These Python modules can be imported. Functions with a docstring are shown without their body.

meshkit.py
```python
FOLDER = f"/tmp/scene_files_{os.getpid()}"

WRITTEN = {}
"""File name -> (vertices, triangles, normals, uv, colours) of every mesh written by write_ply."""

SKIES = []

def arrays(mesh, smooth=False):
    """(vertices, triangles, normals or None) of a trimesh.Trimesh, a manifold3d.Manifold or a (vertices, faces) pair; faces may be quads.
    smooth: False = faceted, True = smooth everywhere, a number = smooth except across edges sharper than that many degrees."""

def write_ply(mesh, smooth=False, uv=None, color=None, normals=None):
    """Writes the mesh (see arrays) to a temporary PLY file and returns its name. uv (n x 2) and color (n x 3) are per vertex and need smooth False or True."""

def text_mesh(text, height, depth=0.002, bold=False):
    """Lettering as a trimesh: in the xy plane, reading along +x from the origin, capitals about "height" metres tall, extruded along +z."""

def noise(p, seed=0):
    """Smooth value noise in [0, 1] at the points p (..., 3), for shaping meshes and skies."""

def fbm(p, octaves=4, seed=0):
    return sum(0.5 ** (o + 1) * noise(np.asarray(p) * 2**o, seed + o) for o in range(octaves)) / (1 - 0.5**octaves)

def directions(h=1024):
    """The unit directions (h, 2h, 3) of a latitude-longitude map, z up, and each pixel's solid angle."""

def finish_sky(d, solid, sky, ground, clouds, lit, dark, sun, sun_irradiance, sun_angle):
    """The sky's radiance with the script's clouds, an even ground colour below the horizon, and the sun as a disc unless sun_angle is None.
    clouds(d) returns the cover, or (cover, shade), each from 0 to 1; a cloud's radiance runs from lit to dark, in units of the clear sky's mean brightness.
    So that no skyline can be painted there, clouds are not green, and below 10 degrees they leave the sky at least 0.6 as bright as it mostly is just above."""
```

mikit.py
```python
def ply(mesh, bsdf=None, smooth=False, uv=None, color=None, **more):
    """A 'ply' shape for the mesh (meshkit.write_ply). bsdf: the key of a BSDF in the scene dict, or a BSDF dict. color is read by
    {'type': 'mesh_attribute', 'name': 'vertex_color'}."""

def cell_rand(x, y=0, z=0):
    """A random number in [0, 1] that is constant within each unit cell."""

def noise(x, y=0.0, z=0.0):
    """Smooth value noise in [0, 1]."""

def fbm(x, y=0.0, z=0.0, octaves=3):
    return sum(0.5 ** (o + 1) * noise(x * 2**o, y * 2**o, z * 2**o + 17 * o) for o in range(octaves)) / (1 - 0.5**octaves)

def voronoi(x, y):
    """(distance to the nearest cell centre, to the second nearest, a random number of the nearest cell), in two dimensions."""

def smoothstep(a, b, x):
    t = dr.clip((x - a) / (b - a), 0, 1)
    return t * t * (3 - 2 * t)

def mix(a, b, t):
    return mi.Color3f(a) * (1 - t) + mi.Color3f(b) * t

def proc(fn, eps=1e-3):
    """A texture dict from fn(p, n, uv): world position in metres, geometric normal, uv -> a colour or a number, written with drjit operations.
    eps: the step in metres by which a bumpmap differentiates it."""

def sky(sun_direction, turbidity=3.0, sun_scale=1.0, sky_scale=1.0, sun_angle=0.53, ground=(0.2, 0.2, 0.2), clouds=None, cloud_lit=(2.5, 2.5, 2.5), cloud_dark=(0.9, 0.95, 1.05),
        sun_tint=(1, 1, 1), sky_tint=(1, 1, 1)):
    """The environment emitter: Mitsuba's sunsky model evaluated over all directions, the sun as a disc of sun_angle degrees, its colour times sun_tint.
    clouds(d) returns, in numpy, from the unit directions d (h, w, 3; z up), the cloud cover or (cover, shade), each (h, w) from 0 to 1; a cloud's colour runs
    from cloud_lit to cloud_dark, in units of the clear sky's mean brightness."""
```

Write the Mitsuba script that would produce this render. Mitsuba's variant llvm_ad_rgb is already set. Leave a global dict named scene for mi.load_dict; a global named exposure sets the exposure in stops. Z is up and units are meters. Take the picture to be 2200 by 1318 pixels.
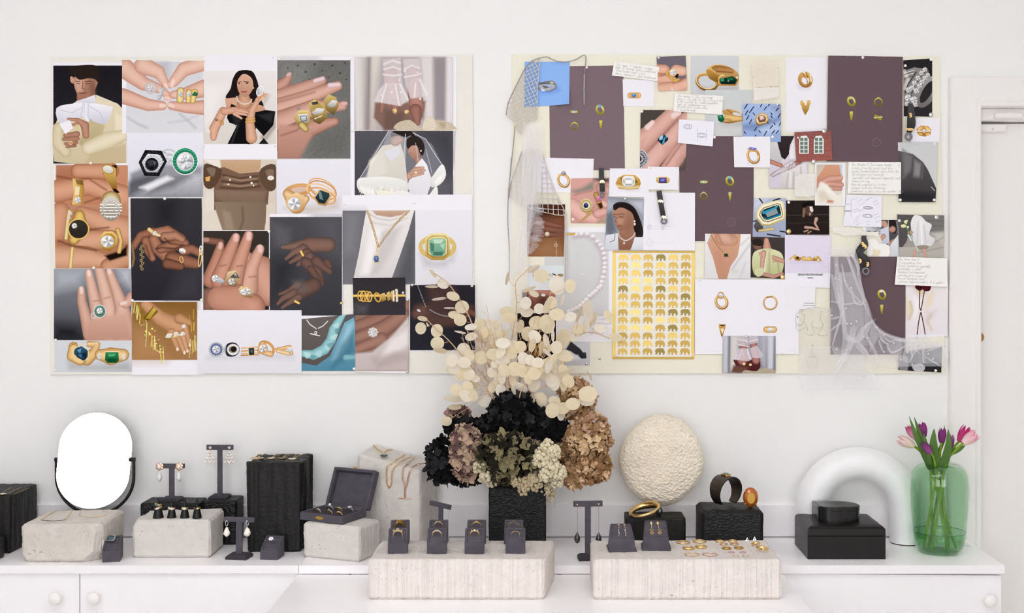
import math, random
import numpy as np
import trimesh
import drjit as dr
import mitsuba as mi
import manifold3d as m3
from shapely.geometry import Polygon
import meshkit, mikit
from mikit import proc, ply, noise, fbm, smoothstep, mix
T = mi.ScalarTransform4f
scene, labels = {}, {}
PI = math.pi
# ------------------------------------------------------------------ camera, light, exposure
F, CX, CY, CZ = 2653.0, 1184.0, 571.0, 1.5          # focal length and horizon centre in pixels of the 2200 x 1318 frame, eye height
scene['camera'] = {'type': 'perspective', 'fov': math.degrees(2 * math.atan(1100 / F)), 'fov_axis': 'x', 'near_clip': 0.05, 'far_clip': 60.0,
                   'principal_point_offset_x': (1100 - CX) / 2200, 'principal_point_offset_y': (659 - CY) / 1318,
                   'to_world': T().look_at(origin=[0, 0, CZ], target=[0, 1, CZ], up=[0, 0, 1])}
exposure = -0.83
WINDOWS = [  # daylight windows in the wall behind the viewer: x0, x1, z0, z1, radiance
    (-2.35, -0.35, 0.75, 2.85, (6.4, 6.5, 6.65)),
    (0.15, 1.75, 0.75, 2.85, (6.2, 6.3, 6.45)),
]
ROOFLIGHT = (-1.7, 0.9, 0.2, 1.7, (4.6, 4.65, 4.8))   # daylight opening in the ceiling: x0, x1, y0, y1, radiance
WALL_Y = 3.5
def at(px, py, y):
    return np.array([(px - CX) / F * y, y, CZ - (py - CY) / F * y])
def foot(py, z):
    """distance of a point of height z that is seen at row py"""
    return (CZ - z) * F / (py - CY)
def lin(c):
    """'#rrggbb' or (r, g, b) of 0..255 -> linear"""
    c = '#' + {'w': 'f3f1f6', 'k': '161416'}.get(c, c.lstrip('#')) if isinstance(c, str) else c
    if isinstance(c, str):
        c = c.lstrip('#')
        c = [int(c[i:i + 2], 16) for i in (0, 2, 4)] if len(c) == 6 else [int(x * 2, 16) for x in c]
    c = np.asarray(c, float) / 255
    return np.where(c < 0.04045, c / 12.92, ((c + 0.055) / 1.055) ** 2.4)
def lc(c):
    return tuple(float(x) for x in lin(c))
def rgb(c):
    return {'type': 'rgb', 'value': [float(x) for x in lin(c)]}
def numbered(key):
    if key not in scene and key not in labels:
        return key
    i = 1
    while f'{key}_{i:03d}' in scene or f'{key}_{i:03d}' in labels:
        i += 1
    return f'{key}_{i:03d}'
def thing(name, label, cat, group=None):
    k = numbered(name)
    labels[k] = {'label': label, 'category': cat}
    if group:
        labels[k]['group'] = group
    return k
def obj(name, mesh, bsdf, parent=None, smooth=False, uv=None, color=None, label=None, **more):
    k = numbered(f'{parent}__{name}' if parent else name)
    scene[k] = mesh if isinstance(mesh, dict) else ply(mesh, bsdf, smooth, uv, color, **more)
    if label:
        labels[k] = {'label': label}
    return k
def single(name, mesh, bsdf, label, cat, group=None, smooth=False, **more):
    """a thing that is one mesh"""
    k = thing(name, label, cat, group)
    scene[k] = ply(mesh, bsdf, smooth, **more)
    return k
def struct(name, mesh, bsdf, label=None, smooth=False, **more):
    scene[name] = ply(mesh, bsdf, smooth, **more)
    labels[name] = {'kind': 'structure'}
    if label:
        labels[name]['label'] = label
    return name
# ------------------------------------------------------------------ mesh helpers (all return trimesh)
cat = trimesh.util.concatenate
def tm(v, f):
    return trimesh.Trimesh(np.asarray(v, float), np.asarray(f, int), process=False)
def from_m3(m):
    q = m.to_mesh()
    return tm(q.vert_properties[:, :3], q.tri_verts)
def box(x0, x1, y0, y1, z0, z1, b=0.0):
    """axis-aligned box, edges chamfered by b"""
    if not b:
        m = trimesh.creation.box(extents=(x1 - x0, y1 - y0, z1 - z0))
        m.apply_translation(((x0 + x1) / 2, (y0 + y1) / 2, (z0 + z1) / 2))
        return m
    pts = []
    for x, sx in ((x0, 1), (x1, -1)):
        for y, sy in ((y0, 1), (y1, -1)):
            for z, sz in ((z0, 1), (z1, -1)):
                pts += [(x + sx * b, y + sy * b, z), (x + sx * b, y, z + sz * b), (x, y + sy * b, z + sz * b)]
    return from_m3(m3.Manifold.hull_points(np.array(pts)))
def hull(pts):
    return from_m3(m3.Manifold.hull_points(np.asarray(pts, float)))
def moved(m, t=(0, 0, 0), rz=0, rx=0, ry=0, s=1.0):
    m = m.copy()
    M = np.eye(4)
    if np.ndim(s) or s != 1.0:
        M = np.diag([*(np.ones(3) * s), 1.0])
    for a, ax in ((rx, (1, 0, 0)), (ry, (0, 1, 0)), (rz, (0, 0, 1))):
        if a:
            M = trimesh.transformations.rotation_matrix(math.radians(a), ax) @ M
    M[:3, 3] += t
    m.apply_transform(M)
    return m
def tube(path, r, n=8, closed=False, caps=True):
    """round tube along a polyline; r a number or one per point"""
    p = np.asarray(path, float)
    k = len(p)
    r = np.ones(k) * r
    if closed:
        tan = np.roll(p, -1, 0) - np.roll(p, 1, 0)
    else:
        tan = np.gradient(p, axis=0)
    tan /= np.linalg.norm(tan, axis=1, keepdims=True) + 1e-12
    u = np.cross(tan[0], (0, 0, 1) if abs(tan[0][2]) < 0.9 else (1, 0, 0))
    us = []
    for i in range(k):
        u = u - tan[i] * (u @ tan[i])
        u = u / (np.linalg.norm(u) + 1e-12)
        us.append(u)
    us = np.array(us)
    vs = np.cross(tan, us)
    a = np.arange(n) * 2 * PI / n
    v = (p[:, None] + r[:, None, None] * (np.cos(a)[None, :, None] * us[:, None] + np.sin(a)[None, :, None] * vs[:, None])).reshape(-1, 3)
    f = []
    for i in range(k if closed else k - 1):
        j = (i + 1) % k
        for q in range(n):
            w = (q + 1) % n
            f += [(i * n + q, i * n + w, j * n + w), (i * n + q, j * n + w, j * n + q)]
    if caps and not closed:
        v = np.vstack([v, p[:1], p[-1:]])
        for q in range(n):
            f += [(k * n, (q + 1) % n, q), (k * n + 1, (k - 1) * n + q, (k - 1) * n + (q + 1) % n)]
    return tm(v, f)
def torus(R, r, n=40, k=10, sx=1.0):
    a = np.linspace(0, 2 * PI, n, endpoint=False)
    return tube(np.stack([R * sx * np.cos(a), R * np.sin(a), a * 0], 1), r, k, closed=True)
def lathe(profile, n=32):
    """profile: (radius, z) from bottom to top; closed on the axis where the radius is 0"""
    p = np.asarray(profile, float)
    a = np.arange(n) * 2 * PI / n
    v = np.stack([p[:, :1] * np.cos(a), p[:, :1] * np.sin(a), np.repeat(p[:, 1:], n, 1)], -1).reshape(-1, 3)
    f = []
    for i in range(len(p) - 1):
        for q in range(n):
            w = (q + 1) % n
            if p[i, 0] > 1e-9:
                f.append((i * n + q, i * n + w, (i + 1) * n + w))
            if p[i + 1, 0] > 1e-9:
                f.append((i * n + q, (i + 1) * n + w, (i + 1) * n + q))
    return tm(v, f)
def ball(c, r, n=2, s=(1, 1, 1)):
    m = trimesh.creation.icosphere(subdivisions=n, radius=1.0)
    m.apply_scale(np.array(s) * r)
    m.apply_translation(c)
    return m
def extrude(pts, h):
    """polygon in xy extruded along +z"""
    return trimesh.creation.extrude_polygon(pts if hasattr(pts, 'exterior') else Polygon(pts), h, engine='earcut')
def spline(pts, n=8, closed=False):
    """Catmull-Rom through the points"""
    p = np.asarray(pts, float)
    k = len(p)
    if closed:
        e = np.vstack([p[-1:], p, p[:2]])
    else:
        e = np.vstack([2 * p[0] - p[1], p, 2 * p[-1] - p[-2]])
    out = []
    for i in range(k if closed else k - 1):
        a, b, c, d = e[i:i + 4]
        for t in np.arange(n) / n:
            out.append(0.5 * (2 * b + (c - a) * t + (2 * a - 5 * b + 4 * c - d) * t * t + (3 * b - a - 3 * c + d) * t ** 3))
    if not closed:
        out.append(p[-1])
    return np.array(out)
# ------------------------------------------------------------------ the printing inks: one procedural material for every flat print
# A print is a list of flat vector shapes (polygons, strokes, ellipses) in millimetre-like sheet units; the texture walks the list of the sheet whose
# number is carried by u (4096 * number + x) and lays one ink over the other.
INK = []           # rows of 24 numbers
SHEETS = []        # (first row, row after the last)
def ink_fn(p, n, uv):
    which = dr.floor(uv.x / 4096.0)
    x, y = uv.x - which * 4096.0, uv.y
    i = dr.clip(mi.Int32(which), 0, len(SHEETS) - 1)
    i0, i1 = dr.gather(mi.Int32, ink_fn.first, i), dr.gather(mi.Int32, ink_fn.last, i)
    nz1 = noise(x * 0.35, y * 0.35, 3.3)
    nz2 = noise(x * 1.1, y * 1.1, 9.1)
    col, par, dist, it, rim = mi.Color3f(0.8), mi.Float(0), mi.Float(1e6), mi.Int32(i0), mi.Float(1e6)
    def body(it, col, par, dist, rim, i1, x, y, nz1, nz2):
        q = [dr.gather(mi.Vector4f, ink_fn.rows, mi.UInt32(it) * 6 + k) for k in range(6)]
        kind, soft, alpha, amp = q[0]
        x0, y0, x1, y1 = q[1]
        r0, r1, gx, gy = q[2]
        gdx, gdy, mode, last = q[3]
        # edge of a polygon
        ex, ey, px, py = x1 - x0, y1 - y0, x - x0, y - y0
        h = dr.clip((px * ex + py * ey) / dr.maximum(ex * ex + ey * ey, 1e-9), 0, 1)
        de = dr.sqrt(dr.square(px - ex * h) + dr.square(py - ey * h))
        cross = ((y0 > y) ^ (y1 > y)) & (x < ex * (y - y0) / dr.select(dr.abs(ey) < 1e-9, 1e-9, ey) + x0)
        edge = kind < 0.5
        par = dr.select(edge & cross, 1 - par, par)
        # piece of a tapered stroke
        rr = dr.maximum(r0 + (r1 - r0) * h, 1e-3)
        piece = (kind > 0.5) & (kind < 1.5)
        dist = dr.select(edge, dr.minimum(dist, de), dr.select(piece, dr.minimum(dist, de - rr), dist))
        rim = dr.select(piece, dr.minimum(rim, de / rr), rim)
        sd_poly = dr.select(par > 0.5, -dist, dist)
        # ellipse centre x0 y0, radii x1 y1, turned by r0, outline of width r1
        ca, sa = dr.cos(r0), dr.sin(r0)
        lx, ly = px * ca + py * sa, py * ca - px * sa
        k1 = dr.sqrt(dr.square(lx / x1) + dr.square(ly / y1))
        k2 = dr.sqrt(dr.square(lx / (x1 * x1)) + dr.square(ly / (y1 * y1)))
        sd_ell = k1 * (k1 - 1) / dr.maximum(k2, 1e-6)
        sd_ell = dr.select(r1 > 0, dr.abs(sd_ell) - r1, sd_ell)
        sd = dr.select(edge, sd_poly, dr.select(piece, dist, sd_ell))
        cover = dr.select(last > 0.5, alpha * dr.clip(0.5 - sd / dr.maximum(soft, 0.25), 0, 1), 0)
        # colour runs from A to B along a line, or from the middle of a stroke to its rim
        s_lin = dr.clip((x - gx) * gdx + (y - gy) * gdy, 0, 1)
        s_rad = dr.clip(dr.select(piece, rim, k1), 0, 1)
        s = dr.select(mode > 0.5, dr.square(s_rad), s_lin)
        a, b = mi.Color3f(q[4].x, q[4].y, q[4].z), mi.Color3f(q[5].x, q[5].y, q[5].z)
        ink = (a * (1 - s) + b * s) * (1 + amp * (nz1 + nz2 - 1))
        col = col * (1 - cover) + ink * cover
        done = last > 0.5
        par = dr.select(done, 0, par)
        dist = dr.select(done, 1e6, dist)
        rim = dr.select(done, 1e6, rim)
        return it + 1, col, par, dist, rim, i1, x, y, nz1, nz2
    out = dr.while_loop((it, col, par, dist, rim, i1, x, y, nz1, nz2), lambda it, col, par, dist, rim, i1, x, y, nz1, nz2: it < i1, body)
    return dr.clip(out[1], 0.0, 0.95)
def ink_ready():
    ink_fn.rows = mi.Float(np.array(INK, np.float32).ravel())
    ink_fn.first = mi.Int32(np.array([a for a, _ in SHEETS], np.int32))
    ink_fn.last = mi.Int32(np.array([b for _, b in SHEETS], np.int32))
    dr.eval(ink_fn.rows, ink_fn.first, ink_fn.last)
def row(kind, soft, alpha, amp, pts, r0, r1, grad, mode, last, a, b):
    INK.append([kind, soft, alpha, amp, *pts, r0, r1, *grad, mode, last, *lin(a), 0, *lin(b), 0])
def draw(text, ox=0.0, oy=0.0, k=1.0):
    """Ink shapes, one per line or ';' : P polygon, S smooth polygon, C tapered chain x,y,r, L stroke (first number its half width), E ellipse, O outline,
    R rectangle, G brilliant-cut stone, H ring of dots; colours #a or #a-#b (two ends of a run); options ~edge softness, @opacity, %grain, > run of colour
    to the side, * from the middle outwards. Numbers are divided by k and moved by ox, oy."""
    for line in text.replace(';', '\n').split('\n'):
        w = line.split()
        if not w:
            continue
        op, cs = w[0], w[1].split('-')
        a, b = cs[0], cs[-1]
        soft, alpha, amp, side, mid, nums = 0.9, 1.0, 0.0, False, False, []
        for t in w[2:]:
            if t[0] == '~':
                soft = float(t[1:])
            elif t[0] == '@':
                alpha = float(t[1:])
            elif t[0] == '%':
                amp = float(t[1:])
            elif t[0] == '>':
                side = True
            elif t[0] == '*':
                mid = True
            else:
                q = [float(v) for v in t.split(',')]
                if op == 'L' and not nums:
                    q = [q[0] / k]
                elif op in 'EOGH' or op == 'C':
                    q = [ox + q[0] / k, oy + q[1] / k] + [v / k for v in q[2:4]] + [v / (k if j else 1) for j, v in enumerate(q[4:])]
                elif op == 'R':
                    q = [ox + q[0] / k, oy + q[1] / k, ox + q[2] / k, oy + q[3] / k]
                else:
                    q = [ox + q[0] / k, oy + q[1] / k]
                nums.append(q)
        if op in 'PS':
            pts = np.array(nums)
            if op == 'S':
                pts = spline(pts, 3, True)
            lo, hi = pts.min(0), pts.max(0)
            grad = (lo[0], lo[1], 1 / max(hi[0] - lo[0], 1e-3), 0) if side else (lo[0], lo[1], 0, 1 / max(hi[1] - lo[1], 1e-3))
            for i in range(len(pts)):
                row(0, soft, alpha, amp, (*pts[i], *pts[(i + 1) % len(pts)]), 0, 0, grad, 0, float(i == len(pts) - 1), a, b)
        elif op == 'R':      # rectangle x0,y0,x1,y1
            x0, y0, x1, y1 = nums[0]
            pts = [(x0, y0), (x1, y0), (x1, y1), (x0, y1)]
            grad = (x0, y0, 1 / (x1 - x0), 0) if side else (x0, y0, 0, 1 / (y1 - y0))
            for i in range(4):
                row(0, soft, alpha, amp, (*pts[i], *pts[(i + 1) % 4]), 0, 0, grad, 0, float(i == 3), a, b)
        elif op == 'C':
            for i in range(max(1, len(nums) - 1)):
                p0, p1 = nums[i], nums[min(i + 1, len(nums) - 1)]
                row(1, soft, alpha, amp, (p0[0], p0[1], p1[0] + 1e-3, p1[1]), p0[2], p1[2], (0, 0, 0, 0), 1, float(i >= len(nums) - 2), a, b)
        elif op == 'L':
            r, pts = nums[0][0], nums[1:]
            for i in range(len(pts) - 1):
                row(1, soft, alpha, amp, (*pts[i], *pts[i + 1]), r, r, (0, 0, 0, 0), 1, float(i == len(pts) - 2), a, b)
        elif op in 'EO':
            for q in nums:
                q = q + [q[2]] * (len(q) == 3)
                cx, cy, rx, ry = q[:4]
                rot = math.radians(q[4]) if len(q) > 4 else 0
                grad = (cx - rx, cy, 0.5 / rx, 0) if side else (cx, cy - ry, 0, 0.5 / ry)
                row(2, soft, alpha, amp, (cx, cy, rx, ry), rot, (q[5] if len(q) > 5 else 0.8) if op == 'O' else 0, grad, float(mid), 1, a, b)
        elif op == 'G':
            for q in nums:
                cx, cy, r = q[:3]
                ry = q[3] if len(q) > 3 else r
                row(2, soft, alpha, 0, (cx, cy, r, ry), 0, 0, (cx - r, cy - ry, .25 / r, .25 / ry), 0, 1, a, b)
                for i in range(8):
                    t0, t1, h0 = i * PI / 4 + 0.2, i * PI / 4 + 0.75, (0.95, 0.45)[i % 2]
                    pts = [(cx + 0.12 * r, cy), (cx + r * h0 * math.cos(t0), cy + ry * h0 * math.sin(t0)), (cx + r * 0.92 * math.cos(t1), cy + ry * 0.92 * math.sin(t1))]
                    for j in range(3):
                        row(0, soft, 0.75, 0, (*pts[j], *pts[(j + 1) % 3]), 0, 0, (0, 0, 0, 0), 0, float(j == 2), *[('#ffffff', '#ffffff'), (b, b)][i % 2])
        elif op == 'H':
            cx, cy, r, d = nums[0][:4]
            n = int(nums[0][4]) if len(nums[0]) > 4 else 12
            for i in range(n):
                t0 = 2 * PI * i / n
                row(2, soft, alpha, 0, (cx + r * math.cos(t0), cy + r * math.sin(t0), d, d), 0, 0, (0, cy + r * math.sin(t0) - d, 0, 0.5 / d), 0, 1, a, b)
# ------------------------------------------------------------------ materials
def mat(name, d):
    scene[name] = d if d['type'] == 'principledthin' else {'type': 'twosided', 'b': d}
    return name
def bumped(d, fn, scale, eps=1e-3):
    return {'type': 'bumpmap', 'scale': scale, 'arbitrary': proc(fn, eps), 'b': d}
def plastic(c, rough=0.5, **k):
    return {'type': 'principled', 'base_color': c if isinstance(c, dict) else rgb(c), 'roughness': rough, **k}
def metal(c, rough=0.22):
    return {'type': 'principled', 'base_color': rgb(c), 'roughness': rough, 'metallic': 1.0}
mat('wall_paint', {'type': 'diffuse', 'reflectance': proc(lambda p, n, uv: mix((0.835, 0.83, 0.822), (0.875, 0.872, 0.866), fbm(p.x * 1.7, p.y * 1.7, p.z * 1.7)))})
mat('side_paint', {'type': 'diffuse', 'reflectance': rgb('#dbdada')})
mat('gloss_white', plastic(proc(lambda p, n, uv: mix(lc('#ebe8ea'), lc('#f2f0f2'), fbm(p.x * 4, p.y * 4, p.z * 4))), 0.35, specular=0.4))
mat('door_white', plastic('#ebe8e6', 0.45, specular=0.4))
mat('floor_board', plastic(proc(lambda p, n, uv: mix((0.50, 0.48, 0.45), (0.60, 0.58, 0.55), fbm(p.x * 30, p.y * 2, 0))), 0.45))
mat('gap_dark', {'type': 'diffuse', 'reflectance': rgb('#3a2f2a')})
mat('board_cloth', {'type': 'diffuse', 'reflectance': proc(lambda p, n, uv: mix(lc('#e9e4d2'), lc('#f0ecdd'), fbm(p.x * 220, p.z * 220, 0) * 0.5 + fbm(p.x * 5, p.z * 5, 2) * 0.5))})
mat('board_cloth_pale', {'type': 'diffuse', 'reflectance': proc(lambda p, n, uv: mix(lc('#e6e3da'), lc('#edeae2'), fbm(p.x * 220, p.z * 220, 0) * 0.5 + fbm(p.x * 5, p.z * 5, 2) * 0.5))})
mat('window_glow', {'type': 'diffuse', 'reflectance': rgb('#ffffff')})
# ------------------------------------------------------------------ the room
WX0, WX1, BACK, TOP = -2.75, 2.3, -2.2, 3.0
DOOR_X0, DOOR_TOP = at(2092, 0, WALL_Y)[0], at(0, 232, WALL_Y)[2]
wall_back = cat([box(WX0, DOOR_X0, WALL_Y, WALL_Y + 0.12, 0, TOP), box(DOOR_X0, DOOR_X0 + 0.86, WALL_Y, WALL_Y + 0.12, DOOR_TOP, TOP), box(DOOR_X0 + 0.86, WX1, WALL_Y, WALL_Y + 0.12, 0, TOP)])
struct('wall_back', wall_back, 'wall_paint', 'white painted wall that carries the two pinboards')
struct('wall_left', box(WX0 - 0.1, WX0, BACK, WALL_Y, 0, TOP), 'side_paint')
struct('wall_right', box(WX1, WX1 + 0.1, BACK, WALL_Y, 0, TOP), 'side_paint')
front = m3.Manifold.cube((WX1 - WX0 + 0.2, 0.1, TOP)).translate((WX0 - 0.1, BACK - 0.1, 0))
for x0, x1, z0, z1, _ in WINDOWS:
    front -= m3.Manifold.cube((x1 - x0, 0.3, z1 - z0)).translate((x0, BACK - 0.2, z0))
struct('wall_front', from_m3(front), 'side_paint')
rx0, rx1, ry0, ry1, re_ = ROOFLIGHT
roof = m3.Manifold.cube((WX1 - WX0 + 0.2, WALL_Y + 0.22 - BACK, 0.1)).translate((WX0 - 0.1, BACK - 0.1, TOP)) - m3.Manifold.cube((rx1 - rx0, ry1 - ry0, 0.3)).translate((rx0, ry0, TOP - 0.1))
struct('ceiling', from_m3(roof), 'wall_paint')
struct('window_3', cat([box(rx0, rx0 + 0.04, ry0, ry1, TOP + 0.03, TOP + 0.07), box(rx1 - 0.04, rx1, ry0, ry1, TOP + 0.03, TOP + 0.07), box(rx0, rx1, ry0, ry0 + 0.04, TOP + 0.03, TOP + 0.07), box(rx0, rx1, ry1 - 0.04, ry1, TOP + 0.03, TOP + 0.07)]), 'door_white')
obj('pane', tm([(rx0, ry0, TOP + 0.08), (rx0, ry1, TOP + 0.08), (rx1, ry1, TOP + 0.08), (rx1, ry0, TOP + 0.08)], [(0, 1, 2), (0, 2, 3)]), 'window_glow', 'window_3', emitter={'type': 'area', 'radiance': {'type': 'rgb', 'value': list(re_)}})
struct('floor', box(WX0 - 0.1, WX1 + 0.1, BACK - 0.1, WALL_Y + 0.12, -0.1, 0), 'floor_board')
for i, (x0, x1, z0, z1, e) in enumerate(WINDOWS):
    k = f'window_{i + 1}'
    struct(k, cat([box(x0, x1, BACK - 0.06, BACK - 0.02, z0, z0 + 0.05), box(x0, x1, BACK - 0.06, BACK - 0.02, z1 - 0.05, z1), box(x0, x0 + 0.05, BACK - 0.06, BACK - 0.02, z0, z1),
                   box(x1 - 0.05, x1, BACK - 0.06, BACK - 0.02, z0, z1), box(x0 + 0.05, x1 - 0.05, BACK - 0.06, BACK - 0.04, z1 - 0.42, z1 - 0.40)]), 'door_white')
    pane = tm([(x0, BACK - 0.07, z0), (x0, BACK - 0.07, z1), (x1, BACK - 0.07, z1), (x1, BACK - 0.07, z0)], [(0, 1, 2), (0, 2, 3)])
    assert pane.face_normals[0][1] > 0
    obj('pane', pane, 'window_glow', k, emitter={'type': 'area', 'radiance': {'type': 'rgb', 'value': list(e)}})
# door with its frame
fx0, fx1, ft = at(2036, 0, WALL_Y)[0], DOOR_X0, at(0, 166, WALL_Y)[2]
fr = cat([box(fx0, fx1 + 0.005, WALL_Y - 0.025, WALL_Y, 0, ft, 0.004), box(fx1 - 0.02, DOOR_X0 + 0.94, WALL_Y - 0.0255, WALL_Y, DOOR_TOP + 0.005, ft - 0.0005, 0.004)])
struct('trim_1', cat([fr, box(fx1 - 0.004, fx1 + 0.012, WALL_Y - 0.03, WALL_Y - 0.0, 0, DOOR_TOP + 0.02, 0.003), box(fx1 - 0.004, DOOR_X0 + 0.9, WALL_Y - 0.031, WALL_Y, DOOR_TOP + 0.0, DOOR_TOP + 0.016, 0.003),
                      box(fx1 - 0.005, DOOR_X0 + 0.86, WALL_Y + 0.01, WALL_Y + 0.10, DOOR_TOP - 0.035, DOOR_TOP, 0.003)]), 'door_white', 'white painted frame around the door')
dz1 = DOOR_TOP - 0.035
struct('door_1', box(DOOR_X0 + 0.006, DOOR_X0 + 0.855, WALL_Y + 0.045, WALL_Y + 0.085, 0.005, dz1 - 0.004, 0.003), 'door_white', 'white flush door beside the pinboard')
q = lambda px, py, y=WALL_Y + 0.045: at(px, py, y)
mat('brass', metal('#b8935a', 0.3))
mat('brass_dark', metal('#6b4f2c', 0.4))
mat('steel', metal('#cfccc8', 0.3))
c = q(2103, 725)
lk = thing('door_lock', 'round brass cylinder lock in the white door', 'lock')
r_ = lathe([(0, 0), (0.0135, 0), (0.0145, 0.003), (0.0125, 0.006), (0.009, 0.0065), (0.0085, 0.005), (0, 0.005)], 32)
obj('rose', moved(r_, (c[0], c[1], c[2]), rx=90), 'brass', lk, smooth=40)
obj('keyhole', moved(extrude([(-0.0012, -0.005), (0.0012, -0.005), (0.0018, 0.002), (0, 0.004), (-0.0018, 0.002)], 0.0008), (c[0], c[1] - 0.005, c[2] - 0.001), rx=90), 'brass_dark', lk)
c0, c1 = q(2095, 262), q(2156, 286)
dc = thing('door_closer', 'white hydraulic closer arm and bracket at the top of the door', 'door closer')
a0, a1 = q(2096, 269), q(2157, 285)
obj('bracket', box(a0[0], a1[0], WALL_Y + 0.025, WALL_Y + 0.0455, a1[2], a0[2], 0.002), 'door_white', dc)
a0, a1 = q(2124, 246), q(2183, 260)
obj('body', cat([box(a0[0], a1[0], WALL_Y - 0.01, WALL_Y + 0.0455, a1[2], a0[2], 0.004)]), 'door_white', dc)
a0, a1 = q(2097, 248), q(2126, 250)
obj('arm', tube([a0 + (0, -0.03, 0), a1 + (0, -0.03, 0)], 0.0022), 'steel', dc, smooth=30)
a0 = q(2128, 279)
obj('screw', moved(lathe([(0, 0), (0.003, 0), (0.002, 0.002), (0, 0.002)], 12), (a0[0], WALL_Y + 0.025, a0[2]), rx=90), 'steel', dc)
a0 = q(2098, 1053)
single('hook_latch', cat([moved(lathe([(0, 0), (0.006, 0), (0.006, 0.006), (0, 0.007)], 16), (a0[0], WALL_Y + 0.045, a0[2]), rx=90), tube(spline([(a0[0], WALL_Y + 0.038, a0[2] + 0.008), (a0[0] + 0.005, WALL_Y + 0.03, a0[2]), (a0[0], WALL_Y + 0.038, a0[2] - 0.009)], 6), 0.0016, 6)]),
       'steel', 'small steel catch low on the white door edge behind the tulips', 'latch', smooth=30)
# ------------------------------------------------------------------ cabinets and table
SHELF_Z, SHELF_Y = 0.73, foot(1216, 0.73)
SX1 = at(2159, 0, SHELF_Y)[0]
seam = at(641, 0, SHELF_Y)[0]
CAB_Y = SHELF_Y + 0.012
cb = thing('low_cabinet', 'long low white cabinet under the worktop along the wall', 'cabinet')
zt = SHELF_Z - 0.022
XL = -1.95
obj('carcass', cat([box(XL, SX1 - 0.004, CAB_Y + 0.021, WALL_Y - 0.002, 0.0, zt - 0.03), box(XL, SX1 - 0.004, CAB_Y + 0.06, WALL_Y - 0.002, zt - 0.03, zt)]), 'gloss_white', cb)
doors = [(XL, at(171, 0, CAB_Y)[0], 125), (at(171, 0, CAB_Y)[0], -0.52, 207), (-0.516, 0.02, None), (0.024, 0.55, None), (0.553, SX1 - 0.003, 2122)]
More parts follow.
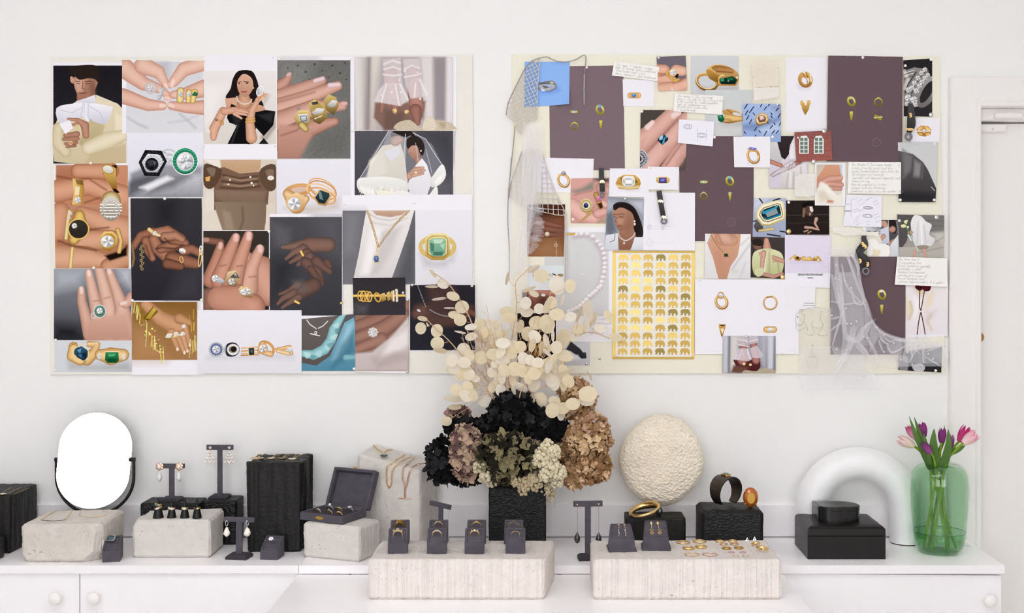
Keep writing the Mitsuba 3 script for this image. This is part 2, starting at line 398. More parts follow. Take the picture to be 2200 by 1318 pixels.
for x0, x1, kx in doors:
    last = x1 > 1.0
    m = box(x0 + 0.0012, x1 - 0.0012, CAB_Y, CAB_Y + 0.02, 0.06, zt - 0.0015, 0.0012)
    if last:   # hangs a little: the gap above it opens towards its free edge
        m.vertices[:, 2] -= np.where(m.vertices[:, 2] > 0.4, 0.0052 * (m.vertices[:, 0] - x0) / (x1 - x0), 0)
    d = obj('door', m, 'gloss_white', cb)
    if kx:
        k = at(kx, 1282 if kx < 1000 else 1287, CAB_Y)
        kn = lathe([(0, 0), (0.011, 0), (0.009, 0.006), (0.008, 0.012), (0.0145, 0.016), (0.0168, 0.022), (0.0155, 0.028), (0.010, 0.032), (0, 0.0335)], 32)
        obj('knob', moved(kn, (k[0], CAB_Y, k[2]), rx=90), 'door_white', d, smooth=40)
wt = thing('worktop', 'white painted worktop on the low cabinet, joined behind the table corner', 'worktop')
obj('panel', box(XL, seam - 0.0006, SHELF_Y, WALL_Y - 0.001, SHELF_Z - 0.0215, SHELF_Z, 0.0012), 'gloss_white', wt)
obj('panel', box(seam + 0.0006, SX1, SHELF_Y - 0.0008, WALL_Y - 0.001, SHELF_Z - 0.0215, SHELF_Z + 0.0006, 0.0012), 'gloss_white', wt)
struct('baseboard_back', box(XL, at(1958, 0, WALL_Y)[0], WALL_Y - 0.014, WALL_Y, SHELF_Z + 0.0045, at(0, 1083, WALL_Y)[2], 0.002), 'gloss_white', 'low white upstand board along the back of the worktop')
tb = thing('display_table', 'white table pushed against the cabinet with two stone slabs on top', 'table')
TZ = 0.7074
tx0, tx1 = at(640, 0, SHELF_Y)[0], at(1684, 0, SHELF_Y)[0]
obj('tabletop', box(tx0, tx1, 2.25, SHELF_Y - 0.003, TZ - 0.03, TZ, 0.0015), 'gloss_white', tb)
for x in (tx0 + 0.05, tx1 - 0.05):
    for y in (2.32, SHELF_Y - 0.09):
        obj('leg', box(x - 0.022, x + 0.022, y - 0.022, y + 0.022, 0, TZ - 0.03, 0.003), 'gloss_white', tb)
# ------------------------------------------------------------------ pinboards
BOARD_Y = WALL_Y - 0.009
def board(name, label, quad, bsdf):
    pts = [at(x, y, BOARD_Y) for x, y in quad]
    m = hull([p + (0, d, 0) for p in pts for d in (0, 0.0085)])
    k = thing(name, label, 'pinboard')
    obj('panel', m, bsdf, k)
    return k
board('pinboard', 'pale cloth pinboard almost covered by portrait and ring prints', [(109, 123), (1015, 117), (1019, 803), (107, 805)], 'board_cloth_pale')
rb = board('pinboard', 'cream cloth pinboard with dried bouquet in front and tulle hung from it', [(1100, 116), (2018, 121), (2030, 803), (1098, 803)], 'board_cloth')
# ------------------------------------------------------------------ stones, charred blocks and what stands on them
def onz(px, py, z):
    return at(px, py, foot(py, z))
def onplane(px, py, p0, n):
    d = np.array([(px - CX) / F, 1.0, -(py - CY) / F])
    o = np.array([0, 0, CZ])
    return o + d * (np.dot(np.asarray(p0) - o, n) / np.dot(d, n))
def stone_fn(p, n, uv):
    g = noise(p.x * 420 + noise(p.z * 34, p.x * 10) * 5, p.z * 12 + p.y * 12, p.y * 420)
    return 0.5 * g + 0.5 * fbm(p.x * 380, p.y * 380, p.z * 380)
def pits(p):
    return smoothstep(0.86, 0.92, noise(p.x * 210, p.y * 210, p.z * 210)) * smoothstep(0.52, 0.62, noise(p.x * 22, p.y * 22, p.z * 22))
def stone_colour(a, b, d):
    return proc(lambda p, n, uv: mix(mix(lc(a), lc(b), fbm(p.x * 38, p.y * 38, p.z * 38)), lc(d), 0.75 * pits(p)))
mat('stone_warm', bumped({'type': 'diffuse', 'reflectance': stone_colour('#c9c2ba', '#dcd6ce', '#8f877f')}, stone_fn, 0.0036))
mat('stone_grey', bumped({'type': 'diffuse', 'reflectance': stone_colour('#cbc6c0', '#dcd7d1', '#6f6962')}, stone_fn, 0.0024))
def comb_fn(p, n, uv):
    g = smoothstep(0.0, 0.16, dr.abs(noise(p.x * 190 + noise(p.z * 9, p.x * 30) * 1.2, 0.6 * p.z + 4 * p.y, 2) - 0.5))
    return 0.62 * g + 0.38 * fbm(p.x * 360, p.y * 360, p.z * 240)
mat('stone_pale', bumped({'type': 'diffuse', 'reflectance': stone_colour('#d9d1cb', '#e7dfd9', '#a89d94')}, comb_fn, 0.0022))
char_fn = lambda p, n, uv: 0.6 * noise(p.x * 190, p.y * 190, p.z * 26) + 0.4 * fbm(p.x * 420, p.y * 420, p.z * 240)
char_cross = lambda p, n, uv: 0.55 * noise(p.x * 170, p.y * 60, p.z * 300) + 0.45 * noise(p.x * 420, p.y * 420, p.z * 120)
mat('charred_wood', bumped(plastic(proc(lambda p, n, uv: mix(lc('#0d0c0c'), lc('#1d1b1a'), fbm(p.x * 120, p.y * 120, p.z * 30))), 0.5, specular=0.3), char_fn, 0.002))
mat('charred_cracked', bumped(plastic(proc(lambda p, n, uv: mix(lc('#0b0b0b'), lc('#191818'), fbm(p.x * 90, p.y * 90, p.z * 90))), 0.45, specular=0.35), char_cross, 0.003))
mat('suede', {'type': 'principled', 'base_color': proc(lambda p, n, uv: mix(lc('#4b484f'), lc('#5c5860'), fbm(p.x * 60, p.y * 60, p.z * 60))), 'roughness': 0.95, 'sheen': 0.6, 'specular': 0.1})
mat('suede_dark', {'type': 'principled', 'base_color': rgb('#3f3c42'), 'roughness': 0.95, 'sheen': 0.5, 'specular': 0.1})
mat('gold', metal('#f0cc8a', 0.2))
mat('gold_pale', metal('#f3deba', 0.2))
mat('gold_rose', metal('#e6c0a4', 0.22))
mat('gold_old', metal('#cfa452', 0.25))
mat('silver', metal('#d8d6d6', 0.18))
mat('oxidised', metal('#5a524e', 0.4))
mat('pearl', {'type': 'principled', 'base_color': rgb('#efe6dd'), 'roughness': 0.25, 'specular': 0.6, 'clearcoat': 0.6})
mat('pearl_grey', {'type': 'principled', 'base_color': rgb('#dad8da'), 'roughness': 0.25, 'specular': 0.6, 'clearcoat': 0.6})
mat('diamond', {'type': 'principled', 'base_color': rgb('#f0f2f5'), 'roughness': 0.08, 'metallic': 0.7})
mat('gem_teal', {'type': 'principled', 'base_color': rgb('#3e5a60'), 'roughness': 0.08, 'specular': 0.9, 'clearcoat': 1.0})
mat('gem_dark', {'type': 'principled', 'base_color': rgb('#15171c'), 'roughness': 0.08, 'specular': 0.9, 'clearcoat': 1.0})
mat('gem_amber', {'type': 'principled', 'base_color': rgb('#b45f10'), 'roughness': 0.05, 'specular': 1.0, 'clearcoat': 1.0, 'metallic': 0.35})
mat('gem_purple', {'type': 'principled', 'base_color': rgb('#3a2740'), 'roughness': 0.1, 'specular': 0.9, 'clearcoat': 1.0})
mat('gem_pink', {'type': 'principled', 'base_color': rgb('#c98a92'), 'roughness': 0.2, 'specular': 0.8})
mat('black_gloss', plastic('#0c0b0c', 0.2, specular=0.5))
mat('black_satin', plastic('#101011', 0.42, specular=0.35))
mat('leather_black', bumped(plastic('#120f0e', 0.36, specular=0.35), lambda p, n, uv: noise(p.x * 700, p.y * 700, p.z * 700), 0.0004))
def rough_block(base, z0, tops, bsdf_seed=0, amp=0.004, freq=16, groove=0.0, cuts=(), L=0.0042, r=0.007, fine=0.001, gfreq=230):
    """an uneven block: four base corners (x, y) front-left, front-right, back-right, back-left; z0; the four top heights"""
    c = np.array([(x, y, z) for x, y, z in [(*b, z0) for b in base] + [(*b, t) for b, t in zip(base, tops)]])
    mid = c.mean(0)
    inner = c - np.sign(c - mid) * r
    pts = np.vstack([inner + r * np.array(d) for d in ((1, 0, 0), (-1, 0, 0), (0, 1, 0), (0, -1, 0), (0, 0, 1), (0, 0, -1))])
    m = m3.Manifold.hull_points(pts)
    for n, o in cuts:
        n = np.array(n, float) / np.linalg.norm(n)
        m = m.trim_by_plane(tuple(float(v) for v in n), float(np.dot(n, o)))
    m = from_m3(m.refine_to_length(L))
    m = trimesh.Trimesh(m.vertices, m.faces)
    v, n = np.array(m.vertices), np.array(m.vertex_normals)
    d = amp * 2 * (meshkit.fbm(v * freq, 4, bsdf_seed) - 0.5) + fine * 2 * (meshkit.noise(v * 170, bsdf_seed + 5) - 0.5)
    if groove:
        s = v[:, 0] * math.cos(0.3) + v[:, 1] * 0.7
        d += groove * (meshkit.noise(np.stack([s * gfreq, v[:, 2] * 4, v[:, 1] * 30], 1), bsdf_seed + 9) - 0.5) * 2
    v += n * d[:, None]
    v[:, 2] = np.maximum(v[:, 2], z0 + 0.0003 - np.where(v[:, 2] < z0, 0.0003, 0))
    v[:, 2] = np.maximum(v[:, 2], z0)
    m.vertices = v
    return m
def rect(x0, x1, y0, y1):
    return [(x0, y0), (x1, y0), (x1, y1), (x0, y1)]
def X(px, y):
    return (px - CX) / F * y
Z = SHELF_Z
# stones
s1y = 3.2
stones = {}
m = rough_block(rect(X(45, s1y), X(218, s1y), s1y, 3.37), Z, [0.828, 0.83, 0.834, 0.832], 1, 0.005, 14, 0.0012,
                cuts=[((1, 0.35, -0.75), at(45, 1128, s1y)), ((-1, 0.9, 0.15), at(196, 1180, s1y - 0.004)), ((0.8, 0.5, 0.6), at(62, 1209, s1y)), ((-0.7, 0.8, 0.9), at(170, 1209, s1y))])
single('stone_block', m, 'stone_warm', 'broken beige stone block in front of the oval mirror, fine gold chains on top', 'stone block', smooth=35)
s2y = 3.246
m = rough_block(rect(X(283, s2y), X(452, s2y), s2y, 3.383), Z, [0.829, 0.831, 0.834, 0.831], 2, 0.0035, 12, 0.0008, cuts=[((0.9, 0.3, -0.8), at(283, 1136, s2y))])
single('stone_block', m, 'stone_grey', 'smooth grey stone block carrying four black ring cones', 'stone block', smooth=35)
b3 = [(-0.6535, 3.253), (-0.493, 3.197), (-0.4575, 3.301), (-0.618, 3.357)]
m = rough_block(b3, Z, [0.822, 0.822, 0.8225, 0.8225], 3, 0.0025, 12, 0.0008)
m.vertices[:, 2] = np.minimum(m.vertices[:, 2], 0.8225)
single('stone_block', m, 'stone_grey', 'pitted grey stone block under the open jewellery case', 'stone block', smooth=35)
fl, frr = np.array([X(768, 3.412), 3.412]), np.array([X(906, 3.376), 3.376])
bk = np.array([0.032, 0.082])
m = rough_block([fl, frr, frr + bk, fl + bk], Z, [0.978, 0.940, 0.950, 0.9935], 4, 0.004, 13, 0.0006, )
single('stone_block', m, 'stone_grey', 'tall pale stone slab with a broken sloping top and chains hanging over it', 'stone block', smooth=35)
f1 = 2.924
m = rough_block([(X(790, f1), f1), (X(1170, f1), f1), (X(1192, f1), f1 + 0.02), (X(1188, f1), 3.135), (X(800, f1), 3.135)][:1] + [(X(1172, f1), f1), (X(1196, f1) - 0.005, 3.13), (X(792, f1), 3.13)], TZ, [0.803, 0.803, 0.8035, 0.8035], 5, 0.003, 12, 0.0009,
                cuts=[((0.8, 0, -1), at(796, 1195, f1)), ((-1.0, 0.55, 0.05), at(1166, 1290, f1)), ((0.5, 0.1, 1), at(795, 1286, f1))])
m.vertices[:, 2] = np.minimum(m.vertices[:, 2], 0.8035)
single('stone_block', m, 'stone_pale', 'long pale chiselled stone slab on the table under eight ring boxes', 'stone block', smooth=35)
m = rough_block(rect(X(1274, f1), X(1680, f1), f1, 3.135), TZ, [0.803, 0.803, 0.8035, 0.8035], 6, 0.0028, 12, 0.0012, cuts=[((-0.9, 0.2, -0.9), at(1672, 1204, f1))])
m.vertices[:, 2] = np.minimum(m.vertices[:, 2], 0.8035)
single('stone_block', m, 'stone_pale', 'long pale ridged stone slab on the table strewn with gold hoops', 'stone block', smooth=35)
SZ = 0.8036
# charred blocks
def charred(base, z1, seed, bsdf='charred_wood', groove=0.0016, amp=0.0012, L=0.004, r=0.004, cuts=(), gfreq=130):
    m = rough_block(base, Z, [z1] * 4, seed, amp, 10, groove, cuts, L, r, 0.0006, gfreq)
    m.vertices[:, 2] = np.minimum(m.vertices[:, 2], z1)
    return m
single('charred_block', charred(rect(-1.62, X(22, 3.3), 3.3, 3.475), at(0, 1064, 3.3)[2], 11), 'charred_wood', 'tall charred wood block cut by the picture edge with fine gold chains on top', 'wood block', smooth=35)
single('charred_block', charred(rect(-1.62, X(10, 3.26), 3.2, 3.26), at(0, 1152, 3.26)[2], 12), 'black_satin', 'small low black block in front of the tall charred block with chains', 'wood block', smooth=35)
yb = 3.385
single('charred_block', charred(rect(X(301, yb), X(425, yb), yb, 3.478), at(0, 1082, yb)[2], 13, 'c', 0.0006, 0.002), 'charred_cracked', 'low charred block behind the ring cones carrying the pearl flower earring stand', 'wood block', smooth=35)
yb2 = 3.40
single('charred_block', charred(rect(X(436, yb2), X(508, yb2), yb2, 3.48), at(0, 1076, yb2)[2], 14, 'c', 0.0006, 0.002), 'charred_cracked', 'cracked square charred block carrying the chandelier earring stand', 'wood block', smooth=35)
yb3 = 3.316
big = charred(rect(X(529, yb3), X(648, yb3), yb3, 3.47), at(0, 994, yb3)[2], 15, 'c', 0.0065, 0.001, 0.003, 0.004, (), 85)
single('charred_block', big, 'charred_wood', 'tallest charred block with deep upright ridges and four gold discs on top', 'wood block', smooth=35)
BIGZ = at(0, 994, yb3)[2]
yh = 3.30
single('charred_block', charred(rect(X(1345, yh), X(1473, yh), yh, 3.385), at(0, 1113, yh)[2], 16, 'c', 0.0012, 0.001), 'charred_wood', 'low charred block under the gold bangle in front of the coral disc', 'wood block', smooth=35)
HZ = at(0, 1113, yh)[2]
yi = 3.27
iz = at(0, 1098, yi)[2]
single('charred_block', charred(rect(X(1507, yi), X(1641, yi), yi, 3.40), iz, 17, 'c', 0.0008, 0.0012, r=0.009), 'charred_cracked', 'square charred block under the dark cuff and the amber ring', 'wood block', smooth=35)
# ------------------------------------------------------------------ chains and rings
def resample(p, step):
    p = np.asarray(p, float)
    s = np.r_[0, np.cumsum(np.linalg.norm(np.diff(p, axis=0), axis=1))]
    n = max(2, int(round(s[-1] / step)) + 1)
    t = np.linspace(0, s[-1], n)
    return np.stack([np.interp(t, s, p[:, k]) for k in range(3)], 1)
def bead_chain(path, r=0.0007, step=None):
    p = resample(path, (step or r * 2.6) / 3)
    return tube(p, r * np.array([0.42, 1.08, 1.0])[np.arange(len(p)) % 3], 5)
def link_chain(path, w, l, r):
    """oval links, every other one turned about the run of the chain"""
    p = resample(path, l * 0.78)
    out = []
    a = np.linspace(0, 2 * PI, 14, endpoint=False)
    for i in range(len(p) - 1):
        c, t = (p[i] + p[i + 1]) / 2, p[i + 1] - p[i]
        t = t / np.linalg.norm(t)
        u = np.cross(t, (0, 1, 0.25))
        u /= np.linalg.norm(u)
        v = np.cross(t, u)
        s = (u * 0.9 + v * 0.4) if i % 2 else (u * 0.75 - v * 0.6)
        s /= np.linalg.norm(s)
        e = np.sign(np.cos(a)) * np.abs(np.cos(a)) ** 0.6
        out.append(tube(c + e[:, None] * t * l / 2 + np.sin(a)[:, None] * s * w / 2, r, 5, closed=True))
    return cat(out)
def gem(w, l, h, n=8):
    """a faceted stone: table up, girdle n-sided, culet down"""
    a = (np.arange(n) + 0.5) * 2 * PI / n
    k = 1 / math.cos(PI / n) if n <= 8 else 1
    g = np.stack([np.cos(a) * w / 2 * k, np.sin(a) * l / 2 * k, a * 0], 1)
    t = g * 0.6 + (0, 0, h * 0.35)
    return hull(np.vstack([g, g + (0, 0, h * 0.05), t, [(0, 0, -h * 0.6)]]))
def band(R, r, top=1.0, wide=1.0, n=40):
    """a finger ring standing upright in the xz plane, thicker (top) at its crown; R inner radius"""
    a = np.linspace(0, 2 * PI, n, endpoint=False)
    k = 1 + (top - 1) * (0.5 + 0.5 * np.sin(a)) ** 3
    q = np.linspace(0, 2 * PI, 10, endpoint=False)
    v = []
    for i in range(n):
        rr = r * k[i]
        for b in q:
            d = R + rr + rr * np.cos(b)
            v.append((d * math.cos(a[i]), rr * wide * 1.15 * math.sin(b), d * math.sin(a[i])))
    f = []
    for i in range(n):
        for j in range(10):
            i2, j2 = (i + 1) % n, (j + 1) % 10
            f += [(i * 10 + j, i2 * 10 + j, i2 * 10 + j2), (i * 10 + j, i2 * 10 + j2, i * 10 + j2)]
    m = tm(v, f)
    m.fix_normals()
    return m
def hoop(R, r, n=36):
    return torus(R, r, n, 9)
# ------------------------------------------------------------------ suede ring boxes, earring stands
def place(meshes_fn, loc, rz):
    return lambda m: moved(m, loc, rz)
def ring_box(loc, rz, label, group=None, w=0.047, d=0.046, hf=0.025, hb=0.052):
    """wedge-shaped suede ring box; origin at the middle of the bottom front edge, front towards -y"""
    k = thing('ring_box', label, 'ring box', group)
    put = lambda m: moved(m, loc, rz)
    x = w / 2
    b = 0.0012
    prof = [(0, 0), (d, 0), (d, hb), (d - 0.006, hb), (0.004, hf)]
    prof = [(0, 0), (d, 0), (d, hb), (d - 0.008, hb), (0.0, hf)]
    pts = [(sx * (x - b), y, z) for y, z in prof for sx in (-1, 1)] + [(sx * x, y + (b if y < d / 2 else -b), z + (b if z < 0.01 else -b)) for y, z in prof for sx in (-1, 1)]
    obj('body', put(hull(pts)), 'suede', k, smooth=30)
    sl = math.atan2(hb - hf, d - 0.008)
    rim_, pad, slot = [], None, None
    L = math.hypot(hb - hf, d - 0.008)
    fr = []
    for (u0, u1, v0, v1) in ((-x + 0.001, -x + 0.0055, 0.002, L - 0.001), (x - 0.0055, x - 0.001, 0.002, L - 0.001), (-x + 0.001, x - 0.001, L - 0.0055, L - 0.001)):
        fr.append(box(u0, u1, v0, v1, -0.001, 0.0022, 0.0008))
    t = lambda m: put(moved(m, (0, 0, hf), rx=math.degrees(sl)))
    obj('rim', t(cat(fr)), 'suede', k, smooth=30)
    obj('pad', t(cat([box(-x + 0.0065, x - 0.0065, 0.003, L * 0.49, -0.001, 0.0014, 0.001), box(-x + 0.0065, x - 0.0065, L * 0.52, L - 0.0065, -0.001, 0.0014, 0.001)])), 'suede', k, smooth=30)
    obj('slot', t(box(-x + 0.0065, x - 0.0065, L * 0.49, L * 0.52, -0.001, 0.0004)), 'suede_dark', k)
    mid = put(tm([(0, 0, 0)], np.zeros((0, 3), int)))
    p = np.array([0, L * 0.505 * math.cos(sl), hf + L * 0.505 * math.sin(sl)])
    a = math.radians(rz)
    return np.array(loc) + (p[0] * math.cos(a) - p[1] * math.sin(a), p[0] * math.sin(a) + p[1] * math.cos(a), p[2])
def upright_ring(c, rz, label, R=0.0095, r=0.0012, top=1.0, wide=1.2, bsdf='gold', stones=(), tilt=12, group=None, sink=0.3):
    """ring standing half sunk in its slot; stones: (kind of gem, width, length, height, bsdf, angle along the crown)"""
    k = thing('ring', label, 'ring', group)
    put = lambda m: moved(moved(m, rx=tilt), tuple(np.asarray(c) + (0, -0.001, R * sink)), rz)
    obj('band', put(band(R, r, top, wide)), bsdf, k, smooth=50)
    for (w, l, h, bs, ang, n) in stones:
        g = moved(gem(w, l, h, n), (0, 0, R + r * 2 * top + h * 0.25), ry=0)
        obj('gemstone', put(moved(g, ry=ang)), bs, k)
    return k
G8 = None
row_f = foot(1190.5, SZ)
row_b = foot(1171, SZ)
spec = [  # px, row, box words, ring words, ring shape
    (854, 0, 'chunky three-facet gold ring, front row', 'chunky gold ring with three flat facets in its crown, in the front row ring box', dict(r=0.0016, top=1.5, wide=1.6, bsdf='gold_pale', stones=((0.008, 0.007, 0.004, 'gold_pale', 0, 6), (0.006, 0.006, 0.004, 'gold_pale', 42, 6), (0.006, 0.006, 0.004, 'gold_pale', -42, 6)))),
    (938, 0, 'plain domed gold band, front row', 'plain domed pale gold band in the front row ring box', dict(r=0.0016, top=1.25, wide=1.5, bsdf='gold_pale')),
    (1019, 0, 'gold band set with a row of diamonds, front row', 'gold band set with small diamonds across its crown', dict(r=0.0014, top=1.3, wide=1.4, stones=((0.004, 0.004, 0.003, 'diamond', 0, 8), (0.004, 0.004, 0.003, 'diamond', 32, 8), (0.004, 0.004, 0.003, 'diamond', -32, 8)))),
    (1107, 0, 'thinnest gold band, front row nearest the black vase', 'very thin plain gold band in the front row box nearest the black vase', dict(r=0.0007, top=1.0, wide=1.3)),
    (858, 1, 'wide flat-topped brushed gold ring, back row', 'wide flat-topped brushed old gold ring in the back row ring box', dict(r=0.0017, top=1.7, wide=2.4, bsdf='gold_old', stones=((0.011, 0.008, 0.003, 'gold_old', 0, 4),))),
    (941, 1, 'hammered gold band, back row before the slanted earring stand', 'hammered gold band in the ring box before the slanted earring stand', dict(r=0.0014, top=1.2, wide=1.6, bsdf='gold_pale', stones=((0.004, 0.005, 0.002, 'gold_pale', 20, 6), (0.004, 0.005, 0.002, 'gold_pale', -20, 6)))),
    (1023, 1, 'slim scalloped gold band, back row', 'slim gold band with a peaked scalloped crown in the back row', dict(r=0.0011, top=1.4, wide=1.3, stones=((0.005, 0.004, 0.003, 'gold', 0, 6),))),
    (1103, 1, 'tall smooth gold arch ring, back row', 'tall smooth narrow gold ring in the back row against the black vase', dict(r=0.0009, top=1.0, wide=1.6, R=0.0102)),
]
for px, back, w1, w2, kw in spec:
    yy = row_b if back else row_f
    yy = yy if not back else row_b + 0.004
    c = ring_box((X(px, yy), yy, SZ), (px - 1100) * -0.014, f'grey suede ring box with the {w1}', 'ring boxes in two rows on the stone slab')
    upright_ring(c, (px - 1100) * -0.012, w2, group='gold rings in the suede ring boxes', **kw)
# the two single boxes on the worktop
c = ring_box((X(579, 3.227) - 0.002, 3.227, Z), -7, 'lone grey suede ring box before the ridged charred block with a flower ring', w=0.047, d=0.055)
k = thing('ring', 'white metal flower cluster ring in the lone box before the ridged block', 'ring')
put = lambda m: moved(moved(m, rx=34), tuple(c + (0, -0.004, 0.006)))
obj('band', put(moved(torus(0.009, 0.0009, 32, 8), rx=90)), 'silver', k, smooth=50)
for i in range(7):
    a = i * PI / 3
    obj('gemstone', put(moved(gem(0.0048, 0.0048, 0.003), (0.0044 * math.cos(a) * (i < 6), 0.0044 * math.sin(a) * (i < 6), 0.0105))), 'diamond' if i < 6 else 'gold_rose', k)
c = ring_box((X(240, 3.205) - 0.001, 3.203, Z), 12, 'dark suede ring box beside the broken beige stone with a teal gem ring', w=0.044, d=0.062, hf=0.03, hb=0.056)
k = thing('ring', 'silver ring with a square teal stone beside the broken beige stone', 'ring')
put = lambda m: moved(moved(m, rx=42, rz=-6), tuple(c + (-0.004, 0.002, 0.011)), 0)
obj('band', put(moved(torus(0.009, 0.0012, 32, 8), (0, 0, -0.008), rx=90)), 'silver', k, smooth=50)
sq = [(math.copysign(abs(math.cos(a)) ** 0.35, math.cos(a)) * 0.0115, math.copysign(abs(math.sin(a)) ** 0.35, math.sin(a)) * 0.0095) for a in np.linspace(0, 2 * PI, 28, endpoint=False)]
obj('bezel', put(moved(extrude(Polygon(sq, [[(x * 0.76, y * 0.74) for x, y in sq][::-1]]), 0.004), (0, 0, 0.001))), 'silver', k)
obj('gemstone', put(hull([(x * 0.77, y * 0.75, 0.001) for x, y in sq] + [(x * 0.55, y * 0.5, 0.0042) for x, y in sq])), 'gem_teal', k)
def t_stand(name_label, base_c, rz, top_z, bar_w, bar_h, post_w, base_w, base_d, base_h=0.009, th=0.006, bar_tilt=0):
    """suede T-shaped earring stand; base_c: middle of the base"""
    k = thing('earring_stand', name_label, 'earring stand')
    x, y, z = base_c
    put = lambda m: moved(m, (x, y, z), rz)
    b = base_w / 2
    base = hull([(sx * (b - e), sy * (base_d / 2 - e), h) for sx in (-1, 1) for sy in (-1, 1) for h, e in ((0, 0.001), (base_h * 0.5, 0.0), (base_h, 0.006))])
    obj('base', put(base), 'suede_dark', k, smooth=25)
    H = top_z - z
    obj('post', put(box(-post_w / 2, post_w / 2, -th / 2, th / 2, base_h * 0.9, H - bar_h + 0.0004, 0.0008)), 'suede', k, smooth=25)
    obj('bar', put(moved(box(-bar_w / 2, bar_w / 2, -th / 2 - 0.0005, th / 2 + 0.0005, -bar_h, 0, 0.0008), (0, 0, H), ry=bar_tilt)), 'suede', k, smooth=25)
    return k, lambda lx, lz: np.array([x + lx * math.cos(math.radians(rz)), y + lx * math.sin(math.radians(rz)), top_z - lz]) + np.array([math.sin(math.radians(rz)), -math.cos(math.radians(rz)), 0]) * (th / 2 + 0.001)
def drop(w, h, n=20):
    """pear-shaped drop hanging from the origin"""
    t = np.linspace(0, 1, 14)
    r = w / 2 * np.sin(PI * t ** 1.3) ** 0.62 * (0.85 + 0.2 * t)
    r[0] = r[-1] = 0
    return lathe(np.stack([r, -h * t], 1)[::-1], n)
# flower pearl earrings on the low charred block
yA = 3.425
zA = at(0, 1082, yb)[2]
kA, pA = t_stand('grey earring stand on the low charred block with pearl flower drops', (X(369, yA), yA, zA), -4, at(0, 997, yA)[2], 0.073, 0.0125, 0.0145, 0.056, 0.05)
for px, words in ((344.5, 'beside the mirror'), (386.5, 'on the side away from the mirror')):
    k = thing('earring', f'gold flower earring with a long grey pearl drop, {words}', 'earring', 'pearl flower earrings on one stand')
    c = at(px, 1002.5, yA) + (0, -0.006, 0)
    pet = []
    for i in range(6):
        a = i * PI / 3 + 0.3
        pet.append(moved(ball((0, 0, 0), 0.0052, 2, (1, 0.35, 1)), (0.0062 * math.cos(a), 0, 0.0062 * math.sin(a))))
    obj('flower', moved(cat(pet), c), 'gold_rose', k, smooth=True)
    obj('pearl', ball(c + (0, -0.003, 0), 0.0052, 2), 'pearl', k, smooth=True)
    obj('hook', tube([c + (0, -0.001, -0.008), c + (0.0005, -0.001, -0.0135)], 0.0005, 6), 'gold', k)
    d = drop(0.0152, 0.029)
    d.vertices += (meshkit.noise(d.vertices * 260 + px)[:, None] - 0.5) * 0.0016
    obj('pearl_drop', moved(d, c + (0, -0.002, -0.0125)), 'pearl_grey', k, smooth=True)
# chandelier earrings on the cracked block
yB = 3.44
zB = at(0, 1076, yb2)[2]
kB, pB = t_stand('tallest grey earring stand with pearl chandelier earrings', (X(472.5, yB), yB, zB), -3, at(0, 956.5, yB)[2], 0.075, 0.0135, 0.0135, 0.052, 0.048)
for px, words in ((452.5, 'over the ring cones'), (493.5, 'beside the ridged charred block')):
    k = thing('earring', f'tree-shaped pearl chandelier earring, the one {words}', 'earring', 'pearl chandelier earrings on one stand')
    c = at(px, 962, yB) + (0, -0.005, 0)
    fl5 = cat([ball(c + (0.0028 * math.cos(a), 0, 0.0028 * math.sin(a)), 0.0019, 1, (1, 0.4, 1)) for a in np.arange(5) * 2 * PI / 5 + PI / 2] + [ball(c + (0, -0.001, 0), 0.0015, 1)])
    obj('stud', fl5, 'silver', k, smooth=True)
    P, W = [], []
    for r_, (n, z0) in enumerate(((1, 0.0125), (2, 0.021), (3, 0.029), (4, 0.037), (1, 0.0425))):
        for i in range(n):
            P.append(c + ((i - (n - 1) / 2) * 0.0078, 0, -z0 - 0.002 * (r_ == 3) * abs(i - 1.5)))
    obj('wires', cat([tube([c + (0, 0.0008, -0.004), q_ + (0, 0.0008, 0)], 0.0004, 5) for q_ in P[6:10]] + [tube([c + (0, 0.0008, 0), P[-1]], 0.0004, 5)]), 'gold_rose', k)
    for q_ in P:
        obj('pearl', ball(q_, 0.0031, 1, (1, 1, 1.2)), 'pearl', k, smooth=True)
# hoop and baroque pearl earrings on the small stand
yC = 3.25
kC, pC = t_stand('small grey earring stand on the worktop with silver hoops and pearls', (X(514, yC), yC, Z), -8, at(0, 1112, yC)[2], 0.083, 0.0125, 0.0175, 0.058, 0.05, 0.012)
for px, words in ((488.5, 'nearer the ring cone stone'), (532.5, 'nearer the ridged charred block')):
    k = thing('earring', f'silver hoop earring with a cream baroque pearl, {words}', 'earring', 'silver hoop pearl earrings on one stand')
    c = at(px, 1124, yC) + (0, -0.007, 0)
    obj('hoop', moved(moved(torus(0.0066, 0.0016, 28, 8), rx=90, s=(0.55, 1, 1)), c, rz=40), 'silver', k, smooth=True)
    d = drop(0.0172, 0.0265)
    d.vertices += (meshkit.noise(d.vertices * 190 + px)[:, None] - 0.5) * 0.003
    obj('pearl_drop', moved(d, c + (0.0006, -0.001, -0.0085)), 'pearl', k, smooth=True)
# slanted stand behind the ring boxes
yF = 3.3
kF, pF = t_stand('slanting grey earring stand half hidden behind the ring boxes', (X(947, yF), yF, Z), -18, at(0, 1081, yF)[2], 0.062, 0.0125, 0.0125, 0.055, 0.05, bar_tilt=9)
for px, py, px2, words in ((929, 1083, 929.5, 'beside the tall stone slab'), (964, 1089, 965, 'toward the black vase')):
    k = thing('earring', f'purple stone thread earring on the slanting stand, {words}', 'earring', 'thread earrings on the slanting stand')
    c = at(px, py, yF) + (0, -0.012 if px > 940 else 0.004, 0)
    obj('stud', ball(c, 0.0026, 2), 'gem_purple', k, smooth=True)
    obj('chain', tube([c, (c[0], c[1], c[2] - 0.078)], 0.0003, 5), 'gold_rose', k)
    obj('drop', moved(drop(0.006, 0.017), (c[0], c[1], c[2] - 0.077)), 'gold_rose', k, smooth=True)
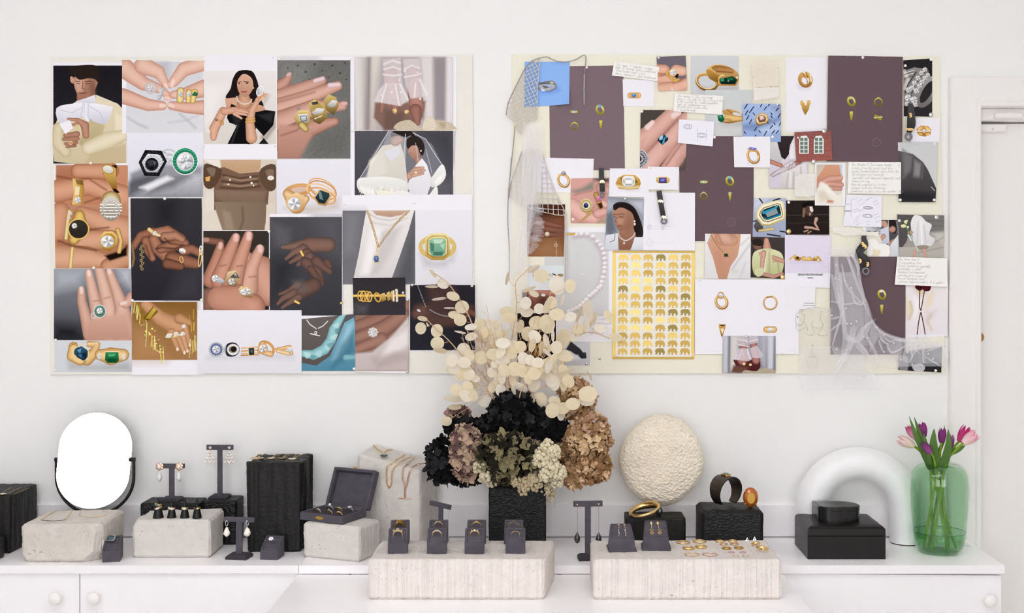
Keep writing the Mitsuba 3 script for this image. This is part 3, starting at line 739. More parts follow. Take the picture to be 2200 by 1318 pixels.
# long thread earrings, beside the black vase
yG = foot(1203, Z)
kG, pG = t_stand('upright grey earring stand beside the black vase with dark drops on threads', (X(1263, yG), yG, Z), 6, at(0, 1077, yG)[2], 0.077, 0.0145, 0.0155, 0.052, 0.042, 0.014)
for px, zl, words in ((1240, 0.081, 'on the black vase side'), (1286, 0.083, 'on the coral disc side')):
    k = thing('earring', f'long thread earring with a dark faceted drop, {words}', 'earring', 'dark drop earrings on the upright stand')
    c = at(px, 1084 if px < 1260 else 1083, yG) + (0, -0.006, 0)
    obj('stud', ball(c, 0.0031, 2), 'gold_rose', k, smooth=True)
    obj('chain', tube([c, (c[0], c[1], c[2] - zl + 0.008)], 0.00035, 5), 'oxidised', k)
    obj('drop', moved(drop(0.0155, 0.031), (c[0], c[1], c[2] - zl + 0.01)), 'gem_dark', k, smooth=True)
# ------------------------------------------------------------------ ring cones
for i, (px, by, ty, words) in enumerate(((340, 1113, 1071, 'stacked gold emerald and diamond rings, nearest the mirror'), (369, 1113, 1072, 'a diamond cluster gold ring'), (397, 1113, 1072, 'a wide square diamond gold ring'), (423.5, 1113, 1072, 'a slim gold ring with a dark stone'))):
    zc = 0.8315
    yy = foot(by, zc)
    c = np.array([X(px, yy), yy, zc])
    h = (by - ty) / F * yy * 1.0
    k = thing('ring_cone', f'black ring cone holding {words}', 'ring cone', 'black ring cones on the grey stone')
    R0 = 0.0142 if i == 0 else 0.0122
    prof = [(0, 0), (R0, 0), (R0, 0.0008), (R0 * 0.78, h * 0.28), (R0 * 0.52, h * 0.56), (R0 * 0.36, h * 0.66), (0.0026, h * 0.93), (0.0013, h), (0, h + 0.0003)]
    obj('cone', moved(lathe(prof, 32), c), 'black_satin', k, smooth=40)
    for lev, (g, gw) in enumerate({0: [('diamond', 0.009), ('gem_teal', 0.011)], 1: [('diamond', 0.013)], 2: [('diamond', 0.010)], 3: [('gem_dark', 0.008)]}[i]):
        zr = h * (0.50 + 0.17 * lev)
        rk = thing('ring', f'gold ring on a black cone, with {["a white diamond band under the emerald ring", "a teal green stone on top of the stack", "a wide cluster of diamonds", "a square diamond front", "a slim band and dark stone"][i + (lev if i == 0 else (1 if i > 0 else 0))]}', 'ring', 'gold rings on the black cones')
        Rr = np.interp(zr, [p[1] for p in prof[2:]], [p[0] for p in prof[2:]]) + 0.0008
        Rr = max(Rr, 0.0082)
        t_ = [-14, 9, 3, -4][i] if lev == 0 else 16
        putr = lambda m: moved(m, tuple(c + (0, 0, zr)), ry=t_)
        a = np.linspace(0, 2 * PI, 36, endpoint=False)
        wd = 0.0016 + 0.0014 * (0.5 - 0.5 * np.sin(a)) * (1.6 if i in (1, 2) or lev else 0.8)
        mb = tube(np.stack([np.cos(a) * Rr, np.sin(a) * Rr, a * 0], 1), 0.001, 8, closed=True)
        mb.vertices[:, 2] *= np.repeat(wd / 0.001, 8)
        obj('band', putr(mb), 'gold', rk, smooth=True)
        if i in (1,):
            for q_ in range(5):
                obj('gemstone', putr(moved(gem(0.0042, 0.0042, 0.003), ((q_ - 2) * 0.0032, -Rr - 0.001 + 0.0004 * (q_ - 2) ** 2, 0.001 * (-1) ** q_), rx=90)), g, rk)
        else:
            obj('gemstone', putr(moved(gem(gw, 0.006, 0.004), (-0.002 if i == 3 else 0, -Rr - 0.0012, 0), rx=90)), g, rk)
# ------------------------------------------------------------------ chains and discs
def z_chain(pts, z, bsdf, label, r=0.0007, group=None, n=8, step=None):
    p = np.array([onz(px, py, z) for px, py in pts])
    return single('necklace', bead_chain(spline(p, n), r, step), bsdf, label, 'necklace', group, smooth=60)
zt1 = 0.8335
k = thing('necklace', 'fine gold chain necklace with a dark beaded bar lying on the broken beige stone', 'necklace')
up = lambda pts, z: np.array([onz(px, py, z) for px, py in pts])
obj('chain', cat([bead_chain(up([(122, 1097), (104, 1107), (88, 1118)], zt1), 0.0008), bead_chain(up([(141, 1117), (150, 1105), (156, 1097)], zt1), 0.0009)]), 'gold', k, smooth=60)
obj('bar', bead_chain(spline(up([(88, 1118), (110, 1120), (130, 1119), (141, 1117)], zt1)), 0.0009), 'oxidised', k, smooth=60)
z_chain([(190, 1097), (174, 1102), (170, 1106), (180, 1111), (198, 1112), (213, 1110)], zt1, 'gold', 'fine looped gold chain with a clasp on the broken beige stone before the mirror', 0.0006)
k2 = [k for k in labels if k.startswith('necklace')][-1]
scene[k2 + '__chain'] = scene.pop(k2)
obj('chain', bead_chain(up([(213, 1110), (228, 1108), (234, 1099)], zt1), 0.0006), 'gold', k2, smooth=60)
obj('clasp', cat([moved(torus(0.0022, 0.0006, 16, 6), onz(209, 1110, zt1)), moved(torus(0.002, 0.0006, 16, 6), onz(215, 1110, zt1))]), 'gold', k2, smooth=True)
zb = BIGZ + 0.0012
for px, py, w, words, bs in ((552, 985.5, 30, 'large pierced gold disc', 'gold'), (582.5, 985.5, 19, 'small engraved gold disc', 'gold_rose'), (606, 985, 20, 'pierced gold disc with a dark centre', 'gold_old'), (628, 987, 18, 'plain polished gold disc', 'gold_pale')):
    k = thing('necklace', f'{words} pendant with chain on the tallest charred block', 'necklace', 'gold disc pendants on the tallest charred block')
    c = onz(px, py, zb)
    R = w / 2 / F * c[1]
    if 'pierced' in words:
        pl = Polygon([(R * math.cos(a), R * 0.9 * math.sin(a)) for a in np.linspace(0, 2 * PI, 36, endpoint=False)], [[(R * 0.74 * math.cos(a) , R * 0.66 * math.sin(a)) for a in np.linspace(2 * PI, 0, 30, endpoint=False)]])
        obj('disc', moved(extrude(pl, 0.0012), c), bs, k)
        obj('motif', cat([moved(hull([(x * R, y * R, z) for x, y in ((-.62, .0), (-.3, .42), (.3, .45), (.62, .1), (.35, -.2), (.1, -.45), (-.35, -.42)) for z in (0, 0.001)]), c + (0, 0, 0.0002))]), bs if 'large' in words else 'oxidised', k)
    else:
        obj('disc', moved(lathe([(0, 0), (R, 0), (R, 0.001), (R * 0.9, 0.0014), (0, 0.0013)], 36), c), bs, k, smooth=30)
    obj('bail', moved(torus(0.0018, 0.0005, 14, 6), c + (0, R + 0.0012, 0.001)), 'gold', k, smooth=True)
    for dx, ex in ((0, 14), (2, 28)):
        e = onz(px + dx + ex * (0.7 if w > 25 else 1), 972.5, zb)
        e[1] = min(e[1], 3.465)
        obj('chain', bead_chain([c + (0.0006 * dx, R + 0.003, 0.0008), e], 0.0006), 'gold', k, smooth=60)
# chains on the block at the picture edge
zl = at(0, 1064, 3.3)[2] + 0.001
for a, b, words in (((-8, 1066), (24, 1048), 'longest, by the pendant'), ((4, 1066), (46, 1048), 'middle one'), ((22, 1066), (62, 1049), 'nearest its side face')):
    p = up([a, b], zl)
    p[:, 1] = np.clip(p[:, 1], 3.305, 3.47)
    single('necklace', bead_chain(p, 0.0006), 'gold', f'fine gold chain on the block at the picture edge, {words}', 'necklace', 'gold chains on the block at the picture edge', smooth=60)
c = onz(7, 1062, zl)
single('pendant', moved(lathe([(0, 0), (0.009, 0), (0.009, 0.001), (0.007, 0.0013), (0, 0.0013)], 28), c), 'gold_pale', 'flat gold pendant on the front edge of the tall block at the picture edge', 'pendant', smooth=30)
# chains over the tall stone slab
nf = np.cross(np.array([frr[0] - fl[0], frr[1] - fl[1], 0]), (0, 0, 1.0))
nf /= np.linalg.norm(nf)
nf = nf if nf[1] < 0 else -nf
pf = np.array([*fl, 0.9]) + nf * 0.004
ptl = np.array([*fl, 0.979])
ptr_ = np.array([*frr, 0.941])
ptb = np.array([*(fl + bk), 0.9945])
nt = np.cross(ptr_ - ptl, ptb - ptl)
nt /= np.linalg.norm(nt)
onf = lambda px, py: onplane(px, py, pf, nf)
ont = lambda px, py: onplane(px, py, ptl + (0, 0, 0.006), nt)
k = thing('necklace', 'gold chain necklace with a black oval pendant on the broken top of the stone slab', 'necklace')
obj('chain', cat([link_chain([ont(802, 957), ont(812, 967), ont(824, 973)], 0.003, 0.0046, 0.0006), link_chain([ont(826, 973), ont(832, 968), ont(843, 967)], 0.003, 0.0046, 0.0006)]), 'gold', k, smooth=True)
c = ont(825, 979)
obj('pendant', moved(ball((0, 0, 0), 1, 2, (0.0105, 0.009, 0.0022)), c, rx=14), 'gem_dark', k, smooth=True)
obj('studs', cat([ball(c + (0.005 * math.cos(a), 0.003 * math.sin(a) - 0.001, 0.0022), 0.0009, 1) for a in np.arange(6) * PI / 3]), 'diamond', k, smooth=True)
p = [ont(871, 977), ont(850, 990), onf(831, 1004), onf(830, 1020), onf(831, 1040), onf(836, 1050), onf(841, 1040), onf(842, 1022), onf(844, 1008), ont(862, 992), ont(884, 981)]
k = thing('necklace', 'yellow gold belcher link chain looped over the front of the tall stone slab', 'necklace')
obj('chain', link_chain(p, 0.0040, 0.0070, 0.0006), 'gold', k, smooth=True)
k = thing('necklace', 'rose gold paperclip chain with a T-bar hanging down the tall stone slab', 'necklace')
obj('chain', cat([link_chain([ont(893, 981), ont(880, 993), onf(864, 1009), onf(865, 1028), onf(870, 1049)], 0.0042, 0.0185, 0.0008), link_chain([ont(914, 996), ont(898, 998), onf(882, 1006), onf(877, 1028), onf(872, 1049)], 0.0042, 0.0185, 0.0008)]), 'gold_rose', k, smooth=True)
obj('links', link_chain([onf(870, 1050), onf(870, 1069)], 0.0046, 0.0066, 0.0008), 'gold_rose', k, smooth=True)
obj('bar', tube([onf(856, 1070.5), onf(870, 1071.5), onf(885, 1072)], [0.0012, 0.0017, 0.0012], 8), 'gold_rose', k, smooth=40)
# ------------------------------------------------------------------ oval mirror on a U-shaped stand
mat('mirror_glass', {'type': 'conductor', 'specular_reflectance': {'type': 'rgb', 'value': 0.95}})
yM = 3.415
k = thing('table_mirror', 'oval swivel mirror in a black U-shaped stand behind the broken beige stone', 'mirror')
cM = at(203, 990, yM)
rw, hh = 75.5 / F * yM, 102 / F * yM
out, st = [], 27 / F * yM
for t in np.linspace(0, 2 * PI, 72, endpoint=False):
    s_, c_ = math.sin(t), math.cos(t)
    out.append((rw * c_, (hh - st) * s_ + st * (1 if s_ >= 0 else -1)))
pl = Polygon(out)
RX, RZ, RY = -8.0, 9.0, 4.0
putm = lambda m: moved(moved(moved(m, rx=90), ry=RY), cM, rz=RZ, rx=RX)
obj('backing', putm(moved(extrude(pl.buffer(-0.003), 0.006), (0, 0, -0.0065))), 'black_satin', k)
obj('glass', putm(moved(extrude(pl, 0.002), (0, 0, 0.0))), 'mirror_glass', k)
pv = [at(121, 988, yM), at(287.5, 988, yM)]
mid = (pv[0] + pv[1]) / 2
RU = (pv[1][0] - pv[0][0]) / 2
a = np.linspace(PI, 2 * PI, 30)
zc = at(0, 1024, yM)[2]
path = [pv[0]] + [np.array([mid[0] + RU * math.cos(t), yM, zc + RU * math.sin(t) * 0.98]) for t in a] + [pv[1]]
obj('bracket', tube(path, 0.0042, 10), 'black_satin', k, smooth=40)
for p_, s_ in ((pv[0], 1), (pv[1], -1)):
    obj('pivot', tube([p_ + (-0.004 * s_, 0, 0), p_ + (0.012 * s_, 0, 0)], 0.0055, 14), 'black_satin', k, smooth=40)
zu = zc - RU * 0.98
obj('base', cat([tube([(mid[0], yM, Z + 0.01), (mid[0], yM, zu + 0.003)], 0.005, 12), moved(lathe([(0, 0), (0.048, 0), (0.048, 0.008), (0.045, 0.0105), (0, 0.011)], 40), (mid[0], yM, Z))]), 'black_satin', k, smooth=40)
# ------------------------------------------------------------------ open jewellery case
k = thing('jewellery_case', 'open dark grey suede jewellery case with ring slots, tilted lid and brass catch', 'jewellery case')
near = np.array([-0.5455, 3.223])
fv = np.array([-0.1235, 0.065])
sv = np.array([0.0485, 0.1025])
Wc, Dc = np.linalg.norm(fv), np.linalg.norm(sv)
fv, sv = fv / Wc, sv / Dc
z3 = 0.8232
B = np.eye(4)
B[:3, 0], B[:3, 1], B[:3, 2] = (-fv[0], -fv[1], 0), (sv[0], sv[1], 0), (0, 0, 1)
org = near + fv * Wc
B[:3, 3] = (org[0], org[1], z3)
def incase(m):
    m = m.copy()
    m.apply_transform(B)
    return m
hc = 0.0205
obj('tray', incase(cat([box(0, Wc, 0, Dc, 0, 0.004, 0.001), box(0, Wc, 0, 0.005, 0.0, hc, 0.001), box(0, Wc, Dc - 0.005, Dc, 0.0, hc, 0.001), box(0, 0.005, 0, Dc, 0.0, hc, 0.001), box(Wc - 0.005, Wc, 0, Dc, 0, hc, 0.001)])), 'suede', k)
for i in range(5):
    y0 = 0.0055 + i * (Dc - 0.032) / 5
    obj('roll', incase(cat([tube([(0.0055, y0 + 0.008, hc - 0.009), (Wc - 0.0055, y0 + 0.008, hc - 0.009)], 0.0085, 10)])), 'suede_dark', k, smooth=40)
obj('flap', incase(box(0.006, Wc - 0.006, Dc - 0.026, Dc - 0.0055, hc - 0.003, hc + 0.002, 0.001)), 'suede', k)
lean = 24
putl = lambda m: incase(moved(moved(m, rx=90 - lean), (0, Dc, hc)))
lh = 0.107
obj('lid', putl(cat([box(0, Wc, 0.0, lh, -0.022, -0.017, 0.001), box(0, 0.008, 0.0, lh, -0.02, 0, 0.001), box(Wc - 0.008, Wc, 0.0, lh, -0.02, 0, 0.001), box(0, Wc, lh - 0.008, lh, -0.02, 0, 0.001), box(0, Wc, 0, 0.006, -0.02, 0, 0.001)])), 'suede', k)
obj('lid_lining', putl(box(0.010, Wc - 0.010, 0.008, lh - 0.01, -0.018, -0.0135, 0.001)), 'suede', k)
obj('catch', putl(cat([ball((Wc * 0.46, lh + 0.0052, -0.008), 0.0042, 2), tube([(Wc * 0.46, lh - 0.001, -0.008), (Wc * 0.46, lh + 0.003, -0.008)], 0.002, 10), box(Wc * 0.46 - 0.008, Wc * 0.46 + 0.008, lh - 0.001, lh + 0.001, -0.011, -0.005, 0.0005)])), 'gold', k, smooth=40)
ov = [(0.0135 * math.cos(t), 0.0045 * math.sin(t)) for t in np.linspace(0, 2 * PI, 36, endpoint=False)]
obj('plate', incase(moved(extrude(ov, 0.001), (Wc * 0.47, 0.0, hc * 0.52), rx=90)), 'gold_old', k)
for (u, v, words, bs, st, gw) in ((0.30, 0.20, 'plain pale gold half hoop at the front corner', 'gold_pale', None, 0), (0.56, 0.22, 'gold ring with an engraved crown in the front middle', 'gold_pale', 'gold', 0.006), (0.83, 0.16, 'gold ring nearest the outer front corner', 'gold', None, 0),
                               (0.35, 0.62, 'white metal ring with a round pearl at the rear', 'silver', 'pearl_grey', 0.009), (0.60, 0.55, 'slim gold ring in the second row', 'gold', None, 0), (0.80, 0.66, 'ring with a big white diamond cluster at the rear', 'silver', 'diamond', 0.014)):
    rk = thing('ring', f'{words} of the open jewellery case', 'ring', 'rings in the open jewellery case')
    c = np.array([u * Wc, v * Dc, hc - 0.003])
    putr = lambda m: incase(moved(moved(m, rx=8), c, rz=10))
    obj('band', putr(band(0.0092, 0.0013, 1.4 if st is None else 1.0, 1.6)), bs, rk, smooth=50)
    if st == 'diamond':
        for i in range(6):
            obj('gemstone', putr(moved(gem(0.0052, 0.0052, 0.004), (0.005 * math.cos(i * 1.257) * (i < 5), 0.004 * math.sin(i * 1.257) * (i < 5), 0.0135 + 0.002 * (i == 5)))), st, rk)
    elif st == 'pearl_grey':
        obj('pearl', putr(ball((0, 0, 0.0145), 0.0042, 2)), st, rk, smooth=True)
    elif st:
        obj('gemstone', putr(moved(gem(gw, gw, 0.003), (0, 0, 0.0125))), st, rk)
# ------------------------------------------------------------------ earring boxes and jewels on the ridged slab
def earring_box(c, rz, label, w, d, hf, hb):
    k = thing('earring_box', label, 'earring box')
    put = lambda m: moved(m, c, rz)
    obj('base', put(box(-w / 2, w / 2, 0, d, 0, 0.0042, 0.0015)), 'suede', k, smooth=30)
    x, x2 = w / 2 - 0.004, w / 2 - 0.0095
    prof = lambda y, z, s: (s, y, z)
    obj('body', put(hull([(s * x, 0.004, 0.004) for s in (-1, 1)] + [(s * (x - 0.002), 0.006, hf) for s in (-1, 1)] + [(s * x, d - 0.003, 0.004) for s in (-1, 1)] + [(s * x2, d - 0.006, hb) for s in (-1, 1)])), 'suede', k, smooth=25)
    sl = math.atan2(hb - hf, d - 0.012)
    L = math.hypot(hb - hf, d - 0.012)
    t = lambda m: put(moved(moved(m, rx=math.degrees(sl)), (0, 0.006, hf)))
    taper = lambda y: x - 0.003 - (x - 0.001 - x2) * y / L
    obj('rim', t(cat([hull([(s * (taper(v) - e), v, z) for v in (0.001, L - 0.001) for e in (0, 0.0022) for z in (-0.001, 0.0018)]) for s in (-1, 1)] + [box(-taper(L), taper(L), L - 0.003, L, -0.001, 0.0018)])), 'suede', k)
    obj('pad', t(hull([(s * (taper(v) - 0.0035), v, z) for s in (-1, 1) for v in (0.002, L - 0.004) for z in (-0.001, 0.0008)])), 'suede', k)
    return k, lambda u, v, h=0.0022: np.array(c) + np.array([u, 0.006 + v * L * math.cos(sl) - h * math.sin(sl), hf + v * L * math.sin(sl) + h * math.cos(sl)])
yE = foot(1187, SZ)
k, pe = earring_box((X(1338, yE), yE, SZ), 2, 'wedge-shaped grey suede earring box with diamond drop bars, nearer the dark drop stand', 0.070, 0.066, 0.031, 0.055)
for u, words in ((-0.0085, 'nearer the upright earring stand'), (0.0085, 'nearer the second earring box')):
    e = thing('earring', f'thin diamond bar earring with a gold stud, {words}', 'earring', 'diamond bar earrings in the first earring box')
    obj('stud', moved(lathe([(0, 0), (0.003, 0), (0.0024, 0.0016), (0, 0.002)], 14), pe(u * 0.85, 0.88), rx=40), 'gold_rose', e, smooth=40)
    for i in range(4):
        obj('bar', tube([pe(u * (0.87 + 0.04 * i), 0.78 - i * 0.18), pe(u * (0.9 + 0.04 * i) + 0.0009 * (-1) ** i, 0.66 - i * 0.18)], 0.0013, 7), ('gold_pale', 'diamond', 'diamond', 'gold_pale')[i], e, smooth=40)
yE = foot(1184, SZ)
k, pe = earring_box((X(1410, yE), yE, SZ), -3, 'wedge-shaped grey suede earring box with linked gold ring drops, nearer the loose hoops', 0.072, 0.070, 0.032, 0.059)
for u, words in ((-0.0095, 'nearer the first earring box'), (0.0095, 'nearer the loose hoops')):
    e = thing('earring', f'gold drop earring of two linked rings, {words}', 'earring', 'linked ring earrings in the second earring box')
    obj('leaf', moved(moved(ball((0, 0, 0), 0.0034, 2, (0.9, 0.35, 1.3)), rx=-40), pe(u * 0.85, 0.84)), 'gold', e, smooth=True)
    obj('bar', tube([pe(u * 0.86, 0.74), pe(u * 0.9, 0.48)], 0.001, 7), 'gold_pale', e, smooth=40)
    for v in (0.38, 0.20):
        obj('link', moved(moved(torus(0.0036, 0.0009, 22, 7, 1.15), rx=28), pe(u * 1.0 + 0.0008, v)), 'gold', e, smooth=True)
HO = [  # px, py, width px, tube, bsdf, words
    (1467.5, 1166, 30, 0.0019, 'gold', 'thick hoop with a flat back, nearest the earring boxes'), (1503, 1164, 30, 0.0020, 'gold', 'thick hoop at the far edge beside the flat-backed one'),
    (1479, 1178.5, 26, 0.0024, 'gold', 'chunky faceted hoop in the middle row, nearer the earring boxes'), (1506, 1175.5, 26, 0.0024, 'gold', 'chunky faceted hoop in the middle row, nearer the small hoops'),
    (1487, 1192, 32, 0.0010, 'gold', 'large slender hoop at the front, nearer the earring boxes'), (1525, 1192, 33, 0.0012, 'gold_rose', 'large slender hoop at the front, nearer the small hoops'),
    (1547, 1163.5, 21, 0.0017, 'gold', 'small hoop at the far edge, first of its pair'), (1574.5, 1163, 21, 0.0019, 'gold', 'small hoop at the far edge, second of its pair'),
    (1555, 1170, 18, 0.0017, 'gold_rose', 'small hoop overlapping the far pair, first of two'), (1577.5, 1169.5, 19, 0.0017, 'gold_rose', 'small hoop overlapping the far pair, second of two'),
    (1561, 1178.5, 21, 0.0019, 'gold_old', 'small heavy hoop in front of the overlapping ones, first of two'), (1587, 1177.5, 21, 0.0019, 'gold_old', 'small heavy hoop in front of the overlapping ones, second of two'),
    (1571.5, 1187, 14, 0.0009, 'gem_pink', 'tiny pink enamelled hoop, first of two'), (1596, 1187, 14, 0.0009, 'gem_pink', 'tiny pink enamelled hoop, second of two'),
    (1581, 1195, 15, 0.0007, 'gold_pale', 'tiny fine gold hoop at the very front, first of two'), (1602, 1195, 15, 0.0007, 'gold_pale', 'tiny fine gold hoop at the very front, second of two')]
rnd = random.Random(4)
for px, py, w, r_, bs, words in HO:
    r_ *= 0.8
    c = onz(px, py, SZ + r_)
    R = w / 2 / F * c[1] - r_
    m = hoop(R, r_, 34)
    if r_ > 0.0018:      # heavier towards the front of the hoop
        v = m.vertices
        k_ = 1 + 0.5 * np.clip(-v[:, 1] / R, -0.4, 1)
        rr = np.linalg.norm(v[:, :2], axis=1, keepdims=True)
        v[:, 2] *= k_
    m.vertices[:, 2] -= m.vertices[:, 2].min() + r_
    single('hoop_earring', moved(m, c, rz=rnd.uniform(-20, 20)), bs, words + ', on the ridged slab', 'earring', 'hoop earrings laid out on the ridged slab', smooth=True)
for px, py, words in ((1605, 1164, 'standing nearer the small hoops'), (1621, 1162, 'standing behind the gold gem ring')):
    c = onz(px, py, SZ)
    k = thing('stud_earring', f'small silver triangular stud earring {words}', 'earring', 'triangular stud earrings on the ridged slab')
    tri = Polygon([(-0.0045, 0), (0.0045, 0), (0.0005, 0.0095)], [[(-0.002, 0.0016), (0.0005, 0.0062), (0.0022, 0.0016)]])
    obj('triangle', moved(moved(extrude(tri, 0.0014), rx=78), c + (0, 0, 0.0004)), 'silver', k)
    obj('post', tube([c + (0, 0.001, 0.003), c + (0, 0.008, 0.0012)], 0.0005, 6), 'silver', k)
for px, py, w, rz, g, words in ((1623, 1171, 16, 20, 'gold_pale', 'small pale gold ring with a twisted front behind the green gem ring'), (1638, 1183, 25, -25, 'gem_teal', 'gold ring with a green stone lying at the end of the ridged slab')):
    c = onz(px, py, SZ + 0.0022)
    R = w / 2 / F * c[1] - 0.0016
    k = thing('ring', words, 'ring')
    obj('band', moved(moved(band(R, 0.0013, 1.7, 1.5), rx=68, rz=rz), c + (0, 0, R * 0.36)), 'gold', k, smooth=50)
    obj('gemstone', moved(moved(gem(0.006, 0.008, 0.004), rx=40, rz=-rz), c + (-0.004, -0.004, 0.0055)), g, k)
# ------------------------------------------------------------------ bangle, cuff, amber ring
c = onz(1382, 1108, HZ + 0.004)
k = thing('bangle', 'heavy yellow gold bangle with a black stone on the low charred block', 'bangle')
t = np.linspace(0, 2 * PI, 64, endpoint=False)
Rb = 31 / F * c[1]
rr = 0.0040 + 0.0062 * np.exp(-((t - 1.0) / 0.9) ** 2) + 0.0025 * np.exp(-((t - 2.3) / 0.8) ** 2)
bm = tube(np.stack([Rb * np.cos(t), Rb * 0.9 * np.sin(t), t * 0], 1), rr, 14, closed=True)
bm.vertices += trimesh.Trimesh(bm.vertices, bm.faces, process=False).vertex_normals * ((meshkit.noise(bm.vertices * 420) - 0.5) * 0.0012)[:, None]
mb = moved(bm, (c[0] + 0.004, c[1] + 0.008, c[2] + 0.012), ry=-15, rx=9)
dz = HZ + 0.0004 - mb.vertices[:, 2].min()
obj('band', moved(mb, (0, 0, dz)), 'gold', k, smooth=True)
e = onz(1416, 1101, HZ + 0.008)
g = ball((0, 0, 0), 0.0105, 1, (0.85, 0.8, 1.25))
obj('stone', moved(g, tuple(e + (0, -0.008, 0.003)), ry=12), 'gem_dark', k)
yK = foot(1090, iz)
c = np.array([X(1560, yK), yK + 0.004, iz])
k = thing('cuff', 'wide dark brown metal cuff bracelet with a gold topped gem on the square charred block', 'cuff bracelet')
R, wd = 0.0415, 0.05
aa = np.linspace(math.radians(-52), math.radians(230), 56)
sh = []
for t in aa:
    for (r_, y_) in ((R, -wd / 2), (R, wd / 2), (R - 0.0032, wd / 2), (R - 0.0032, -wd / 2)):
        sh.append((r_ * math.cos(t), y_ * (0.75 + 0.25 * math.sin(t)), r_ * math.sin(t)))
f = []
for i in range(len(aa) - 1):
    for j in range(4):
        j2 = (j + 1) % 4
        f += [(i * 4 + j, (i + 1) * 4 + j, (i + 1) * 4 + j2), (i * 4 + j, (i + 1) * 4 + j2, i * 4 + j2)]
n4 = (len(aa) - 1) * 4
f += [(0, 1, 2), (0, 2, 3), (n4, n4 + 2, n4 + 1), (n4, n4 + 3, n4 + 2)]
cm = tm(sh, f)
cm.fix_normals()
putk = lambda m: moved(m, tuple(c + (0, 0, R + 0.0003)), rz=36)
obj('band', putk(cm), 'oxidised', k, smooth=40)
obj('setting', putk(box(-0.009, 0.009, -0.011, 0.011, R - 0.001, R + 0.0055, 0.001)), 'gold', k)
obj('gemstone', putk(moved(gem(0.015, 0.019, 0.005), (0, 0, R + 0.006))), 'gem_teal', k)
c = onz(1613, 1092, iz)
k = thing('cocktail_ring', 'upright ring with a huge oval amber stone on the square charred block', 'ring')
zc = 0.0272
cut = hull([(0.0205 * s * math.cos(t), y, 0.0272 * s * math.sin(t)) for t in (np.arange(16) + 0.5) * PI / 8 for s, y in ((1, 0), (1, 0.002), (0.82, -0.005), (0.58, -0.0085), (0.5, 0.010))])
obj('gemstone', moved(cut, c + (0, 0.004, zc)), 'gem_amber', k)
obj('table_facets', moved(hull([(0.0105 * math.cos(t), y, 0.015 * math.sin(t)) for t in np.arange(8) * PI / 4 for y in (-0.0088, -0.0084)]), c + (0, 0.004, zc)), 'gold_old', k)
for t in (0.7, 2.45, 3.85, 5.55):
    obj('prong', ball(c + (0.0198 * math.cos(t), 0.001, zc + 0.026 * math.sin(t)), 0.0024, 2), 'gold_rose', k, smooth=True)
obj('band', moved(torus(0.0095, 0.0015, 32, 8), c + (0, 0.016, 0.0125), ry=90), 'gold_rose', k, smooth=True)
# ------------------------------------------------------------------ coral disc on a stem
mat('coral', {'type': 'diffuse', 'reflectance': {'type': 'mesh_attribute', 'name': 'vertex_color'}})
yc = 3.425
c = at(1420, 989, yc)
k = thing('coral_disc', 'large round cream coral disc with a bumpy face standing behind the gold bangle', 'coral')
na, nr = 340, 110
ang = np.linspace(0, 2 * PI, na, endpoint=False)
ctrl = {0: 92, 25: 91, 45: 92, 62: 98, 80: 98, 98: 99, 112: 96, 135: 91, 160: 92, 180: 92, 205: 90, 228: 92, 246: 97, 262: 99, 278: 99, 294: 97, 310: 92, 335: 93}
ks = np.array(sorted(ctrl))
rad = np.interp(np.degrees(ang), np.r_[ks, 360], [*[ctrl[q_] for q_ in ks], 92]) / F * yc
tt = np.linspace(0.0, 1.0, nr) ** 0.8
v = []
for side in (1, -1):
    for t in tt:
        bulge = 0.034 * math.sqrt(max(0, 1 - t ** 3)) if side > 0 else 0.012 * math.sqrt(max(0, 1 - t ** 4))
        v.append(np.stack([rad * t * np.cos(ang), np.full(na, -side * bulge), rad * t * np.sin(ang)], 1))
v = np.vstack(v)
f = []
for s_ in (0, 1):
    o = s_ * na * nr
    for i in range(nr - 1):
        a0 = o + i * na + np.arange(na)
        b0 = o + i * na + (np.arange(na) + 1) % na
        q1 = np.stack([a0, b0, b0 + na], 1)
        q2 = np.stack([a0, b0 + na, a0 + na], 1)
        q_ = np.vstack([q1, q2])
        f.append(q_[:, ::-1] if s_ == 0 else q_)
f = np.vstack(f)
front = v[:, 1] <= 0
rn = np.linalg.norm(v[:, [0, 2]], axis=1) / (np.tile(np.repeat(np.ones(1), 1), 1)[0] * 0.125)
p3 = v * 1.0
warp = p3 + 0.006 * (np.stack([meshkit.noise(p3 * 60, 1), meshkit.noise(p3 * 60, 2), meshkit.noise(p3 * 60, 3)], 1) - 0.5)
n1 = meshkit.noise(warp * 75, 7)
ridge = 1 - np.abs(2 * n1 - 1)
n2 = meshkit.noise(p3 * 190, 8)
n3 = meshkit.fbm(p3 * 420, 2, 9)
n2 = n2 * 0.5 + 0.5 * meshkit.noise(warp * 330, 12)
hgt = 0.0035 * ridge ** 0.6 + 0.0085 * n2 + 0.0045 * n3
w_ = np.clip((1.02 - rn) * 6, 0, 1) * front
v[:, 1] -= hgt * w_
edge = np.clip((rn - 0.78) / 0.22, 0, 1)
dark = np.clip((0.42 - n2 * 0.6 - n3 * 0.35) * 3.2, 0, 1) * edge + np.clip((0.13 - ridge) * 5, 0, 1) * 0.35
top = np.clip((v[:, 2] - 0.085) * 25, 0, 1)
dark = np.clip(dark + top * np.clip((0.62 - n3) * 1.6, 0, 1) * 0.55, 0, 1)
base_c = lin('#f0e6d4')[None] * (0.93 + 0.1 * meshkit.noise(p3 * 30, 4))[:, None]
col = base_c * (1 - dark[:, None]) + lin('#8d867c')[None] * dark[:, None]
cm = tm(v, f)
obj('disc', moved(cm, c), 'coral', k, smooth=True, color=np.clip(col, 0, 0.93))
mat('stem_black', plastic('#141314', 0.5))
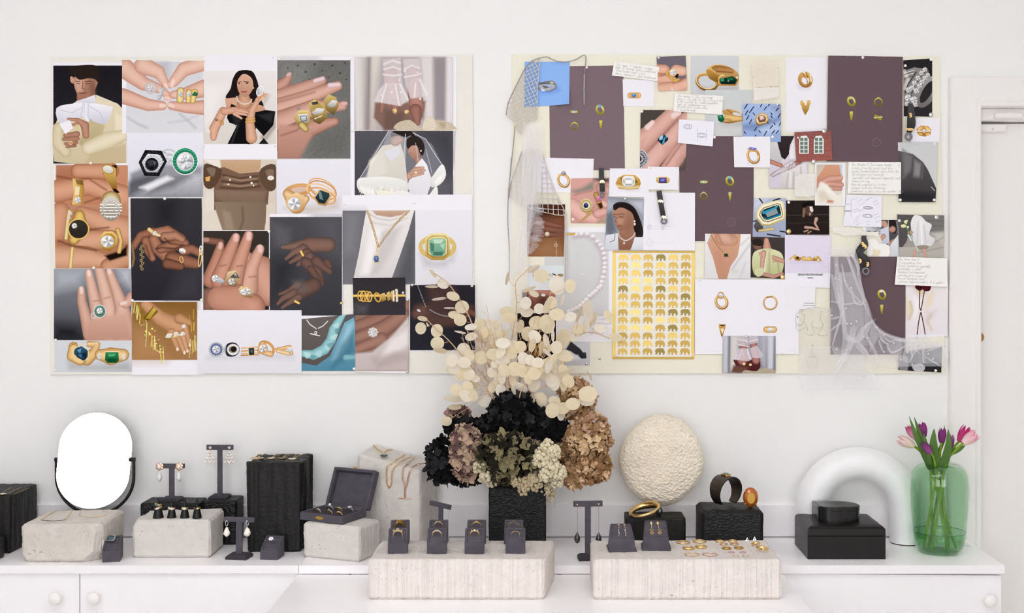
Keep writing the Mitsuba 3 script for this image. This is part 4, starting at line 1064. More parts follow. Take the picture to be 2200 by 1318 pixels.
obj('stem', tube([c + (-0.004, 0.004, -0.122), (c[0] - 0.004, c[1] + 0.004, Z + 0.008)], 0.003, 8), 'stem_black', k, smooth=40)
obj('base', moved(box(-0.04, 0.04, -0.025, 0.025, 0, 0.009, 0.001), (c[0] - 0.004, c[1] + 0.012, Z)), 'stem_black', k)
# ------------------------------------------------------------------ white arch lamp
mat('opal_glass', {'type': 'principled', 'base_color': rgb('#efeff0'), 'roughness': 0.4, 'specular': 0.4})
yL = 3.425
k = thing('arch_lamp', 'white glass lamp in the form of a thick arch behind the black boxes', 'lamp')
r_ = 34.5 / F * yL
xa, xb = X(1742, yL), X(1946, yL)
Ra = (xb - xa) / 2
zc = at(0, 996, yL)[2] - Ra
path = [(xa, yL, Z + 0.0035), (xa, yL, Z + 0.02), (xa, yL, (Z + zc) / 2)] + [((xa + xb) / 2 - Ra * math.cos(t), yL, zc + Ra * math.sin(t)) for t in np.linspace(0, PI, 40)] + [(xb, yL, (Z + zc) / 2), (xb, yL, Z + 0.02), (xb, yL, Z + 0.0035)]
rad = np.full(len(path), r_)
rad[[0, -1]] = r_ * 0.96
obj('arch', tube(path, rad, 40), 'opal_glass', k, smooth=40)
for x in (xa, xb):
    obj('foot', moved(lathe([(0, 0), (r_ * 0.93, 0), (r_ * 0.93, 0.0036), (0, 0.0036)], 40), (x, yL, Z)), 'oxidised', k, smooth=40)
obj('cord', tube(spline([(xb + r_ * 0.9, yL + 0.02, Z + 0.003), (xb + 0.10, yL + 0.035, Z + 0.003), (xb + 0.165, yL - 0.05, Z + 0.003), (xb + 0.14, yL + 0.04, Z + 0.0025)], 8), 0.0018, 6), 'opal_glass', k, smooth=40)
# ------------------------------------------------------------------ black boxes
yX = foot(1203, Z)
x0, x1 = X(1735.5, yX), X(1903, yX)
zl_, zt_ = at(0, 1152, yX)[2], at(0, 1133, yX)[2]
yY = yX + 0.175
k = thing('storage_box', 'large black leather box with a cushioned lid below the small round-fronted case', 'box')
obj('body', box(x0, x1, yX, yY, Z, zl_ - 0.0008, 0.0015), 'leather_black', k, smooth=30)
lid = hull([(x, y, z) for x, e in ((x0, 1), (x1, -1)) for y, g in ((yX, 1), (yY, -1)) for z in (zl_,)] + [(x + e * 0.0006, y + g * 0.0006, zt_ - 0.006) for x, e in ((x0, 1), (x1, -1)) for y, g in ((yX, 1), (yY, -1))] + [(x + e * 0.006, y + g * 0.006, zt_) for x, e in ((x0, 1), (x1, -1)) for y, g in ((yX, 1), (yY, -1))] + [(x + e * 0.02, y + g * 0.02, zt_ + 0.0035) for x, e in ((x0, 1), (x1, -1)) for y, g in ((yX, 1), (yY, -1))])
obj('lid', lid, 'leather_black', k)
zz = zt_ + 0.0036
k = thing('travel_case', 'small glossy black round-fronted case with a snap on the large black box', 'case')
yS = foot(1124, zz)
xl, xr = X(1761.5, yS), X(1853, yS)
W_ = xr - xl
D_ = 0.095
plan = [(0, 0.03), (W_ * 0.06, 0.014), (W_ * 0.2, 0.004), (W_ * 0.45, 0.0), (W_ * 0.75, 0.004), (W_ * 0.92, 0.014), (W_, 0.032), (W_ * 0.99, D_ * 0.62), (W_ * 0.9, D_ * 0.84), (W_ * 0.7, D_ * 0.96), (W_ * 0.4, D_), (W_ * 0.02, D_), (0, D_ * 0.95)]
pp = Polygon(spline(np.array(plan), 5, True)).buffer(0)
hs = 0.0395
putc = lambda m: moved(m, (xl, yS, zz))
obj('body', putc(extrude(pp, hs - 0.0095)), 'black_gloss', k, smooth=35)
obj('lid', putc(cat([moved(extrude(pp.buffer(0.0006), 0.0085), (0, 0, hs - 0.0088)), moved(extrude(pp.buffer(-0.004), 0.0012), (0, 0, hs - 0.0004))])), 'black_gloss', k, smooth=35)
obj('flap', putc(hull([(W_ * (0.56 + dx), -0.0012 + 0.003 * abs(dx) + dy, z) for dx in (-0.07, 0.07) for dy in (0, 0.003) for z in (0.008, hs - 0.004)])), 'black_gloss', k, smooth=35)
obj('snap', putc(moved(lathe([(0, 0), (0.0048, 0), (0.004, 0.0022), (0, 0.003)], 24), (W_ * 0.60, -0.0005, 0.0135), rx=90)), 'black_satin', k, smooth=40)
# ------------------------------------------------------------------ green glass vase with tulips
mat('stem_green', {'type': 'principledthin', 'base_color': rgb('#8fae3a'), 'roughness': 0.5, 'diff_trans': 0.4})
mat('stem_dark', plastic('#33503a', 0.3))
scene['green_glass'] = {'type': 'dielectric', 'int_ior': 1.5, 'specular_transmittance': {'type': 'rgb', 'value': [0.84, 0.955, 0.85]}}
scene['water_skin'] = {'type': 'thindielectric', 'int_ior': 1.33, 'specular_transmittance': {'type': 'rgb', 'value': [0.70, 0.88, 0.70]}}
scene['water_top'] = {'type': 'thindielectric', 'int_ior': 1.33, 'specular_transmittance': {'type': 'rgb', 'value': [0.90, 0.96, 0.90]}}
yV = foot(1188, Z)
cV = np.array([X(2018, yV), yV, Z])
u = yV / F
prof_o = [(0, 0), (30, 0), (42, 4), (50, 14), (55, 30), (57.5, 55), (60.5, 95), (62, 135), (61.5, 155), (58, 172), (50, 184), (38, 191), (28, 191.5), (24, 188), (23, 183)]
po = spline(np.array([(r, z) for r, z in prof_o], float) * u, 4)
po[:, 0] = np.maximum(po[:, 0], 0)
po[0, 0] = 0
th = 0.0028
tn = np.gradient(po, axis=0)
tn /= np.linalg.norm(tn, axis=1, keepdims=True)
pin = po + np.stack([-tn[:, 1], tn[:, 0]], 1) * th
pin[0] = (0, 0.006)
pin = pin[pin[:, 1] > 0.004]
pin[0, 0] = 0
keep = [0] + [i for i in range(1, len(pin)) if pin[i, 0] > 0.003]
pin = pin[keep]
vase = lathe(np.vstack([po, pin[::-1]]), 72)
kV = thing('glass_vase', 'green glass vase with rounded shoulders, partly filled with water for the tulips', 'vase')
obj('glass', moved(vase, cV), 'green_glass', kV, smooth=50)
zw = 0.0 + (at(0, 1142, yV)[2] - Z)
ins = pin[(pin[:, 1] < zw)][:, :].copy()
rw_ = float(np.interp(zw, pin[:20, 1], pin[:20, 0])) if len(pin) > 20 else ins[-1, 0]
ins = np.vstack([ins, [(rw_, zw)]]) - (0.0006, -0.0004)
ins[0, 0] = 0
ins = ins[ins[:, 1] > 0.0085]
wk = obj('water', moved(lathe(ins, 64), cV), 'water_skin', kV, smooth=50)
obj('surface', moved(lathe([(0, zw), (rw_ - 0.003, zw), (rw_ - 0.0012, zw + 0.0015)], 64), cV), 'water_top', wk, smooth=50)
obj('meniscus', moved(torus(rw_ - 0.0014, 0.0005, 64, 6), cV + (0, 0, zw + 0.0006)), 'stem_dark', wk, smooth=True)
TUL = [  # base px, tip px, width px, colours low / high, words
    ((1964, 959), (1929, 942), 25, '#f3efd2', '#efc9d2', 'cream tulip flushed pale pink, lowest and furthest toward the arch lamp'),
    ((1965.5, 943.5), (1948, 916), 17, '#e7b8c3', '#c0437e', 'slim pink tulip bud above the cream one'),
    ((1985.5, 939), (1979, 908.5), 22, '#8f4a88', '#9c4288', 'dark purple tulip, the tallest flower of the bunch'),
    ((2000, 975), (1981.5, 951), 18, '#a8689e', '#8c3c84', 'purple tulip bud hanging low over the vase shoulder'),
    ((2023, 952), (2026, 920), 19, '#8f4a88', '#943f84', 'dark purple tulip in the middle between two leaves'),
    ((2042, 964), (2044, 933.5), 15, '#8f4c92', '#a85a9c', 'narrow purple tulip bud beside the middle one'),
    ((2061, 949.5), (2079, 916.5), 24, '#e25a9a', '#b21f63', 'deep magenta tulip leaning toward the door'),
    ((2069, 953), (2099, 931), 27, '#f8e6e0', '#f1a3bd', 'pale pink and white tulip leaning furthest toward the door')]
mat('petal', {'type': 'principledthin', 'base_color': {'type': 'mesh_attribute', 'name': 'vertex_color'}, 'roughness': 0.5, 'diff_trans': 0.5})
mat('leaf', {'type': 'principledthin', 'base_color': rgb('#5f8046'), 'roughness': 0.45, 'diff_trans': 0.4})
rnd = random.Random(9)
def frame_along(d, up=(0, -1, 0.2)):
    d = d / np.linalg.norm(d)
    x = np.cross(up, d)
    x /= np.linalg.norm(x)
    return np.stack([x, np.cross(d, x), d], 1)
def petal(L, W, turn, open_=0.1, n=9, m=7, cup=1.0):
    """one tulip petal curving up around the axis z"""
    v = []
    for i in range(n):
        t = i / (n - 1)
        w = W * (math.sin(PI * min(1, 0.16 + 0.84 * t) ** 1.15) ** 0.62) * (1 if t < 0.99 else 0.15)
        R = W * (0.30 + 0.62 * math.sin(PI * (0.08 + (0.80 - open_) * t)))
        for j in range(m):
            s = (j / (m - 1) - 0.5) * 2
            a = s * 0.95 * w / max(R, 1e-6) * 0.55
            rr = R * (1 - 0.06 * s * s)
            v.append((rr * math.cos(a), rr * math.sin(a), L * t - 0.06 * L * abs(s) ** 3 * t))
    f = [(i * m + j, i * m + j + 1, (i + 1) * m + j + 1) for i in range(n - 1) for j in range(m - 1)] + [(i * m + j, (i + 1) * m + j + 1, (i + 1) * m + j) for i in range(n - 1) for j in range(m - 1)]
    q = moved(tm(v, f), rz=math.degrees(turn))
    return q, np.repeat(np.arange(n) / (n - 1), m)
neck = cV + (-0.006, 0, 190 * u)
for i, (b, t, w, ca, cb, words) in enumerate(TUL):
    dy = [0.01, -0.004, 0.02, -0.03, 0.0, 0.015, 0.018, -0.015][i]
    pb, pt = at(*b, yV + dy), at(*t, yV + dy * 1.15)
    k = thing('tulip', words, 'tulip', 'tulips in the green vase')
    d = pt - pb
    L = np.linalg.norm(d) * 1.03
    M = np.eye(4)
    M[:3, :3] = frame_along(d)
    M[:3, 3] = pb
    Wp = w / F * yV / 2 * 1.06
    for ring in (0, 1):
        for j in range(3):
            m, tv = petal(L * (1 - 0.04 * ring), Wp * (1 - 0.08 * ring), j * 2 * PI / 3 + ring * PI / 3 + i, 0.10 if w > 20 else 0.0)
            m.apply_transform(M)
            streak = 0.88 + 0.22 * meshkit.noise(m.vertices * 340, j)
            cc = (lin(ca)[None] * (1 - tv[:, None]) + lin(cb)[None] * tv[:, None]) * streak[:, None]
            obj('petal', m, 'petal', k, smooth=True, color=np.clip(cc, 0, 1))
    a0 = i * 2.4
    foot_ = cV + (0.040 * math.cos(a0) * 0.8 + (-0.012 if pb[0] > neck[0] else 0.012), 0.026 * math.sin(a0), 0.012)
    ring_ = neck + (np.clip((pb[0] - neck[0]) * 0.35, -0.02, 0.02), np.clip(dy * 0.6, -0.012, 0.012), 0)
    pth = spline(np.array([foot_, ring_ * 0.5 + foot_ * 0.5 + (0, 0, 0.0), ring_, pb * 0.55 + ring_ * 0.45 + (0, 0, 0.006), pb + d * 0.04]), 8)
    obj('stem', tube(pth, 0.0034, 8), 'stem_green', k, smooth=40)
    # a long pointed leaf on some of the stems
LEAF = [((1993, 992), (1953, 895), 13, 0, -0.01), ((1997, 985), (1964, 896), 13, 2, 0.012), ((2010, 992), (2007, 921), 20, 4, -0.02), ((2028, 1000), (2037, 922), 18, 5, -0.022), ((2017, 975), (2029, 914), 8, 4, 0.012), ((2036, 978), (2074, 958), 14, 6, -0.005), ((1996, 1000), (1985, 932), 12, 2, -0.018), ((2012, 985), (2003, 940), 14, 4, 0.02), ((2000, 1004), (1996, 962), 11, 3, -0.02)]
for (b, t, w, own, dy) in LEAF:
    pb, pt = at(*b, yV + dy * 0.5), at(*t, yV + dy * 1.4)
    mid = (pb + pt) / 2 + np.array([(-0.006 if t[0] < b[0] else 0.004), -0.01, 0.004])
    line = spline(np.array([neck * 0.55 + pb * 0.45 - (0, 0, 0.02), pb, mid, pt]), 6)
    n = len(line)
    W = w / F * yV / 2
    v = []
    for i, p_ in enumerate(line):
        s = i / (n - 1)
        wd = W * math.sin(PI * (0.12 + 0.88 * s) ** 0.9) ** 0.8 if s < 1 else 0.0003
        tz = line[min(i + 1, n - 1)] - line[max(i - 1, 0)]
        side = np.cross(tz, (0.25, 1, 0.1))
        side /= np.linalg.norm(side)
        for q_ in (-1, 0, 1):
            v.append(p_ + side * wd * q_ + np.array([0, 0.3 * wd * abs(q_), 0]))
    f = [(i * 3 + j, i * 3 + j + 1, i * 3 + j + 4) for i in range(n - 1) for j in range(2)] + [(i * 3 + j, i * 3 + j + 4, i * 3 + j + 3) for i in range(n - 1) for j in range(2)]
    key = 'tulip' if own == 0 else f'tulip_{own:03d}'
    obj('leaf', tm(v, f), 'leaf', key, smooth=True)
# ------------------------------------------------------------------ charred vase with the dried bouquet
yU = 3.325
single('charred_vase', charred(rect(X(1050.5, yU), X(1172.5, yU), yU, yU + 0.125), at(0, 1047, yU)[2], 21, 'c', 0.0012, 0.0008, 0.0035), 'charred_cracked', 'square black charred wooden vase holding the dried bouquet', 'vase', smooth=35)
VT = np.array([X(1111, yU), yU + 0.06, at(0, 1050, yU)[2]])
def vivid(name, cols, trans=0.25, rough=0.6):
    for i, c_ in enumerate(cols):
        mat(f'{name}_{i}', {'type': 'principledthin', 'base_color': rgb(c_), 'roughness': rough, 'diff_trans': trans, 'spec_trans': 0.0})
    return len(cols)
def floret(n, size, seed, curl):
    """a hydrangea floret: n broad petals around the z axis"""
    r = np.random.default_rng(seed)
    out = []
    for i in range(n):
        a = 2 * PI * i / n + r.uniform(-0.25, 0.25)
        L = size * r.uniform(0.85, 1.1)
        W = L * r.uniform(0.42, 0.55)
        c1, tw = curl * r.uniform(0.4, 2.4), r.uniform(-0.5, 0.5)
        v = []
        for (s, w) in ((0.0, 0.12), (0.3, 0.8), (0.62, 1.0), (0.88, 0.62), (1.03, 0.05)):
            for q in (-1, 0, 1):
                v.append((s * L, q * w * W, c1 * L * s * s + 0.18 * L * abs(q) * w + tw * q * w * W * s))
        f = [(i_ * 3 + j, i_ * 3 + j + 1, i_ * 3 + j + 4) for i_ in range(4) for j in range(2)] + [(i_ * 3 + j, i_ * 3 + j + 4, i_ * 3 + j + 3) for i_ in range(4) for j in range(2)]
        out.append(moved(tm(v, f), rz=math.degrees(a)))
    return cat(out)
def head(label, px, py, rx, ry, y, fam, ntones, size, count, depth=0.75, curl=0.35, lobes=None, seed=0, name='hydrangea_head'):
    r = np.random.default_rng(seed + 100)
    k = thing(name, label, 'flower', 'dried flower heads in the bouquet')
    c = at(px, py, y)
    sx, sz = rx / F * y, ry / F * y
    sy = min(sx, sz) * depth
    plys = HEADS.setdefault((fam, size, curl), [ply(floret(4, size, seed * 7 + q, curl), None, True) for q in range(5)])
    g = (1 + 5 ** 0.5) / 2
    obj('stem', tube([VT + (r.uniform(-0.03, 0.03), r.uniform(-0.03, 0.03), -0.03), c * 0.6 + VT * 0.4 + (0, 0, 0.01), c], 0.003, 6), 'twig', k, smooth=40)
    core = ball((0, 0, 0), 1, 3, (sx * 0.74, sy * 0.74, sz * 0.74))
    core.vertices *= (0.8 + 0.35 * meshkit.noise(core.vertices * 160, seed))[:, None]
    obj('core', moved(core, c), f'{fam}_2', k)
    count = int(count * 1.6)
    size *= 0.72
    for i in range(count):
        t = 1 - 1.72 * (i + 0.5) / count          # front and sides only turn of the sphere, from the viewer's side backwards
        a = 2 * PI * i * g
        d = np.array([math.sqrt(max(0, 1 - t * t)) * math.cos(a), -t, math.sqrt(max(0, 1 - t * t)) * math.sin(a)])
        rad = 0.74 + 0.42 * meshkit.noise(d * 2.8 + seed) + r.uniform(-0.04, 0.04)
        p = c + d * rad * (sx, sy, sz)
        z = d * (1 / sx, 1 / sy, 1 / sz)
        z = z / np.linalg.norm(z) + r.normal(0, 0.38, 3)
        z /= np.linalg.norm(z)
        x = np.cross(z, r.normal(0, 1, 3))
        x /= np.linalg.norm(x)
        M = np.eye(4)
        s = r.uniform(0.75, 1.15)
        M[:3, 0], M[:3, 1], M[:3, 2], M[:3, 3] = x * s, np.cross(z, x) * s, z * s, p
        key = numbered(k + '__floret')
        scene[key] = {**plys[i % 5], 'bsdf': {'type': 'ref', 'id': f'{fam}_{int(meshkit.noise(np.array([[*(d * 1.7 + seed * 3)]]))[0] * 0.7 * ntones + r.uniform(0, 0.3 * ntones)) % ntones}'}, 'to_world': T(M)}
    return k
HEADS = {}
mat('twig', plastic('#8d7458', 0.7))
vivid('ink_black', ['#242426', '#2f2e30', '#1a1a1b', '#3b393a'], 0.05, 0.35)
vivid('russet', ['#90746a', '#a48a7c', '#bea48e', '#6c5452', '#9a7878'], 0.1)
vivid('olive', ['#4e4838', '#665f48', '#2e2b25', '#8d8464', '#3c362e', '#aaa182'], 0.15, 0.5)
vivid('tan', ['#c6a882', '#dabf9a', '#a88662', '#c29c84', '#e6cfae'], 0.1)
vivid('amber', ['#be9a76', '#d0b08c', '#94704e', '#b48e72'], 0.1)
head('black hydrangea head crowning the dark middle of the bouquet', 1102, 884, 48, 38, 3.28, 'ink_black', 4, 0.0155, 85, 0.8, 0.35, seed=1)
head('black hydrangea head between the crown and the tan heads', 1170, 920, 42, 36, 3.29, 'ink_black', 4, 0.015, 65, 0.8, 0.35, seed=2)
head('small black hydrangea head behind the russet one', 990, 918, 30, 26, 3.33, 'ink_black', 4, 0.0145, 42, 0.8, 0.4, seed=3)
head('loose black hydrangea head drooping over the tall stone slab', 950, 990, 30, 46, 3.27, 'ink_black', 4, 0.0145, 62, 0.8, 0.4, seed=4)
head('black hydrangea tuft hanging lowest under the russet head', 1000, 1026, 32, 14, 3.3, 'ink_black', 4, 0.0125, 30, 0.8, 0.4, seed=5)
head('black hydrangea cluster filling the gap above the olive head', 1060, 925, 48, 28, 3.3, 'ink_black', 4, 0.0145, 52, 0.8, 0.35, seed=6)
head('russet mauve hydrangea head among the black ones', 1001, 972, 32, 56, 3.245, 'russet', 5, 0.0125, 95, 0.8, 0.4, seed=7)
head('small russet sprig peeping out above the black heads', 985, 892, 24, 14, 3.33, 'russet', 5, 0.012, 28, 0.8, 0.4, seed=8)
head('russet hydrangea tuft tucked between olive and tan heads', 1150, 962, 22, 20, 3.28, 'russet', 5, 0.0115, 26, 0.8, 0.4, seed=9)
head('large olive and black veined hydrangea head in the centre of the bouquet', 1088, 982, 62, 50, 3.225, 'olive', 6, 0.0145, 130, 0.7, 0.45, seed=10)
head('large tan hydrangea head at the side of the coral disc', 1263, 945, 47, 52, 3.27, 'tan', 5, 0.0105, 165, 0.85, 0.45, seed=11)
head('tan hydrangea head rising behind the pale seed pods', 1240, 858, 36, 42, 3.36, 'tan', 5, 0.0105, 90, 0.8, 0.45, seed=12)
head('amber brown hydrangea head lowest on the coral disc side', 1272, 1003, 40, 34, 3.26, 'amber', 4, 0.0105, 100, 0.85, 0.45, seed=13)
head('tan hydrangea sprig hanging below beside the pale lichen', 1232, 1022, 25, 24, 3.25, 'tan', 5, 0.0105, 42, 0.85, 0.45, seed=14)
head('amber hydrangea head filling the middle behind the lichen', 1222, 975, 28, 36, 3.3, 'amber', 4, 0.0105, 60, 0.8, 0.45, seed=15)
# pale reindeer lichen
mat('lichen', {'type': 'diffuse', 'reflectance': {'type': 'mesh_attribute', 'name': 'vertex_color'}})
def lichen(label, blobs, y, ca, cb, seed):
    r = np.random.default_rng(seed)
    parts = []
    for (px, py, rr) in blobs:
        c = at(px, py, y + r.uniform(-0.01, 0.012))
        R = rr / F * y
        for i in range(int(34 * (rr / 14) ** 2) + 10):
            d = r.normal(0, 1, 3)
            d[1] = -abs(d[1]) if r.random() < 0.75 else d[1]
            d /= np.linalg.norm(d)
            parts.append(ball(c + d * R * r.uniform(0.72, 1.05), R * r.uniform(0.20, 0.34), 2))
    m = cat(parts)
    v = np.array(m.vertices)
    n = m.vertex_normals
    h = meshkit.noise(v * 520, seed) * 0.6 + meshkit.noise(v * 1100, seed + 1) * 0.4
    m.vertices = v + n * ((h - 0.45) * 0.0046)[:, None]
    col = lin(ca)[None] * (1 - h[:, None]) + lin(cb)[None] * h[:, None]
    k = thing('lichen_clump', label, 'lichen', 'pale lichen clumps in the bouquet')
    scene[k] = ply(m, 'lichen', True, color=np.clip(col, 0, 0.9))
    return k
lichen('pale cream lichen clump between the russet head and the vase', [(1033, 1000, 15), (1046, 1020, 16), (1036, 1026, 11), (1056, 1036, 11), (1025, 1008, 9)], 3.22, '#b5a988', '#ece2c6', 1)
lichen('largest cream lichen clump running down between olive and tan heads', [(1176, 958, 14), (1190, 972, 15), (1162, 985, 17), (1184, 1000, 17), (1200, 1016, 15), (1172, 1022, 13), (1195, 1035, 13), (1158, 972, 10)], 3.205, '#b8ac8a', '#efe6ca', 2)
lichen('brownish lichen clump hanging over the middle of the black vase rim', [(1108, 1034, 12), (1128, 1040, 15), (1150, 1040, 14), (1124, 1056, 10), (1142, 1026, 11)], 3.215, '#8d7c60', '#d6c6a4', 3)
lichen('tapering cream lichen tail hanging against the side of the vase', [(1180, 1048, 10), (1172, 1056, 8), (1186, 1062, 8), (1188, 1074, 4)], 3.225, '#a39674', '#e2d6b6', 4)
tw = []
r = np.random.default_rng(3)
for i in range(9):
    p0 = at(1178 + r.uniform(-6, 14), 1058 + r.uniform(-6, 8), 3.225)
    p1 = p0 + (r.uniform(-0.008, 0.012), 0, -0.02 - 0.02 * r.random())
    tw.append(tube(spline([p0, (p0 + p1) / 2 + (r.uniform(-.004, .004), 0, 0), p1], 5), 0.0004, 5))
obj('fringe', cat(tw), 'twig', 'lichen_clump_003')
# dried lunaria: stems with thin, pearly seed discs
for i, c_ in enumerate(('#efe4cd', '#f1e9d8', '#e6d8b8', '#eee2c4')):
    mat(f'seed_disc_{i}', {'type': 'principledthin', 'base_color': proc([lambda p, n, uv: mix(lc('#efe4cc'), lc('#f7f0e2'), fbm(p.x * 90, p.y * 90, p.z * 90)), lambda p, n, uv: mix(lc('#efe6d4'), lc('#f7f1e6'), fbm(p.x * 90, p.y * 90, p.z * 90)), lambda p, n, uv: mix(lc('#e6d8b8'), lc('#f1e6cb'), fbm(p.x * 90, p.y * 90, p.z * 90)), lambda p, n, uv: mix(lc('#ebdcba'), lc('#f5ead0'), fbm(p.x * 90, p.y * 90, p.z * 90))][i]), 'roughness': 0.3, 'diff_trans': 0.75, 'spec_trans': 0.0})
PODS = {  # stem: (label, colour tones, distance, way points px, pods as zoom numbers: x, y, rx, ry, turn)
    'a': ('dried lunaria stem reaching lowest to the side of the portrait board', 3.30, [(1055, 855), (980, 750), (935, 705), (910, 680)], [(30, 485, 42, 22, 10), (15, 565, 46, 50, 0), (150, 585, 50, 56, 10), (155, 690, 56, 54, 0), (178, 752, 58, 26, 8), (275, 830, 54, 56, 20), (375, 745, 55, 60, -30), (420, 790, 40, 52, -20)]),
    'b': ('dried lunaria stem arching highest over the dark necklace print', 3.33, [(1060, 855), (1022, 720), (1000, 665), (965, 612), (937, 590), (922, 580)], [(200, 195, 52, 40, 25), (108, 219, 56, 12, 0), (285, 298, 55, 36, 20), (168, 320, 60, 13, -8), (360, 388, 57, 55, 0), (255, 397, 48, 9, 0), (295, 455, 50, 33, 10), (345, 497, 52, 50, 0), (435, 555, 52, 27, -8), (435, 635, 50, 34, -20), (345, 600, 50, 6, 12), (118, 110, 14, 40, -35)]),
    'c': ('dried lunaria stem standing between the two pinboards', 3.36, [(1075, 850), (1040, 760), (1020, 690)], [(505, 530, 44, 54, 0), (572, 538, 42, 55, 15), (640, 538, 38, 44, 40), (590, 615, 44, 42, 0), (635, 690, 45, 40, 0), (520, 670, 40, 18, 30), (690, 610, 44, 40, 0), (560, 830, 40, 16, 20)]),
    'd': ('dried lunaria stem leaning before the tulle toward the pinboard edge', 3.38, [(1085, 850), (1098, 740), (1110, 660), (1108, 610), (1128, 585), (1142, 572)], [(730, 425, 60, 42, -5), (752, 480, 64, 46, 0), (735, 150, 11, 56, 10), (955, 68, 60, 22, -28), (1020, 130, 62, 58, 20), (890, 355, 48, 52, 10), (900, 432, 52, 42, -10), (845, 548, 32, 56, 10), (910, 610, 58, 60, 0), (958, 278, 44, 26, 25), (920, 240, 60, 14, -20)]),
    'e': ('dried lunaria stem rising straight in front of the pearl necklace print', 3.34, [(1110, 850), (1150, 740), (1175, 660), (1185, 620)], [(1150, 205, 66, 78, -10), (1260, 212, 46, 58, 0), (1080, 372, 36, 70, 25), (1105, 350, 44, 52, 0), (1068, 528, 66, 80, -8), (1002, 402, 44, 44, 0), (1150, 450, 64, 52, 5), (1262, 470, 52, 42, -12), (1195, 330, 14, 50, 15), (980, 520, 62, 58, 0)]),
    'f': ('dried lunaria stem spreading furthest toward the gold sticker sheet', 3.38, [(1130, 860), (1200, 760), (1260, 715), (1330, 735), (1345, 728)], [(1410, 420, 44, 92, -8), (1450, 492, 30, 62, 25), (1400, 545, 20, 52, 5), (1335, 450, 16, 76, 20), (1577, 465, 36, 56, -30), (1512, 568, 54, 36, 10), (1640, 640, 58, 34, 8), (1330, 570, 56, 46, 0), (1290, 632, 48, 46, 0), (1200, 650, 58, 84, 15)]),
    'g': ('dried lunaria stem drooping toward the gap under the portrait board', 3.29, [(1070, 870), (1040, 840), (1010, 800), (985, 770)], [(285, 905, 52, 46, 0), (380, 850, 55, 48, 10), (375, 940, 70, 58, 0), (290, 1150, 84, 26, 6), (310, 1075, 52, 50, 30), (435, 1050, 56, 50, 0), (300, 1222, 55, 20, 0), (552, 1172, 56, 50, -20), (390, 1130, 60, 44, 40), (230, 1340, 46, 40, 0), (470, 985, 40, 30, 10)]),
    'h': ('dried lunaria stem thick with discs in the middle of the bouquet', 3.27, [(1100, 860), (1095, 800), (1090, 745)], [(785, 718, 60, 52, 0), (620, 780, 56, 48, 0), (615, 835, 50, 30, 0), (690, 965, 36, 66, 0), (795, 905, 57, 60, 0), (610, 930, 42, 46, 30), (700, 690, 60, 46, 0), (700, 830, 60, 46, 0), (740, 790, 50, 44, 0), (620, 1050, 40, 56, 30), (680, 1080, 44, 50, 0), (780, 1000, 30, 52, -10)]),
    'i': ('dried lunaria stem of narrow turned discs in front of the dark print', 3.25, [(1115, 860), (1150, 800), (1175, 745)], [(945, 705, 30, 56, 10), (1018, 732, 17, 60, 5), (1060, 670, 24, 62, -15), (1115, 625, 14, 52, 0), (870, 815, 48, 52, -20), (1145, 725, 50, 55, 0), (990, 852, 52, 44, 0), (960, 945, 56, 52, 0), (1040, 930, 46, 76, -10), (1082, 882, 32, 58, 15), (925, 830, 40, 44, 0), (1070, 770, 14, 50, -45), (1120, 820, 30, 46, 20)]),
    'j': ('dried lunaria stem of long discs pointing away from the middle', 3.28, [(1130, 870), (1190, 820), (1220, 790)], [(1215, 795, 72, 46, 15), (1180, 885, 16, 52, 30), (1228, 930, 76, 16, -18), (1130, 952, 48, 36, -20), (960, 1035, 52, 58, 20), (1130, 1022, 42, 62, 0), (1210, 1025, 32, 66, 10), (1420, 960, 9, 44, -25), (1010, 1160, 58, 62, 0), (940, 1180, 28, 58, 5), (850, 1050, 60, 30, 30), (800, 1070, 26, 50, -10)]),
    'k': ('dried lunaria stem with pearly bright discs before the tan hydrangea', 3.225, [(1150, 960), (1195, 930), (1225, 885)], [(1410, 1112, 78, 66, 0), (1398, 1170, 66, 40, 0), (1202, 1232, 56, 50, 0), (1282, 1196, 60, 52, 0), (1112, 1250, 58, 62, 20), (1130, 1172, 52, 40, 20), (1185, 1275, 36, 60, 0)]),
}
pod_r = np.random.default_rng(8)
oval = [(math.cos(t) * (1 - 0.0 * math.cos(t)), math.sin(t)) for t in np.linspace(0, 2 * PI, 26, endpoint=False)]
def pod_mesh(rx, rz, bend):
    """thin disc with a raised rim thread and a small tip, in the xz plane"""
    v = [(0, -bend, 0)]
    for s, b in ((0.5, 0.8), (0.9, 0.35), (0.97, 0.05), (1.0, 0.25)):
        v += [(rx * s * x, -bend * b, rz * s * y * (1.0 if y > 0 else 1.04)) for x, y in oval]
    n = 26
    f = [(0, 1 + i, 1 + (i + 1) % n) for i in range(n)]
    for q in range(3):
        o = 1 + q * n
        for i in range(n):
            j = (i + 1) % n
            f += [(o + i, o + n + i, o + n + j), (o + i, o + n + j, o + j)]
    return tm(v, f)
def zpx(x, y):
    return 900 + x / 3.877, 560 + y / 3.877
for key, n_, x0_, x1_, y0_, y1_ in (('c', 6, 500, 720, 560, 780), ('g', 7, 260, 520, 760, 1180), ('h', 9, 600, 860, 640, 1080), ('i', 8, 850, 1160, 560, 1010), ('j', 6, 1040, 1270, 800, 1080)):
    for _ in range(n_):
        a_, b_ = pod_r.uniform(34, 60), pod_r.uniform(44, 60)
        PODS[key][3].append((pod_r.uniform(x0_, x1_), pod_r.uniform(y0_, y1_), a_, b_, pod_r.uniform(-40, 40)))
